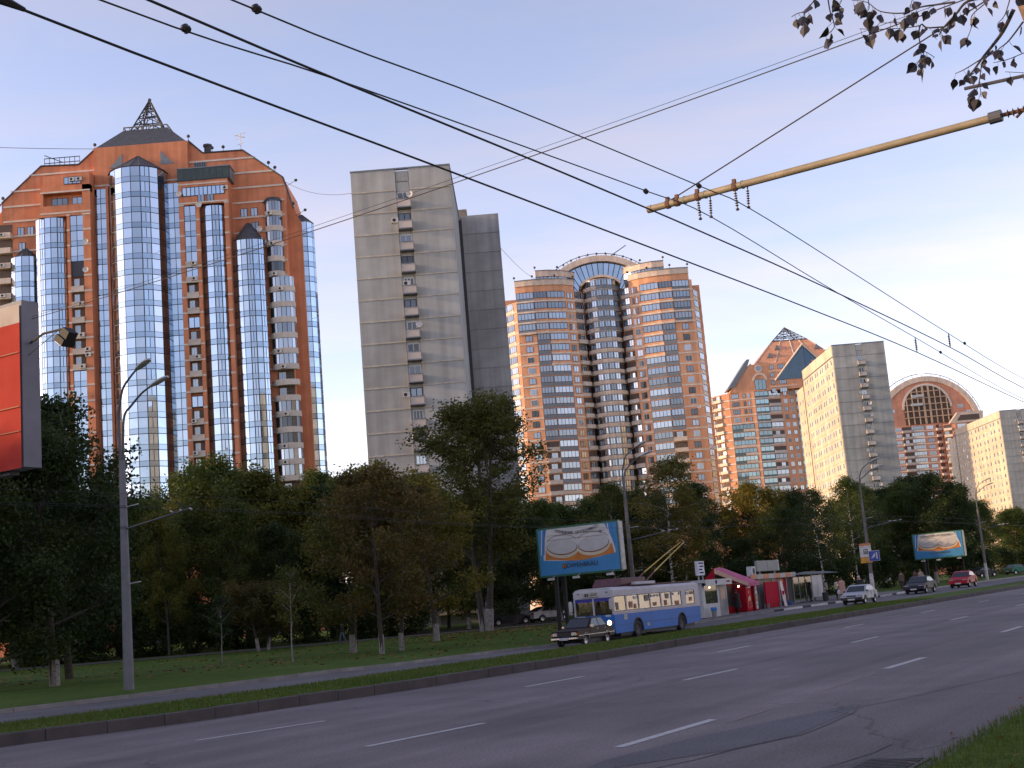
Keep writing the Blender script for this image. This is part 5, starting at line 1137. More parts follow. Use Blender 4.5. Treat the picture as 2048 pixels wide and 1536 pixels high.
# ---------------------------------------------------------------- lettering helper
def lettering(s, size, ma, parent, loc, rot, name='lettering'):
    me = textmesh(s, size).copy(); me.materials.clear(); me.materials.append(ma); o = obj(name, me, parent, loc); o.rotation_euler = rot; return o
# ---------------------------------------------------------------- beer billboards
M_GRFR = mat('green_frame', (.015, .10, .055), .5, var=.1); M_PBLUE = mat('poster_blue', (.03, .19, .42), .5, var=.05, scale=.8); M_PBLUED = mat('poster_blue_fold', (.015, .11, .30), .5); M_PWH = mat('poster_white', (.50, .49, .48), .55, var=.04, scale=.8); M_PCRM = mat('poster_cream', (.50, .43, .31), .55, var=.06); M_AMB = mat('poster_amber', (.52, .20, .025), .5, hue=(.36, .09, .015), scale=1.2); M_INK = mat('poster_ink', (.02, .022, .03), .6); M_LINE2 = mat('poster_line', (.14, .05, .02), .6); M_GLS = mat('poster_glass', (.42, .41, .41), .5, var=.05, scale=2)
def beer_board(label, u, v0, v1, z0, z1, text=True):
    Wd, Hh = v1-v0, z1-z0; c = P(u, (v0+v1)/2); gz = gz_world(c.x, c.y); o = thing('billboard', label, 'billboard', (c.x, c.y, gz), RZ, 'beer billboards'); z0 -= gz
    m = MB(); m.span((-.18, -Wd/2-.12, z0-.12), (.18, Wd/2+.12, z0+Hh+.12)); m.build('panel', M_GRFR, o)
    m = MB(); m.span((-.24, -Wd/2-.2, z0-.05), (.26, -Wd/2-.125, z0+Hh+.05)); m.build('end_trim', mat('trim_grey', (.30, .30, .32), .5, .3), o)
    L = lambda s, t, k: (-.184-.004*k, Wd/2-s*Wd, z0+t*Hh)
    def shape(name, ma, pts, k): m = MB(); m.poly([L(s, t, k) for s, t in pts]); return m.build(name, ma, po)
    m = MB(); m.poly([L(0, 0, 0), L(1, 0, 0), L(1, 1, 0), L(0, 1, 0)]); po = m.build('poster', M_PBLUE, o)
    arcl = [(.05+.065*(i/8)**1.6, .33+.67*i/8) for i in range(9)]; arcr = [(.965-.115*(i/8)**1.6, .36+.64*i/8) for i in range(9)]
    shape('white_field', M_PWH, arcl[:1]+[(.3, .285), (.5, .27), (.7, .29)]+arcr+arcl[:0:-1], 1)
    for i, (a, b) in enumerate(((.02, .05), (.055, .085), (.885, .91), (.93, .955))): shape('curtain_fold', M_PBLUED if i % 2 else M_PWH, [(a, .45), (a+.012, .45), (b+.012, 1), (b, 1)] if a < .5 else [(b, .5), (b+.01, .5), (a+.01, 1), (a, 1)], 2)
    lens = [(.09+.83*i/14, .30+.035*math.cos(math.pi*(i/14)*2)-.0) for i in range(15)]; shape('beer', M_AMB, [(.075, .34)]+lens+[(.945, .36), (.93, .56), (.5, .46), (.09, .56)], 3)
    ell = lambda cx, cy, rx, ry, a0=0, a1=360, n=28, tl=0.: [(cx+rx*math.cos(R(a0+(a1-a0)*i/n)), cy+ry*math.sin(R(a0+(a1-a0)*i/n))+tl*rx*math.cos(R(a0+(a1-a0)*i/n))) for i in range(n+1)]
    for cx, tl in ((.30, -.1), (.70, .1)):
        shape('foam', M_PCRM, ell(cx, .53, .205, .185, tl=tl)[:-1], 4); shape('rim', M_LINE2, ell(cx, .59, .196, .178, tl=tl)[:-1], 5); shape('glass', M_GLS, ell(cx, .605, .190, .170, tl=tl)[:-1], 6)
        e1, e2 = ell(cx, .70, .192, .155, 10, 170, 20), ell(cx, .70, .186, .147, 10, 170, 20); m = MB()
        for i in range(20): m.quad(L(*e2[i], 8), L(*e1[i], 8), L(*e1[i+1], 8), L(*e2[i+1], 8))
        m.build('rim_line', M_LINE2, po)
        shape('foam_gap', M_PWH, [(cx-.14, .605+.1), (cx+.14, .605+.1), (cx+.13, .605+.108), (cx-.13, .605+.108)], 7)
    shape('cleft', M_AMB, [(.488, .31), (.512, .31), (.504, .44), (.496, .44)], 9)
    if text:
        rt = (math.pi/2, 0, -math.pi/2); word = '-УКРАШЕНИЕ ОКТОБЕРФЕСТ-'; n = len(word)
        for i, ch in enumerate(word):
            if ch == ' ': continue
            t = i/(n-1); s = .21+.58*t; yy = .87+.10*(2*t-1)**2; x, y, z = L(s, yy, 10); oo = lettering(ch, .25, M_INK, po, (x, y, z), rt, 'letter'); oo.rotation_euler = Matrix.Rotation(-math.pi/2, 3, 'Z').to_4x4().to_3x3().to_4x4().to_euler() if False else (math.pi/2, -math.atan(.62*(2*t-1)*.5), -math.pi/2)
        lettering('LÖWENBRÄU', .40, M_INK, po, L(.52, .17, 10), rt); lettering('II', .30, M_INK, po, L(.80, .83, 10), rt, 'scale_mark')
        m = MB(); m.poly([L(.315+.03*math.cos(a*.524), .17+.06*math.sin(a*.524), 10) for a in range(12)]); m.build('emblem', M_INK, po); m = MB(); m.poly([L(.315+.021*math.cos(a*.524), .17+.042*math.sin(a*.524), 11) for a in range(12)]); m.build('emblem_core', M_AMB, po)
        m = MB(); m.poly([L(s, t, 12) for s, t in ((.307, .15), (.322, .15), (.326, .175), (.318, .195), (.31, .185))]); m.build('emblem_lion', M_INK, po)
        for t in (.755, .855): shape('scale_line', M_LINE2, [(.12, t), (.86, t), (.86, t+.006), (.12, t+.006)], 9)
    else:
        rt = (math.pi/2, 0, -math.pi/2); lettering('УКРАШЕНИЕ ОКТОБЕРФЕСТ', .26, M_INK, po, L(.5, .90, 10), rt); lettering('LÖWENBRÄU', .36, M_INK, po, L(.52, .19, 10), rt)
    for du, dv_ in ((.36, Wd/2-.75), (1.3, Wd/2-.8)): m = MB(); m.tube([(du, dv_, -.1), (du, dv_, z0+Hh*.8)], .14, 10); m.build('post', M_BLK, o)
    m = MB(); m.span((.2, Wd/2-1.1, z0+.3), (1.4, Wd/2-.5, z0+.5)); m.build('crossbeam', M_BLK, o)
    for s in (.18, .5, .92):
        m = MB(); m.tube([L(s, -.02, 0), (-.7, Wd/2-s*Wd, z0-.25)], .02, 5); m.span((-.85, Wd/2-s*Wd-.2, z0-.34), (-.62, Wd/2-s*Wd+.2, z0-.2)); m.build('floodlight', M_LAMPW, o)
    return o
beer_board('near beer billboard with blue and white poster behind the trolleybus', 72.5, 36.75, 42.45, 3.42, 6.32)
beer_board('distant beer billboard with the same poster before the dark wood', 146.3, 32.6, 37.8, 3.16, 5.78, False)
# ---------------------------------------------------------------- red billboard at the left edge
c = P(15.35, 22.42); rb = thing('billboard', 'red vinyl billboard with a grey side cut by the left picture edge', 'billboard', (c.x, c.y, .2), RZ)
m = MB(); m.span((-.19, -3.0, 4.66), (.19, 3.0, 7.74)); m.build('box', mat('board_grey', (.21, .215, .25), .7, .1, var=.07, scale=1.5, bump=.2), rb)
g = MB(); ny, nz_ = 40, 26
for j in range(ny+1):
    for i in range(nz_+1):
        y = -2.99+5.98*j/ny; z = 4.64+3.02*i/nz_; d = (.02*math.sin(z*5+.8*math.sin(y*2.3))+.016*math.sin(y*6+z*4)+.006*math.sin(z*13))*min(1, (y+3.0)*2.2)
        g.v.append((-.235-d*.8, y, z))
for j in range(ny):
    for i in range(nz_): a = j*(nz_+1)+i; g.f.append((a, a+1, a+nz_+2, a+nz_+1)); g.mi.append(1 if i >= nz_-3 else 0)
g.build('vinyl_sheet', [mat('red_vinyl', (.42, .050, .035), .8, hue=(.35, .034, .026), scale=1.1, spec=.12), mat('white_vinyl', (.46, .40, .36), .8, var=.06, spec=.12)], rb, smooth='all')
for z in (5.3, 5.75, 6.75): m = MB(); m.span((-.27, -2.99, z), (-.262, 2.99, z+.012)); m.build('seam', M_LINE2, rb)
m = MB(); m.tube([(0, 0, -.1), (0, 0, 4.7)], .22, 14); m.build('post', M_TUBE, rb); m = MB(); m.span((-.10, -2.5, 4.58), (.10, 2.5, 4.66)); m.build('beam', M_TUBE, rb)
fl_ = obj('floodlight', None, rb, (-.6, -4.75, 6.72)); m = MB(); m.tube([(.6, 1.75, .24), (.2, .9, .2), (0, .1, .12)], .022, 6); m.tube([(.55, 1.75, .0), (0, .3, .1)], .008, 4); m.build('arm', M_WIRE, fl_)
m = MB(); T = Matrix.Rotation(R(38), 4, 'X'); m.box((0, 0, 0), (.20, .20, .16), 0, T); m.box((0, .02, -.14), (.26, .24, .12), 0, T); m.build('lamp_box', M_BLK, fl_); m = MB(); m.box((0, .02, -.205), (.22, .2, .012), 0, T); m.build('lamp_glass', M_LENS, fl_)
# ================================================================ vehicles
def paint(name, col, var=.03): return mat(name, col, .45, .0, var=var, scale=2, spec=.12)
M_TYRE = mat('tyre', (.018, .017, .017), .85, var=.1); M_RIM = mat('alloy_rim', (.48, .48, .49), .35, .7); M_CHR = mat('chrome', (.62, .62, .63), .2, .9); M_PLATE = mat('number_plate', (.46, .45, .43), .6, var=.05)
M_CARG = mat('car_glass', (.03, .034, .04), .08, .12, var=.05, spec=.5); M_PLA = mat('black_plastic', (.022, .022, .023), .6); M_HEAD = mat('headlamp', (.42, .43, .44), .15, .3); M_TAIL = mat('tail_lamp', (.35, .02, .02), .3); M_INDI = mat('indicator', (.50, .19, .03), .35)
M_SKIN = mat('skin', (.45, .27, .19), .6, var=.05)
_wh = {}
def wheel(o, x, y, r, w, side, rim=M_RIM):
    k = (r, w, rim.name)
    if k not in _wh:
        t = MB(); t.lathe([(r*.62, -w/2), (r*.93, -w/2), (r, -w*.36), (r, w*.36), (r*.93, w/2), (r*.62, w/2)], 20, axis='y'); tm = t.mesh('tyre', M_TYRE)
        q = MB(); q.lathe([(0, w*.30), (r*.16, w*.36), (r*.2, w*.25), (r*.52, w*.30), (r*.63, w*.46), (r*.66, w*.2), (r*.66, -w*.4), (0, -w*.4)], 20, axis='y'); q2 = MB(); rm = q.mesh('rim', rim)
        s = MB()
        for a in range(5): an = a*2*math.pi/5; s.box((math.cos(an)*r*.33, w*.36, math.sin(an)*r*.33), (.001, .01, .001)); 
        _wh[k] = (tm, rm)
    tm, rm = _wh[k]; h = obj('wheel', None, o, (x, y, r)); 
    if side < 0: h.rotation_euler = (0, 0, math.pi)
    obj('tyre', tm, h); obj('rim', rm, h); return h
def shell(outline, hw, tuck, zr, name, ma, o, bev=.03):
    """side outline in XZ thickened to a car body, its flanks tucked in towards roof and sill by 'tuck(z)'"""
    m = MB(); n = len(outline); L = [(x, tuck(z)*hw, z) for x, z in outline]; Rr = [(x, -tuck(z)*hw, z) for x, z in outline]
    m.add(L+Rr, [(i, (i+1) % n, (i+1) % n+n, i+n) for i in range(n)]+[tuple(range(n))[::-1], tuple(range(n, 2*n))])
    ob = m.build(name, ma, o, fix=True)
    bm = bmesh.new(); bm.from_mesh(ob.data); es = [e for e in bm.edges if len(e.link_faces) == 2 and e.calc_face_angle(0) > .5]
    bmesh.ops.bevel(bm, geom=es, offset=bev, segments=2, affect='EDGES', clamp_overlap=True); bm.to_mesh(ob.data); bm.free()
    for p in ob.data.polygons: p.use_smooth = True
    try: ob.data.set_sharp_from_angle(angle=R(35))
    except Exception: pass
    return ob
def car(name, label, loc, rz, col, d, plates=True, group=None):
    o = thing(name, label, 'car', loc, rz, group); L, Wd = d['len'], d['w']; hw = Wd/2; r = d.get('r', .29); fx, rx = d['fx'], d['rx']; pm = col
    arch = lambda cx: [(cx-math.cos(R(a))*(r+.07), .0+max(d.get('sill', .24), r+math.sin(R(a))*(r+.07))) for a in range(15, 170, 17)]
    body = [(d['rear_b'], .34)]+arch(rx)+arch(fx)+d['top']
    tk = lambda z: 1-.05*max(0, (z-.62))/.4-.05*max(0, (.5-z))/.3
    b = shell(body, hw, tk, 1, 'body', pm, o, .035)
    gh = d['cabin']; zb = gh[0][1]; zt = max(z for x, z in gh); tg = lambda z: .955-.17*(z-zb)/(zt-zb)
    cab = shell(gh, hw, tg, 1, 'cabin', pm, o, .03)
    def pane(nm, q, sgn=None, ma=M_CARG):
        m = MB()
        if sgn is not None:                                    # side window from XZ corners
            pts = [(x, sgn*(tg(z)*hw+.006), z) for x, z in q]; m.poly(pts if sgn < 0 else pts[::-1])
        else: m.poly(q)
        return m.build(nm, ma, cab)
    for q in d['side']:
        for s in (1, -1): pane('side_window', q, s)
    def cross(a, b2, nm, off):                                   # windscreen / rear screen between two outline points
        (x0, z0), (x1, z1) = a, b2; k0, k1 = .07, .93; A = (x0+(x1-x0)*k0, z0+(z1-z0)*k0); B = (x0+(x1-x0)*k1, z0+(z1-z0)*k1); ya, yb = tg(A[1])*hw-.09, tg(B[1])*hw-.09
        nx, nz_ = (z1-z0), -(x1-x0); ll = math.hypot(nx, nz_); nx, nz_ = nx/ll*off, nz_/ll*off; m = MB(); P4 = [(A[0]+nx, -ya, A[1]+nz_), (A[0]+nx, ya, A[1]+nz_), (B[0]+nx, yb, B[1]+nz_), (B[0]+nx, -yb, B[1]+nz_)]; m.poly(P4); return m.build(nm, M_CARG, cab, fix=False)
    cross(gh[0], gh[1], 'windscreen', .008); cross(gh[-1], gh[-2], 'rear_screen', -.008)
    for s in (1, -1):
        wheel(o, fx, s*(hw-.10), r, .18, s, d.get('rim', M_RIM)); wheel(o, rx, s*(hw-.10), r, .18, s, d.get('rim', M_RIM))
        m = MB(); m.span((0, 0, 0), (.1, .16*s, .1)); mo = m.build('mirror', d.get('mir', M_PLA), o, loc=(gh[0][0]-.28, s*hw*.95, zb+.03))
        hx, hz, hwid, hh = d['lamp']; m = MB(); m.span((0, -hwid/2, 0), (.05, hwid/2, hh)); m.build('headlight', M_HEAD, o, loc=(hx, s*(hw-.12-hwid/2), hz))
        m = MB(); m.span((-.03, -.06, 0), (.05, .05, hh*.8)); m.build('indicator', M_INDI, o, loc=(hx-.01, s*(hw-.085), hz))
        tx, tz, twid, th = d['tail']; m = MB(); m.span((-.03, -twid/2, 0), (.03, twid/2, th)); m.build('tail_light', M_TAIL, o, loc=(tx, s*(hw-.07-twid/2), tz))
        for hxx in d['handle']: m = MB(); m.span((-.08, -.012, -.012), (.08, .012, .012)); m.build('door_handle', d.get('trim', M_PLA), o, loc=(hxx, s*(hw+.002), d['belt']-.10))
        for sx in d['seam']: m = MB(); m.span((-.006, -.006, .30), (.006, .006, d['belt'])); m.build('door_seam', M_PLA, o, loc=(sx, s*(hw+.0005), 0))
    gx, gz, gw, ghh = d['grille']; m = MB(); m.span((gx, -gw/2, gz), (gx+.04, gw/2, gz+ghh)); m.build('grille', M_PLA, o)
    bx, bz, bh, bm_ = d['bumper']; 
    m = MB(); m.span((bx-.06, -hw+.03, bz), (bx+.08, hw-.03, bz+bh)); m.build('front_bumper', bm_, o, bevel=.02); m = MB(); m.span((d['rear_b']-.09, -hw+.03, bz+.02), (d['rear_b']+.05, hw-.03, bz+bh+.02)); m.build('rear_bumper', bm_, o, bevel=.02)
    m = MB(); m.span((bx+.075, -.26, bz-.03), (bx+.095, .26, bz+.085)); m.build('number_plate', M_PLATE, o); m = MB(); m.span((d['rear_b']-.11, -.26, bz+.1), (d['rear_b']-.085, .26, bz+.21)); m.build('number_plate', M_PLATE, o)
    m = MB(); m.span((rx+.1, -hw+.15, .16), (fx-.1, hw-.15, .5)); m.build('underbody', M_PLA, o)
    return o
boxy = dict(len=4.13, w=1.62, fx=1.22, rx=-1.2, rear_b=-2.0, r=.29, top=[(1.98, .34), (2.05, .42), (2.05, .76), (2.0, .82), (.78, .93), (-1.2, .95), (-1.98, .90), (-2.05, .80), (-2.05, .45)],
    cabin=[(.80, .92), (.22, 1.41), (-.1, 1.44), (-.8, 1.43), (-.98, 1.39), (-1.42, .94)], side=[[(.56, .97), (.18, 1.36), (-.30, 1.375), (-.34, .98)], [(-.42, .98), (-.38, 1.375), (-.84, 1.365), (-1.16, .99)]],
    lamp=(2.02, .60, .26, .15), tail=(-2.05, .62, .32, .16), handle=(-.15, -.95), seam=(.62, -.38, -1.15), belt=.93, grille=(2.03, .56, .82, .20), bumper=(2.08, .40, .10, M_CHR), trim=M_CHR, mir=M_CHR)
hatch = dict(len=4.0, w=1.65, fx=1.23, rx=-1.23, rear_b=-1.95, r=.29, top=[(1.9, .34), (2.0, .45), (2.0, .62), (1.9, .70), (.85, .90), (-1.35, .97), (-1.72, .96), (-1.97, .92), (-2.0, .55)],
    cabin=[(.95, .88), (.28, 1.34), (-.1, 1.40), (-.85, 1.38), (-1.15, 1.30), (-1.75, .95)], side=[[(.66, .95), (.24, 1.29), (-.26, 1.325), (-.28, .98)], [(-.36, .98), (-.34, 1.325), (-.86, 1.31), (-1.0, 1.0)], [(-1.08, 1.01), (-.95, 1.29), (-1.1, 1.25), (-1.42, 1.02)]],
    lamp=(1.93, .58, .30, .13), tail=(-1.98, .68, .26, .20), handle=(-.2, -.95), seam=(.7, -.32, -1.2), belt=.93, grille=(1.96, .58, .7, .10), bumper=(1.98, .36, .18, M_PLA))
sedan = dict(len=4.6, w=1.74, fx=1.38, rx=-1.28, rear_b=-2.2, r=.31, top=[(2.15, .34), (2.25, .45), (2.26, .60), (2.05, .72), (.95, .92), (-1.5, .97), (-2.05, .97), (-2.24, .88), (-2.26, .5)],
    cabin=[(1.05, .90), (.30, 1.36), (-.2, 1.42), (-.85, 1.38), (-1.85, .97)], side=[[(.74, .97), (.26, 1.31), (-.28, 1.345), (-.30, .99)], [(-.38, .99), (-.36, 1.345), (-.82, 1.31), (-1.32, 1.01)]],
    lamp=(2.14, .58, .34, .13), tail=(-2.24, .70, .36, .16), handle=(-.2, -1.0), seam=(.8, -.34, -1.25), belt=.95, grille=(2.2, .58, .55, .09), bumper=(2.22, .36, .17, None))
compact = dict(sedan, len=4.2, rear_b=-1.95, fx=1.28, rx=-1.22, w=1.68, top=[(2.0, .34), (2.1, .45), (2.12, .62), (1.95, .74), (.95, .95), (-1.4, 1.02), (-1.8, 1.0), (-1.98, .90), (-2.0, .5)], cabin=[(1.05, .93), (.35, 1.38), (-.2, 1.45), (-.9, 1.40), (-1.7, 1.0)], side=[[(.76, 1.0), (.30, 1.33), (-.28, 1.375), (-.30, 1.02)], [(-.38, 1.02), (-.36, 1.375), (-.85, 1.33), (-1.25, 1.04)]], lamp=(2.02, .60, .30, .14), tail=(-1.97, .72, .3, .18), grille=(2.06, .60, .5, .08), bumper=(2.08, .36, .17, None))
def pc(u, v, dz=0.): p = P(u, v); return (p.x, p.y, zf(u)+dz)
BACK = RZ+math.pi                                     # facing the viewer's end of the street
pm = paint('maroon_black', (.020, .008, .010)); lada = car('boxy_sedan', 'old boxy dark maroon sedan driving just ahead of the trolleybus', pc(61.4, 33.75, .0), BACK, pm, boxy)
for s in (1, -1): m = MB(); m.span((-2.0, -.008, .0), (2.0, .008, .035)); m.build('chrome_strip', M_CHR, lada, loc=(0, s*.812, .56)); m = MB(); m.lathe([(.352, -.012), (.372, -.012), (.372, .012), (.352, .012)], 18, (1.22, s*.815, .30), 'y', R(10), R(170)); m.build('arch_trim', M_CHR, lada); m = MB(); m.lathe([(.352, -.012), (.372, -.012), (.372, .012), (.352, .012)], 18, (-1.2, s*.815, .30), 'y', R(10), R(170)); m.build('arch_trim', M_CHR, lada)
m = MB(); m.lathe([(0, -.12), (.06, -.1), (.09, 0), (.08, .1), (0, .14)], 8, (.35, .12, 1.12)); m.build('windscreen_toy', M_DISH if 'dish_white' in MATS else M_PLATE, lada)
car('hatchback', 'silver blue hatchback parked beside the bus shelter kerb', pc(96.0, 29.3), BACK, paint('silver_blue', (.36, .38, .42)), dict(hatch))
pd = paint('midnight_blue', (.030, .032, .045)); car('sedan', 'dark blue sedan parked right of the bus stop sign pole', pc(112.8, 29.1), BACK, pd, dict(sedan, bumper=(2.22, .36, .17, pd)))
pr_ = paint('cherry_red', (.36, .022, .035)); car('compact_car', 'red compact car, last in the row beside the verge', pc(122., 27.6), BACK, pr_, dict(compact, bumper=(2.08, .36, .17, pr_)))
pk = paint('dark_grey', (.05, .052, .062)); car('sedan', 'dark grey sedan parked behind the twin whitewashed trunks', (-2.1, 121.2, gz_world(-2, 121)+.04), .35, pk, dict(sedan, bumper=(2.22, .36, .17, pk)))
ps = paint('silver', (.46, .45, .46)); car('sedan', 'silver sedan parked left of the billboard posts, red tail lamp showing', (1.6, 122.6, gz_world(1, 122)+.04), .62, ps, dict(sedan, bumper=(2.22, .36, .17, ps)))
pg = paint('bottle_green', (.03, .17, .11)); car('hatchback', 'green car half hidden behind the farthest white-footed lamp post', (70.6, 190, gz_world(70, 190)+.03), .5, pg, dict(hatch))
pb = paint('far_black', (.03, .03, .035)); car('sedan', 'dark car standing left of the distant green car', (64.6, 187, gz_world(64, 187)+.03), .55, pb, dict(sedan, bumper=(2.22, .36, .17, pb)))

# ---------------------------------------------------------------- trolleybus
M_BBLUE = mat('bus_blue', (.016, .135, .47), .55, var=.06, scale=1.2, spec=.3); M_BWHT = mat('bus_white', (.46, .45, .48), .55, var=.06, scale=1.5, spec=.3); M_MAR = mat('roof_maroon', (.085, .022, .028), .6, var=.1); M_YEL = mat('pole_yellow', (.50, .33, .05), .5)
def seeglass(name, col, refl):
    m = bpy.data.materials.new(name); m.use_nodes = True; t = m.node_tree; N = t.nodes; L = t.links; N.remove(N['Principled BSDF']); g = N.new('ShaderNodeBsdfGlossy'); g.inputs['Roughness'].default_value = .03; tr = N.new('ShaderNodeBsdfTransparent'); tr.inputs['Color'].default_value = (*col, 1); x = N.new('ShaderNodeMixShader'); x.inputs[0].default_value = refl
    L.new(tr.outputs[0], x.inputs[1]); L.new(g.outputs[0], x.inputs[2]); L.new(x.outputs[0], N['Material Output'].inputs[0]); return m
M_BGL = seeglass('bus_glass', (.62, .60, .55), .20); M_BGL2 = seeglass('windscreen_glass', (.62, .64, .64), .12)
M_SEAT = mat('bus_interior', (.36, .24, .14), .8, var=.25, scale=2.2, hue=(.16, .10, .07)); M_LIT = mat('lit_headlamp', (.9, .8, .6), .3, emit=(1, .72, .42, 9))
bp = P(70.85, 34.9); bus = thing('trolleybus', 'blue and white trolleybus with a maroon roof stopped at the kerb', 'trolleybus', (bp.x, bp.y, zf(70.8)), BACK)
LH, HWb = 5.9, 1.25; ZB, ZT_ = .36, 2.88
def bar(a, b, nm, ma, par=bus, bev=0.): m = MB(); m.span(a, b); return m.build(nm, ma, par, bevel=bev)
# lower side skins with wheel arches
arches = lambda cx: [(cx-math.cos(R(a))*.62, max(ZB, .48+math.sin(R(a))*.62)) for a in range(-10, 191, 20)]
side = [(-LH, ZB+.12)]+arches(-3.05)+arches(3.0)+[(LH-.05, ZB), (LH, .6), (LH, 1.42), (-LH, 1.42)]
M_NOTE = mat('paper_notice', (.50, .49, .46), .7); M_REFLD = mat('dark_reflection', (.05, .045, .04), .5); M_REFLB = mat('brown_reflection', (.26, .13, .07), .7, var=.3, scale=6)
PANE_MARKS = {1: ((.25, .05, .16, .42, M_REFLD),), 3: ((.75, .72, .2, .16, M_NOTE), (.35, .12, .22, .35, M_REFLB), (.7, .05, .15, .25, M_REFLB)), 5: ((.72, .5, .24, .36, M_REFLD),), 7: ((.2, .76, .14, .14, M_NOTE), (.5, .76, .12, .14, M_NOTE), (.8, .76, .13, .14, M_NOTE), (.4, .1, .25, .2, M_REFLB)), 9: ((.6, .55, .25, .3, M_REFLD), (.4, .05, .2, .3, M_REFLB)), 11: ((.2, .78, .1, .14, M_NOTE), (.85, .75, .1, .16, M_NOTE), (.5, .0, .3, .25, M_REFLB)), 13: ((.25, .7, .22, .2, M_NOTE), (.7, .72, .2, .18, M_REFLB), (.55, .2, .2, .25, M_REFLB))}  # white paper notices, plus dark and brown patches painted as pane reflections
for s in (1, -1):
    m = MB(); n = len(side); y0, y1 = s*HWb, s*(HWb-.06); m.add([(x, y0, z) for x, z in side]+[(x, y1, z) for x, z in side], [tuple(range(n)), tuple(range(n, 2*n))[::-1]]+[(i, (i+1) % n, (i+1) % n+n, i+n) for i in range(n)]); m.build('side_panel', M_BBLUE, bus, fix=True)
    bar((-LH, s*(HWb+.004), 1.40), (LH, s*(HWb-.05), 1.56), 'belt_panel', M_BWHT); bar((-LH, s*(HWb+.004), 2.42), (LH, s*(HWb-.05), 2.74), 'cant_rail', M_BWHT)
    bar((-LH+.1, s*(HWb+.012), .80), (LH-.1, s*(HWb-.01), .815), 'side_moulding', M_PLA); bar((-LH+.05, s*(HWb+.008), 1.46), (LH-.05, s*(HWb), 1.475), 'stripe', mat('thin_stripe', (.30, .10, .10), .5))
    fr = [(.008, .13), (.138, .268), (.274, .395), (.402, .522), (.53, .648), (.656, .772), (.825, .94)]; xs_ = [5.9-11.8*f for q in fr for f in q]
    ed = [LH]+xs_+[-LH]
    for i in range(0, len(ed), 2): bar((ed[i+1], s*(HWb+.002), 1.56), (ed[i], s*(HWb-.06), 2.42), 'window_pillar', M_BWHT)
    for i in range(1, len(ed)-1, 2):
        m = MB(); m.add([(ed[i+1], s*(HWb-.012), 1.56), (ed[i], s*(HWb-.012), 1.56), (ed[i], s*(HWb-.026-.006*(i % 3)), 2.42), (ed[i+1], s*(HWb-.030), 2.42)], [(0, 1, 2, 3)]); w = m.build('side_window', M_BGL, bus)   # panes lean inwards
        if s > 0 and i in PANE_MARKS:
            for fx_, fz, w_, h_, mm_ in PANE_MARKS[i]: xx = ed[i]+(ed[i+1]-ed[i])*fx_; bar((xx-w_, HWb+.003, 1.6+.78*fz), (xx+w_, HWb-.004, 1.6+.78*fz+h_), 'notice_and_reflection', mm_, w)
        for zz in (1.56, 2.385): bar((ed[i+1], s*(HWb-.002), zz), (ed[i], s*(HWb-.04), zz+.035), 'window_rubber', M_PLA, w)
        for xx in (ed[i+1], ed[i]-.035): bar((xx, s*(HWb-.002), 1.595), (xx+.035, s*(HWb-.04), 2.385), 'window_rubber', M_PLA, w)
    for x, q in ((3.0, 1), (-3.05, 1)):
        wheel(bus, x, s*(HWb-.17), .50, .30, s, mat('bus_rim', (.07, .065, .062), .6, .3)); m = MB(); m.lathe([(.60, -.02), (.66, -.02), (.66, .02), (.60, .02)], 20, (x, s*(HWb+.004), .48), 'y', R(-8), R(188)); m.build('wheel_arch', M_PLA, bus, fix=True)
m = MB(); m.add([(x, y, z) for x in (-LH, LH) for y, z in ((-HWb, 2.7), (-1.12, 2.86), (-.8, 2.93), (.8, 2.93), (1.12, 2.86), (HWb, 2.7))], [(i, i+1, i+7, i+6) for i in range(5)]+[tuple(range(6))[::-1], tuple(range(6, 12))]); m.build('roof', M_BWHT, bus, fix=True)
bar((-5.6, -1.0, 2.935), (3.2, 1.0, 2.99), 'roof_deck', M_MAR)
# front: dash, twin windscreens with blue visor, destination box
bar((LH-.06, -HWb, .50), (LH+.03, HWb, 1.42), 'front_panel', M_BBLUE, bus, .02); bar((LH-.06, -HWb, 2.36), (LH+.03, HWb, 2.78), 'front_header', M_BWHT, bus, .02); bar((LH-.06, -HWb, 1.42), (LH+.02, -HWb+.1, 2.36), 'corner_post', M_BWHT); bar((LH-.06, HWb-.1, 1.42), (LH+.02, HWb, 2.36), 'corner_post', M_BWHT); bar((LH-.05, -.045, 1.42), (LH+.025, .045, 2.36), 'centre_post', M_BWHT)
for a, b in ((-1.15, -.045), (.045, 1.15)):
    bar((LH-.03, a, 1.42), (LH-.015, b, 2.36), 'windscreen', M_BGL2); m = MB(); m.span((LH-.012, a, 2.17), (LH+.0, b, 2.36)); m.build('sun_visor', mat('visor_blue', (.03, .035, .25), .5), bus)
db = bar((LH+.03, -.62, 2.44), (LH+.05, .38, 2.70), 'destination_sign', mat('sign_cream', (.42, .40, .33), .6)); bar((LH+.049, -.66, 2.42), (LH+.043, .42, 2.44), 'sign_edge', M_PLA, db)
for y0, y1, z0, z1 in ((-.50, -.38, 2.49, 2.65), (-.35, -.25, 2.49, 2.65), (-.12, .30, 2.60, 2.635), (-.15, .28, 2.525, 2.555)): bar((LH+.052, y0, z0), (LH+.055, y1, z1), 'sign_print', M_INK, db)
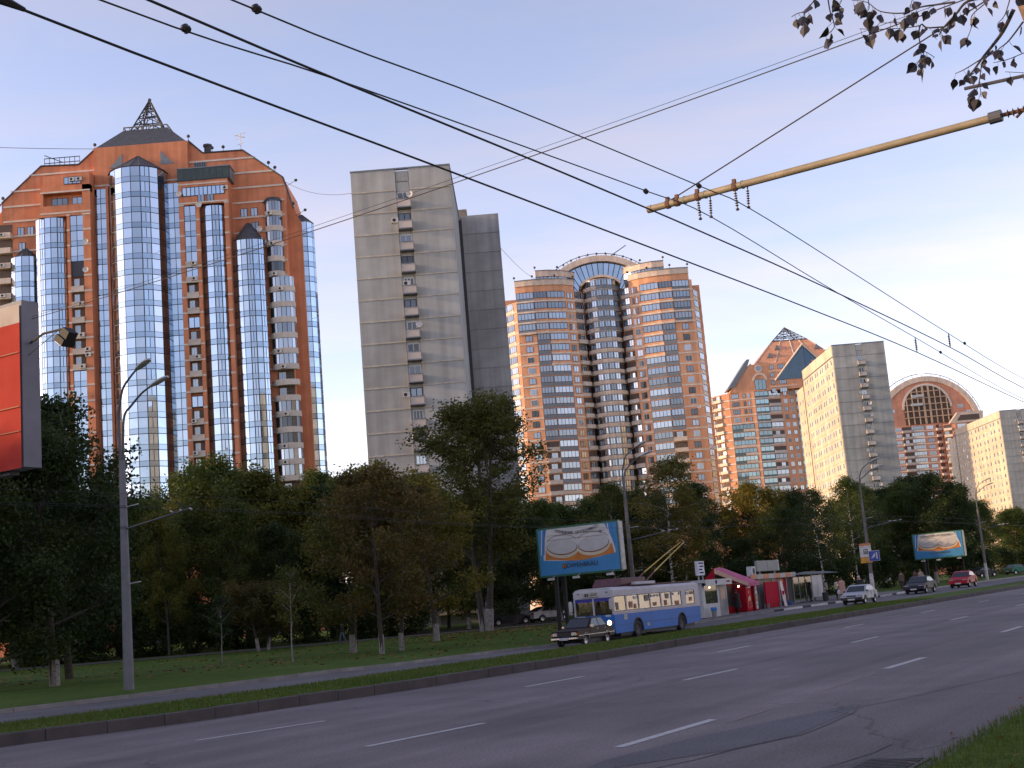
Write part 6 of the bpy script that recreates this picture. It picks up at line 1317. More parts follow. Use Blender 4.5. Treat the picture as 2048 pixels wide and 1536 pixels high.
for s in (1, -1):
    hl = obj('headlight', None, bus, (LH+.03, s*.92, .98)); m = MB(); m.lathe([(0, .03), (.10, .025), (.115, 0)], 14, axis='x'); m.build('lens', M_LIT if s > 0 else M_HEAD, hl); m = MB(); m.lathe([(.115, 0), (.14, .02), (.14, 0)], 14, axis='x'); m.build('bezel', M_CHR, hl)
    m = MB(); m.lathe([(0, .02), (.06, .015), (.07, 0)], 10, (LH+.03, s*1.12, .98), 'x'); m.build('indicator', M_INDI, bus); bar((LH+.03, s*.9-.06, 2.64), (LH+.06, s*.9+.06, 2.69), 'marker_lamp', M_PLA)
    m = MB(); m.tube([(LH, s*1.2, 2.4), (LH+.32, s*1.28, 2.32), (LH+.34, s*1.28, 2.2)], .02, 5); m.build('mirror_arm', M_PLA, bus); m = MB(); m.lathe([(.02, -.3), (.11, -.26), (.12, 0), (.11, .26), (.02, .3)], 8, (LH+.34, s*1.28, 2.0)); m.build('mirror', M_PLATE, bus)
bar((LH+.0, -1.2, .42), (LH+.12, 1.2, .62), 'front_bumper', M_PLATE, bus, .03); bar((LH+.03, .72, 1.30), (LH+.04, 1.05, 1.42), 'number_plate', M_PLATE); bar((LH+.031, -1.05, 1.25), (LH+.04, -.55, 1.41), 'number_board', M_BWHT)
for y in (-.5, .5): m = MB(); m.tube([(LH+.04, y, 1.36), (LH+.02, y+.38, 1.78)], .012, 4); m.build('wiper', M_PLA, bus)
bar((4.35, HWb+.012, 1.08), (4.75, HWb+.002, 1.36), 'route_plate', M_PLATE); bar((1.55, HWb+.012, .58), (1.85, HWb+.002, .76), 'fleet_number', M_PLATE); bar((4.43, HWb+.016, 1.16), (4.51, HWb+.013, 1.29), 'plate_print', M_SPGR); bar((4.58, HWb+.016, 1.16), (4.66, HWb+.013, 1.29), 'plate_print', M_SPGR); bar((1.60, HWb+.016, .63), (1.80, HWb+.013, .70), 'plate_print', M_SPGR)
bar((-LH-.03, -HWb, .45), (-LH+.05, HWb, 1.42), 'rear_panel', M_BBLUE, bus, .02); bar((-LH-.03, -HWb, 1.42), (-LH+.05, HWb, 2.78), 'rear_wall', M_BWHT, bus, .02)
# roof equipment and trolley poles
bar((.6, -.8, 2.99), (3.9, .8, 3.42), 'equipment_box', M_MAR, bus, .05); m = MB(); m.add([(3.9, -.8, 2.99), (3.9, .8, 2.99), (3.9, .8, 3.42), (3.9, -.8, 3.42), (4.6, -.7, 2.97), (4.6, .7, 2.97)], [(3, 2, 5, 4), (2, 1, 5), (0, 3, 4), (0, 4, 5, 1)]); m.build('equipment_nose', M_MAR, bus, fix=True); bar((.1, .86, 2.97), (2.7, 1.16, 3.14), 'roof_box', M_BWHT, bus, .03)
bar((-1.2, -.6, 2.99), (.4, .6, 3.16), 'pole_base', M_MAR, bus, .03)
for s in (1, -1):
    tp = obj('trolley_pole', None, bus, (-.3, s*.35, 3.14)); m = MB(); m.tube([(0, 0, 0), (-1.3, 0, .55)], [.07, .055], 7); m.build('pole_boot', M_MAR, tp); m = MB(); m.tube([(-1.3, 0, .55), (-4.2, -.1*s, 1.55), (-6.6, -.2*s, 2.35)], [.045, .038, .028], 7); m.build('pole_tube', M_YEL, tp); m = MB(); m.tube([(-6.6, -.2*s, 2.35), (-6.85, -.2*s, 2.43)], .03, 6); m.build('shoe', M_PLA, tp)
bar((-5.7, -1.15, .55), (5.6, 1.15, .62), 'floor', M_PLA); bar((-5.2, -1.1, .2), (5, 1.1, .5), 'chassis', M_PLA)
for i in range(9):
    for s in (1, -1):
        st = obj('seat', None, bus, (3.6-.95*i, s*.72, .62)); m = MB(); m.span((-.2, -.4, .35), (.25, .4, .47)); m.span((-.28, -.4, .35), (-.18, .4, 1.1)); m.build('cushion', M_SEAT, st)
bar((4.3, -1.1, .62), (4.36, 1.1, 2.3), 'driver_screen', M_SEAT); bar((-5.75, -1.15, .62), (-5.6, 1.15, 2.6), 'rear_lining', M_SEAT)
bar((5.0, .2, .62), (5.5, .9, 1.5), 'dashboard', M_PLA)
# ================================================================ kiosks and bus stop
def sp(u, v): p = P(u, v); return (p.x, p.y, zf(u)+.14)
M_KWH = mat('kiosk_white', (.44, .45, .46), .55, var=.06); M_KGR = mat('kiosk_grey', (.26, .265, .27), .55, .2, var=.08); M_KRED = mat('kiosk_red', (.30, .008, .02), .85, var=.08, spec=.15); M_KBLU = mat('kiosk_blue', (.012, .04, .15), .85, var=.06, spec=.15); M_PINK = mat('awning_pink', (.46, .10, .22), .7, var=.10, scale=1.5, hue=(.34, .035, .11)); M_PEACH = mat('awning_peach', (.55, .38, .27), .7, var=.06); M_ORG = mat('fascia_orange', (.50, .19, .08), .6, var=.1); M_FASC = mat('fascia_pale', (.36, .34, .33), .6, var=.12)
M_GOODS = mat('packed_goods', (.34, .24, .12), .6, hue=(.06, .08, .09), scale=9); M_YELP = mat('print_yellow', (.55, .38, .05), .6); M_BULB = mat('lit_bulb', (.9, .8, .6), .3, emit=(1, .75, .42, 7))
def part(o, nm, ma, a, b, par=None, bev=0.): m = MB(); m.span(a, b); return m.build(nm, ma, par or o, bevel=bev)
def shelf_goods(o, x0, x1, y, z0, z1, rows, par=None):
    q = random.Random(int(x0*10+z0*7)); cols = [mat('pack_%s' % n, c, .55) for n, c in (('orange', (.5, .2, .04)), ('white', (.5, .49, .46)), ('green', (.06, .2, .08)), ('blue', (.05, .12, .3)), ('brown', (.2, .1, .05)))]
    for r in range(rows):
        z = z0+(z1-z0)*r/rows; part(o, 'shelf', M_KGR, (x0, y, z-.02), (x1, y+.25, z), par); x = x0+.04
        while x < x1-.16: w = q.uniform(.10, .2); h = q.uniform(.12, .8*(z1-z0)/rows); part(o, 'package', q.choice(cols), (x, y+.03, z), (x+w, y+.18, z+h), par); x += w+.03
# white kiosk: front along u, facing the lane (local -y)
k1 = thing('white_kiosk', 'white snack kiosk with a lit goods window beside the trolleybus tail', 'kiosk', sp(87.0, 37.9), RZ)
part(k1, 'rear_wall', M_KWH, (-2.2, .9, 0), (2.2, 1.0, 2.4)); part(k1, 'end_wall', M_KWH, (-2.2, -1.0, 0), (-2.1, .9, 2.4)); part(k1, 'end_wall', M_KWH, (2.1, -1.0, 0), (2.2, .9, 2.4)); part(k1, 'roof', M_KWH, (-2.35, -1.35, 2.4), (2.35, 1.1, 2.62)); part(k1, 'fascia', M_KWH, (-2.35, -1.42, 2.2), (2.35, -1.352, 2.62))
part(k1, 'counter_wall', M_KWH, (-2.1, -1.0, 0), (.75, -.92, .95)); part(k1, 'door', M_KGR, (.8, -1.0, 0), (2.1, -.94, 2.2)); part(k1, 'notice', M_PEACH, (1.0, -1.02, 1.15), (1.8, -1.002, 2.0)); part(k1, 'window_post', M_KWH, (-2.1, -1.0, .95), (-1.75, -.92, 2.2)); part(k1, 'window_post', M_KWH, (.45, -1.0, .95), (.75, -.92, 2.2)); shelf_goods(k1, -1.72, .42, -.85, .98, 2.15, 4); part(k1, 'back_board', M_GOODS, (-1.75, -.55, .95), (.45, -.5, 2.2)); part(k1, 'shop_window', M_BGL2, (-1.75, -.98, .95), (.45, -.97, 2.2))
part(k1, 'window_bulb', M_BULB, (-.7, -.93, 2.02), (-.58, -.88, 2.12)); part(k1, 'emblem', M_KBLU, (-.7, -1.43, 2.3), (-.4, -1.42, 2.55)); part(k1, 'base', M_PLA, (-2.15, -.95, -.05), (2.15, .95, .1))
bs = obj('roof_sign', None, k1, (-.6, -.3, 2.62)); part(k1, 'sign_box', mat('sign_white', (.50, .50, .55), .5), (-.55, -.12, .35), (.55, .12, 1.35), bs); part(k1, 'sign_post', M_KGR, (-.4, -.04, 0), (-.32, .04, .35), bs); part(k1, 'sign_post', M_KGR, (.32, -.04, 0), (.4, .04, .35), bs)
for i, (a, b) in enumerate(((-.42, .4), (-.3, .42), (-.42, .2), (-.36, .38))): part(k1, 'sign_print', M_KBLU, (a, -.126, 1.15-.22*i), (b, -.121, 1.25-.22*i), bs)
part(k1, 'fascia_print', M_KRED, (1.35, -1.428, 2.36), (1.95, -1.421, 2.48))
bn = thing('litter_bin', 'small grey litter bin with a blue bag at the white kiosk', 'bin', sp(85.6, 36.5), RZ); m = MB(); m.lathe([(.16, 0), (.2, .55), (.17, .55), (.14, .05)], 12); m.build('bucket', M_KGR, bn); m = MB(); m.lathe([(.19, .45), (.24, .62), (.2, .72), (.05, .70)], 12); m.build('bin_bag', mat('blue_bag', (.05, .2, .5), .5), bn)
# awning kiosk
k2 = thing('awning_kiosk', 'red kiosk under a steep pink and peach awning', 'kiosk', sp(91.8, 38.2), RZ)
part(k2, 'body', M_KRED, (-2.1, -.6, 0), (2.2, 1.2, 2.3)); part(k2, 'dark_opening', M_PLA, (-1.9, -.63, .5), (.1, -.602, 2.0)); part(k2, 'roof', M_KRED, (-2.15, -.7, 2.3), (2.25, 1.25, 2.4))
m = MB(); A = [(-1.9, -.2, 3.35), (-.4, -.2, 3.4), (2.5, -1.9, 2.15), (.2, -1.9, 2.1)]
m.quad(A[3], A[2], A[1], A[0]); m.quad(A[3], A[0], (-1.9, -.2, 2.95), (.2, -1.9, 1.85)); m.quad(A[3], (.2, -1.9, 1.85), (2.5, -1.9, 1.9), A[2]); m.m = 1; 
m.build('awning', M_PINK, k2, fix=False); m = MB(); m.quad((.18, -1.93, 2.10), (-1.93, -.22, 3.34), (-1.93, -.22, 2.98), (.18, -1.93, 1.87)); m.build('awning_valance', M_PEACH, k2); m = MB(); m.quad((-1.9, -.2, 3.35), (-.4, -.2, 3.4), (-.4, .9, 2.4), (-1.9, .9, 2.4)); m.quad((-1.9, -.2, 3.35), (-1.9, .9, 2.4), (-1.9, -.2, 2.4), (-1.9, -.2, 2.4)); m.build('awning_back', M_KRED, k2)
for x, y, z in ((-1.85, -.25, 2.35), (.25, -1.85, 1.9), (2.4, -1.85, 1.95)): m = MB(); m.tube([(x, y, z), (min(x, 2.1), -.6, 2.2)], .02, 5); m.build('awning_strut', M_KGR, k2)
part(k2, 'bulb', M_BULB, (.1, -1.2, 1.86), (.2, -1.1, 1.96)); part(k2, 'bulb', M_BULB, (.3, -1.32, 1.80), (.4, -1.22, 1.90))
fr_ = thing('drinks_fridge', 'red upright drinks fridge under the pink awning', 'fridge', sp(92.5, 36.9), RZ); part(fr_, 'cabinet', M_KRED, (-.55, -.35, 0), (.55, .35, 1.95), None, .02); part(fr_, 'door', mat('fridge_red', (.46, .012, .025), .8, spec=.15), (-.48, -.38, .15), (.48, -.352, 1.7)); part(fr_, 'header', M_KWH, (-.4, -.39, 1.72), (.4, -.355, 1.88))
for x, z, w, h, ma in ((-.12, .75, .22, .3, M_YELP), (.12, .8, .2, .35, M_KWH), (-.02, .42, .16, .3, M_INK), (0, 1.3, .06, .25, M_KWH)): part(fr_, 'print', ma, (x-w/2, -.388, z), (x+w/2, -.381, z+h))
m = MB(); m.tube([(-.38, -.395, .7), (-.36, -.395, .35), (0, -.395, .28), (.36, -.395, .35), (.38, -.395, .7)], .02, 5); m.build('swoosh', M_PEACH, fr_)
f2 = thing('drinks_fridge', 'narrow fridge with a printed white and red side at the awning corner', 'fridge', sp(94.0, 36.9), RZ); part(f2, 'cabinet', M_KRED, (-.35, -.35, 0), (.35, .35, 2.0), None, .02); part(f2, 'glass_door', M_GOODS, (-.28, -.375, .3), (.28, -.352, 1.6))
for z, ma in ((.1, M_KWH), (.45, M_PEACH), (.85, M_ORG), (1.25, M_KWH), (1.6, M_KWH)): part(f2, 'print', ma, (-.2, -.385, z), (.12, -.378, z+.22))
# long kiosk: blue end, red board, printed doors
k3 = thing('long_kiosk', 'long grey kiosk with a blue end and orange fascia', 'kiosk', sp(99.6, 38.2), RZ)
part(k3, 'body', M_KGR, (-3.2, -.9, 0), (4.9, 1.2, 2.45)); part(k3, 'blue_wall', M_KBLU, (-4.9, -.9, 0), (-3.2, 1.2, 2.45)); part(k3, 'roof', M_KGR, (-5.0, -1.1, 2.45), (5.0, 1.3, 2.52))
for i in range(8): x = -5.0+1.25*i; part(k3, 'fascia_panel', (M_ORG, M_FASC, M_ORG, M_FASC)[i % 4] if i else M_ORG, (x+.01, -1.2, 2.25), (x+1.24, -1.1, 2.62))
for x in (-3.15, -.05, 1.35, 3.2, 4.75): part(k3, 'post', M_KGR, (x-.06, -.98, 0), (x+.06, -.9, 2.25))
part(k3, 'upper_window', M_GOODS, (-3.0, -.93, 1.75), (-.2, -.91, 2.2)); part(k3, 'shop_window', M_GOODS, (.05, -.93, .35), (1.25, -.91, 2.15)); part(k3, 'dark_door', M_PLA, (3.3, -.93, .1), (4.6, -.91, 2.2))
pp = part(k3, 'poster', M_KRED, (1.45, -.95, .35), (3.1, -.92, 2.2)); part(k3, 'poster_black', M_INK, (1.5, -.956, .35), (3.0, -.951, .95), pp)
for cx, cz, rx_, rz_, ma in ((1.85, 1.6, .32, .42, M_YELP), (2.0, 2.0, .45, .18, M_ORG), (2.35, .75, .35, .22, M_YELP), (2.5, 1.3, .3, .2, M_INK)): m = MB(); m.poly([(cx+rx_*math.cos(a*.524), -.962, cz+rz_*math.sin(a*.524)) for a in range(12)]); m.build('poster_print', ma, pp)
bb = thing('red_board', 'large plain red display board in front of the long kiosk', 'display board', sp(97.9, 36.75), RZ); part(bb, 'panel', mat('board_crimson', (.40, .008, .03), .85, var=.06, spec=.15), (-1.45, -.06, .35), (1.45, .06, 2.0)); part(bb, 'skirt', M_KRED, (-1.45, -.04, .02), (1.45, .04, .35)); part(bb, 'leg', M_KGR, (-1.4, -.2, 0), (-1.34, .2, .35)); part(bb, 'leg', M_KGR, (1.34, -.2, 0), (1.4, .2, .35))
wb = thing('striped_board', 'slim white and red folding board beside the red display board', 'display board', sp(99.7, 36.6), RZ); m = MB(); m.add([(-.3, -.25, 0), (.3, -.25, 0), (.3, -.02, 1.95), (-.3, -.02, 1.95), (-.3, .0, 1.95), (.3, 0, 1.95), (.3, -.22, 0), (-.3, -.22, 0)], [(0, 1, 2, 3), (4, 5, 6, 7), (0, 3, 4, 7), (1, 6, 5, 2)]); m.build('front_leaf', mat('board_pinkwhite', (.50, .40, .42), .5), wb, fix=True); part(wb, 'print', M_KRED, (-.2, -.2, .9), (.05, -.14, 1.2))
ub = thing('goods_tarp', 'low blue tarpaulin heap in front of the long kiosk', 'tarpaulin', sp(101.4, 36.9), RZ); m = MB(); m.lathe([(.6, 0), (.55, .18), (.3, .35), (.05, .42)], 9); m.build('tarp', mat('tarp_blue', (.02, .05, .14), .7, var=.2), ub)
rs = obj('roof_sign', None, k3, (1.7, 0, 2.52)); part(k3, 'sign_panel', mat('sign_grey', (.21, .215, .21), .6, var=.06), (-2.4, -.1, .35), (2.3, .1, 1.2), rs); part(k3, 'sign_edge', M_KWH, (2.3, -.12, .33), (2.5, .12, 1.22), rs); part(k3, 'sign_post', M_KGR, (-1.8, -.05, 0), (-1.7, .05, .35), rs); part(k3, 'sign_post', M_KGR, (1.6, -.05, 0), (1.7, .05, .35), rs); part(k3, 'sign_joint', M_PLA, (-.1, -.105, .35), (-.06, -.1, 1.2), rs)
au = obj('air_conditioner', None, k3, (-2.6, -.3, 2.52)); part(k3, 'case', M_KWH, (-.45, -.2, 0), (.45, .2, .75), au); m = MB(); m.lathe([(0, -.21), (.26, -.21), (.26, -.2)], 12, (.05, 0, .38), 'y'); m.build('fan', M_PLA, au, fix=True)
# bus shelter
sh_ = thing('bus_shelter', 'glass and steel bus shelter with a white poster panel', 'bus shelter', sp(107.9, 37.0), RZ)
m = MB(); m.add([(-3.3, -1.5, 2.25), (3.6, -1.5, 2.25), (3.6, 1.0, 2.3), (-3.3, 1.0, 2.3), (-2.4, -.4, 2.5), (2.6, -.4, 2.45)], [(0, 1, 5, 4), (3, 4, 5, 2), (0, 4, 3), (1, 2, 5), (3, 2, 1, 0)]); m.build('roof', mat('shelter_roof', (.10, .105, .105), .7), sh_, fix=True)
for x in (-3.1, -.4, 1.2, 3.0):
    for y in (.85,) + ((-1.2,) if x in (-3.1, -.4) else ()): m = MB(); m.tube([(x, y, 0), (x, y, 2.3)], .045, 7); m.build('post', M_KGR, sh_)
for a, b in ((-3.0, -.5), (-.3, 1.1), (1.3, 2.9)): part(sh_, 'glass_panel', M_BGL2, (a, .84, .3), (b, .86, 2.1))
pn = part(sh_, 'poster_panel', M_KWH, (-3.0, -1.22, .35), (-.5, -1.1, 2.15)); part(sh_, 'poster_print', mat('print_pale', (.36, .39, .46), .5), (-1.85, -1.228, .6), (-1.65, -1.222, 2.0), pn); part(sh_, 'poster_print', MATS['print_pale'], (-2.1, -1.228, 1.7), (-1.4, -1.222, 1.78), pn); part(sh_, 'bench', mat('bench_wood', (.12, .08, .05), .8), (-.2, .35, .42), (2.7, .75, .48)); part(sh_, 'bench_leg', M_KGR, (.2, .4, 0), (.26, .7, .42)); part(sh_, 'bench_leg', M_KGR, (2.3, .4, 0), (2.36, .7, .42))
ur = thing('litter_urn', 'dark litter urn standing before the white shelter poster', 'bin', sp(105.4, 35.0), RZ); m = MB(); m.lathe([(.12, 0), (.2, .08), (.24, .7), (.2, .7), (.18, .1)], 12); m.build('bucket', M_PLA, ur); m = MB(); m.lathe([(.22, -.01), (.22, .01), (.2, 0)], 14, (0, 0, .72), 'y', 0, math.pi); m.build('handle', M_PLA, ur)
bs2 = thing('bus_stop_sign', 'white, orange and blue bus stop plates hung on the white-footed post', 'sign', (lp3.location.x, lp3.location.y, lp3.location.z), RZ)
part(bs2, 'route_plate', mat('plate_white', (.52, .51, .49), .5), (-.35, -.36, 3.3), (-.3, .62, 4.25)); part(bs2, 'route_stripe', M_ORG, (-.352, -.36, 4.25), (-.3, .62, 4.45)); part(bs2, 'orange_plate', mat('plate_orange', (.55, .26, .03), .5), (-.35, -.36, 2.8), (-.3, .62, 3.28)); part(bs2, 'blue_plate', mat('plate_blue', (.03, .06, .30), .5), (-.42, -1.0, 2.95), (-.37, -.15, 3.75)); part(bs2, 'blue_edge', M_PWH, (-.372, -1.04, 2.91), (-.36, -.11, 3.79)); part(bs2, 'bracket', M_TUBE, (-.3, -.3, 3.4), (-.1, .3, 3.46))
for dx, y0, y1, z0, z1, ma in ((-.356, -.08, .3, 3.55, 3.95, M_INK), (-.36, -.02, .24, 3.62, 3.88, M_PWH), (-.364, .02, .2, 3.66, 3.78, M_INK)): part(bs2, 'bus_symbol', ma, (dx, y0, z0), (dx+.003, y1, z1))
part(bs2, 'plate_bar', M_PWH, (-.425, -.86, 3.06), (-.421, -.76, 3.64)); m = MB(); m.poly([(-.424, -.30, 3.12), (-.424, -.66, 3.28), (-.424, -.66, 3.62)]); m.build('plate_arrow', M_PWH, bs2)

# ================================================================ people
def outfit(name, legs, top, skin=(.42, .26, .18), z0=.86, z1=1.47, shoe=(.02, .02, .02)):
    m = bpy.data.materials.new(name); m.use_nodes = True; t = m.node_tree; N = t.nodes; L = t.links; b = N['Principled BSDF']; b.inputs['Roughness'].default_value = .85
    tcn = N.new('ShaderNodeTexCoord'); s = N.new('ShaderNodeSeparateXYZ'); L.new(tcn.outputs['Object'], s.inputs[0]); mr = N.new('ShaderNodeMath'); mr.operation = 'DIVIDE'; mr.inputs[1].default_value = 2; L.new(s.outputs[2], mr.inputs[0])
    r = N.new('ShaderNodeValToRGB'); r.color_ramp.interpolation = 'CONSTANT'; e = r.color_ramp.elements; e[0].color = (*shoe, 1); e[1].position = .045; e[1].color = (*legs, 1)
    for p, c in ((z0/2, top), (z1/2, skin)): q = e.new(p); q.color = (*c, 1)
    L.new(mr.outputs[0], r.inputs[0]); L.new(r.outputs[0], b.inputs['Base Color']); return m
def person(label, loc, rz, ma, hair=(.05, .03, .02), H=1.7, pose='stand', bulk=1., coat=None, bag=None, hat=None, armx=.0):
    o = thing('person', label, 'person', loc, rz); s = H/1.75; V = []; E = []; Rd = []
    def v(x, y, z, r, par=None): V.append((x*s, y*s, z*s)); Rd.append(r*s*bulk if z < 1.45 else r*s); i = len(V)-1; (E.append((par, i)) if par is not None else None); return i
    pel = v(0, 0, .95, .145); w = v(0, .0, 1.12, .13, pel); ch = v(0.01, 0, 1.34, .155, w); nk = v(.02, 0, 1.50, .06, ch); hd = v(.035, 0, 1.60, .088, nk); tp = v(.03, 0, 1.70, .085, hd); v(.105, 0, 1.60, .03, hd)
    for k, sg in enumerate((1, -1)):
        sd = v(0, sg*.19, 1.42, .07, ch)
        if armx and k == 0: el = v(.16, sg*.27, 1.18, .048, sd); ha = v(.38, sg*.2, 1.22, .036, el); v(.46, sg*.19, 1.25, .03, ha)
        else: el = v(-.02, sg*.245, 1.14, .05, sd); ha = v(.06, sg*.25, .90, .037, el); v(.08, sg*.245, .80, .032, ha)
        st = (.16 if pose == 'walk' else .02)*sg
        hp = v(0, sg*.095, .88, .095, pel); kn = v(.03+st*.7, sg*.10, .50, .068, hp); an = v(-.02+st*1.5, sg*.10, .09, .045, kn); v(.14+st*1.5, sg*.115, .035, .04, an)
    me = bpy.data.meshes.new('body'); me.from_pydata(V, E, []); me.materials.append(ma); b = obj('body', me, o)
    sk = b.modifiers.new('skin', 'SKIN'); sk.use_smooth_shade = True
    for i, d in enumerate(me.skin_vertices[0].data): d.radius = (Rd[i], Rd[i]*(1.15 if i in (0, 1, 2) else 1)); d.use_root = i == 0
    b.modifiers.new('sub', 'SUBSURF').levels = 1; b.modifiers['sub'].render_levels = 1
    m = MB(); m.lathe([(.001, .105), (.06, .09), (.098, .03), (.105, -.03), (.09, -.10), (.075, -.10)], 12, (.015*s, 0, 1.66*s)); m.build('hair' if not hat else 'hat', mat('hair_%02d%02d' % (int(hair[0]*99), int(hair[1]*99)), hair, .8) if not hat else mat('hat_pale', hat, .8), o, smooth='all')
    if coat:
        m = MB(); m.lathe([(.30, .42), (.29, .5), (.25, .85), (.22, 1.1), (.245, 1.32), (.2, 1.46), (.08, 1.52)], 16); ob = m.build('coat', mat('coat_%02d%02d' % (int(coat[0]*99), int(coat[2]*99)), coat, .85, var=.06), o, smooth='all'); ob.scale = (.85*s*bulk, 1.05*s*bulk, s)
    if bag: m = MB(); m.lathe([(.02, 0), (.13, .03), (.15, .2), (.09, .36), (.02, .42)], 8, (.08, -.3, .42)); m.build('carrier_bag', mat('bag_%02d' % int(bag[0]*99), bag, .5), o)
    return o
def pu(u, v): return sp(u, v)
person('person in a long black coat reaching towards the awning kiosk window', pu(89.6, 36.35), RZ+2.4, outfit('clothes_black', (.014, .013, .014), (.014, .013, .014)), (.06, .03, .02), 1.72, 'stand', 1.1, coat=(.014, .013, .015), armx=1)
person('person in a beige top and black trousers waiting beside the shelter', pu(106.6, 35.2), RZ+1.9, outfit('clothes_beige', (.016, .014, .016), (.34, .26, .20)), (.03, .02, .015), 1.68, 'stand', 1.08)
person('person in a pale yellow jacket carrying a white bag', pu(106.3, 34.3), RZ-.9, outfit('clothes_cream', (.018, .014, .018), (.46, .44, .32)), (.02, .015, .012), 1.66, 'stand', 1.05, bag=(.5, .5, .5))
person('tall person in a long pink coat standing at the painted kerb', pu(106.4, 33.85), RZ-.3, outfit('clothes_pink', (.05, .02, .02), (.46, .26, .22)), (.10, .05, .03), 1.78, 'stand', 1.18, coat=(.46, .27, .225))
person('person in dark clothes seated in the shadow of the shelter', (pu(107.9, 37.1)[0], pu(107.9, 37.1)[1], pu(107.9, 37.1)[2]), RZ-1.5, outfit('clothes_dim', (.015, .015, .016), (.02, .022, .024)), (.03, .02, .02), 1.6)
person('person with a white cap standing behind the silver hatchback', pu(108.6, 33.0), RZ+2.8, outfit('clothes_denim', (.03, .03, .05), (.03, .03, .035)), (.3, .3, .3), 1.8, hat=(.46, .46, .48))
person('person in a brown patterned jacket left of the dark blue sedan', pu(119.2, 32.35), RZ+2.9, outfit('clothes_brown', (.05, .035, .035), (.13, .09, .07)), (.04, .025, .02), 1.76, 'stand', 1.12)
person('person whose head shows over the dark blue sedan roof', pu(124.6, 32.5), RZ+3., outfit('clothes_maroon', (.05, .02, .02), (.11, .05, .045)), (.08, .03, .02), 1.72)
person('fair person in a pale shirt right of the heads over the sedan', pu(127.4, 32.7), RZ+3., outfit('clothes_pale', (.05, .05, .06), (.38, .32, .26)), (.22, .14, .08), 1.78)
w_ = gp(-16.1, 111.6); person('person in blue jeans walking along the dark footpath', w_, math.pi*.9, outfit('clothes_jeans', (.10, .12, .18), (.035, .02, .02)), (.03, .02, .015), 1.72, 'walk')

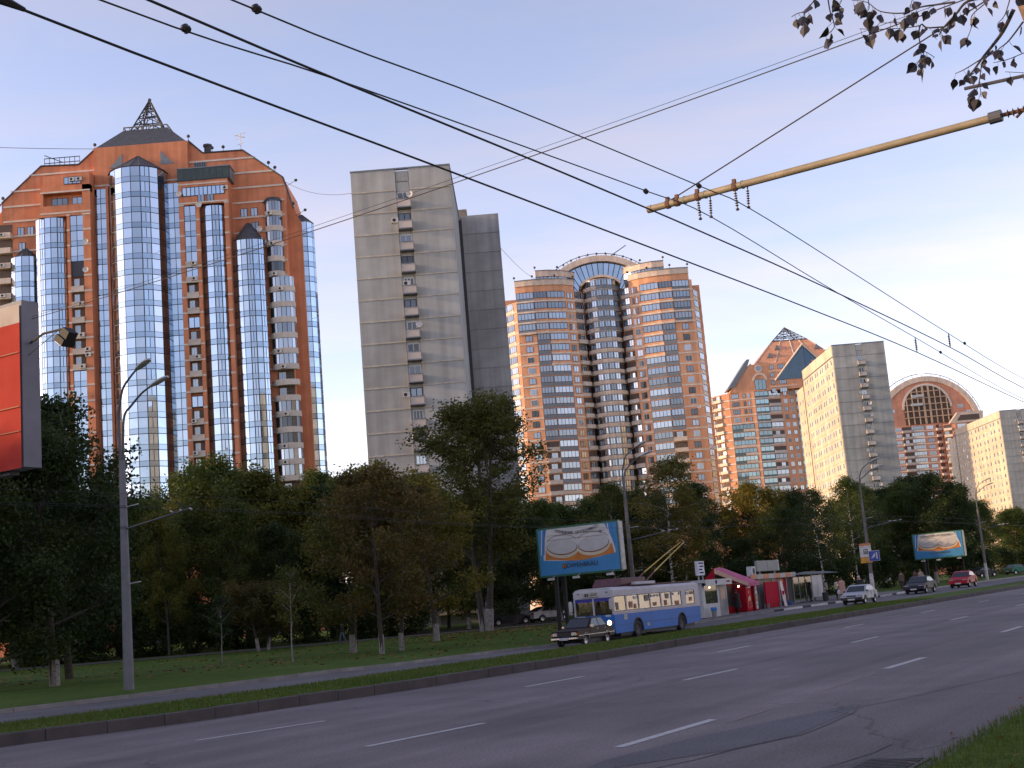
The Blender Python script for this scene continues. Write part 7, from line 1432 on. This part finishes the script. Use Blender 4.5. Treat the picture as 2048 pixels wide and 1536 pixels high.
# ================================================================ poplar bough over the camera
M_PLEAF = mat('poplar_leaf', (.026, .023, .032), .5, var=.2, scale=30, rand=.35); M_PBARK = mat('poplar_bark', (.20, .13, .085), .9, var=.3, scale=14, bump=.9, bscale=40); M_TWIG = mat('twig', (.045, .036, .04), .8)
pl = thing('poplar_tree', 'poplar bough with hanging leaves at the top right corner', 'tree', (4.55, 8.3, .1)); O = Vector((4.55, 8.3, .1))
m = MB(); m.tube([Vector(p)-O for p in ((4.55, 8.3, 0), (4.25, 8.2, 2.5), (3.98, 8.1, 4.3), (3.72, 8.02, 5.2), (3.45, 7.95, 6.2), (3.0, 7.8, 8.5))], [.24, .2, .165, .155, .14, .09], 12); m.build('trunk', M_PBARK, pl, smooth='all')
BOUGH = [
 ([(3.22, 7.40, 5.01), (3.16, 7.46, 4.90), (3.09, 7.52, 4.82), (3.06, 7.58, 4.79), (3.01, 7.64, 4.73), (2.97, 7.70, 4.71)], 0.013, 0.003),
 ([(2.94, 7.30, 4.67), (2.86, 7.36, 4.64), (2.82, 7.42, 4.64)], 0.004, 0.002),
 ([(2.90, 7.20, 4.61), (2.89, 7.26, 4.51), (2.88, 7.32, 4.47), (2.85, 7.38, 4.45)], 0.004, 0.002),
 ([(2.87, 7.20, 4.49), (2.89, 7.26, 4.42)], 0.002, 0.002),
 ([(3.20, 7.20, 5.03), (3.05, 7.26, 5.04), (2.92, 7.32, 5.05), (2.86, 7.38, 5.00), (2.79, 7.44, 4.94), (2.79, 7.50, 4.93)], 0.011, 0.004),
 ([(2.63, 7.00, 4.76), (2.56, 7.06, 4.79), (2.55, 7.12, 4.84), (2.55, 7.18, 4.80), (2.57, 7.24, 4.74), (2.58, 7.30, 4.70), (2.54, 7.36, 4.66)], 0.005, 0.002),
 ([(2.48, 7.00, 4.64), (2.55, 7.06, 4.63), (2.60, 7.12, 4.63)], 0.002, 0.002),
 ([(2.48, 7.00, 4.58), (2.50, 7.06, 4.55)], 0.002, 0.002),
 ([(2.68, 6.90, 4.86), (2.59, 6.96, 4.88), (2.52, 7.02, 4.90), (2.44, 7.08, 4.90), (2.33, 7.14, 4.95), (2.28, 7.20, 5.04), (2.21, 7.26, 5.09)], 0.006, 0.002),
 ([(2.19, 6.90, 4.95), (2.21, 6.96, 4.89), (2.18, 7.02, 4.88)], 0.003, 0.002),
 ([(2.38, 6.90, 4.81), (2.44, 6.96, 4.87), (2.49, 7.02, 4.97)], 0.003, 0.002),
 ([(2.50, 7.00, 4.78), (2.44, 7.06, 4.80), (2.30, 7.12, 4.83), (2.21, 7.18, 4.87)], 0.003, 0.002),
 ([(2.41, 7.00, 4.81), (2.32, 7.06, 4.84), (2.31, 7.12, 4.88)], 0.002, 0.002),
 ([(1.91, 6.70, 4.87), (1.93, 6.76, 4.80), (1.96, 6.82, 4.76), (1.97, 6.88, 4.75), (1.94, 6.94, 4.74)], 0.004, 0.002),
 ([(2.00, 6.70, 4.87), (1.99, 6.76, 4.84), (1.97, 6.82, 4.84)], 0.002, 0.002),
 ([(1.86, 6.70, 4.88), (1.83, 6.76, 4.85), (1.80, 6.82, 4.84), (1.78, 6.88, 4.86), (1.76, 6.94, 4.87)], 0.004, 0.002),
 ([(1.77, 6.70, 4.78), (1.79, 6.76, 4.76)], 0.002, 0.002),
 ([(3.07, 7.30, 5.06), (3.03, 7.36, 5.04), (2.97, 7.42, 5.00), (2.98, 7.48, 4.95), (2.97, 7.54, 4.91)], 0.004, 0.002),
 ([(3.31, 7.50, 4.97), (3.23, 7.56, 4.88), (3.19, 7.62, 4.86), (3.19, 7.68, 4.86)], 0.006, 0.002),
 ([(3.33, 7.60, 4.81), (3.25, 7.66, 4.80), (3.18, 7.72, 4.81)], 0.003, 0.002),
 ([(3.31, 7.60, 4.68), (3.22, 7.66, 4.72)], 0.002, 0.002),
 ([(3.22, 7.40, 5.11), (3.19, 7.46, 5.01), (3.16, 7.52, 4.98)], 0.004, 0.002),
]
q = random.Random(77); lme = []
for k in range(4):
    m = MB(); fold = .25+.1*k; pr2 = [(0, 0), (.16, .30), (.42, .46), (.62, .40), (.85, .17), (1.12, 0)]
    pts = [(x, y, abs(y)*fold) for x, y in pr2]; n = len(pts); vv = [(x, 0, 0) for x, y in pr2]+[(x, y, abs(y)*fold) for x, y in pr2[1:-1]]+[(x, -y, abs(y)*fold) for x, y in pr2[1:-1]]
    ff = [(0, 1, n), (n-2, n-1, n+n-3)]+[(i, i+1, n+i, n+i-1) for i in range(1, n-2)]; ff2 = [(0, n+n-2, 1), (n-2, n+2*(n-2)-1, n-1)]+[(i, n+n-2+i-1, n+n-2+i, i+1) for i in range(1, n-2)]
    m.add(vv, ff+ff2); m.tube([(0, 0, 0), (-.25, .02, .06), (-.5, 0, .16)], .018, 4); lme.append(m.mesh('leaf', M_PLEAF))
for pts, r0, r1 in BOUGH:
    pts = [Vector(p)-O for p in pts]; sm = smooth(pts, 4); m = MB(); m.tube(sm, [r0+(r1-r0)*i/(len(sm)-1) for i in range(len(sm))], 6); br = m.build('branch', M_TWIG, pl)
    ln = sum((a-b).length for a, b in zip(sm, sm[1:])); nl = max(2, int(ln/.043))
    for i in range(nl):
        t = (i+q.random())/nl; t = .25+.75*t if r0 > .009 else t; k = min(int(t*(len(sm)-1)), len(sm)-2); p = sm[k].lerp(sm[k+1], t*(len(sm)-1)-k)
        lf = obj('leaf', q.choice(lme), br, p); s = q.uniform(.042, .075); lf.scale = (s, s, s); d = Vector((q.gauss(-.15, .5), q.gauss(0, .4), -1)); lf.rotation_mode = 'QUATERNION'; lf.rotation_quaternion = d.to_track_quat('X', 'Z') @ Quaternion((1, 0, 0), q.uniform(0, 6.28)); lf.location = p-(lf.rotation_quaternion @ Vector((-.5, 0, .16)))*s
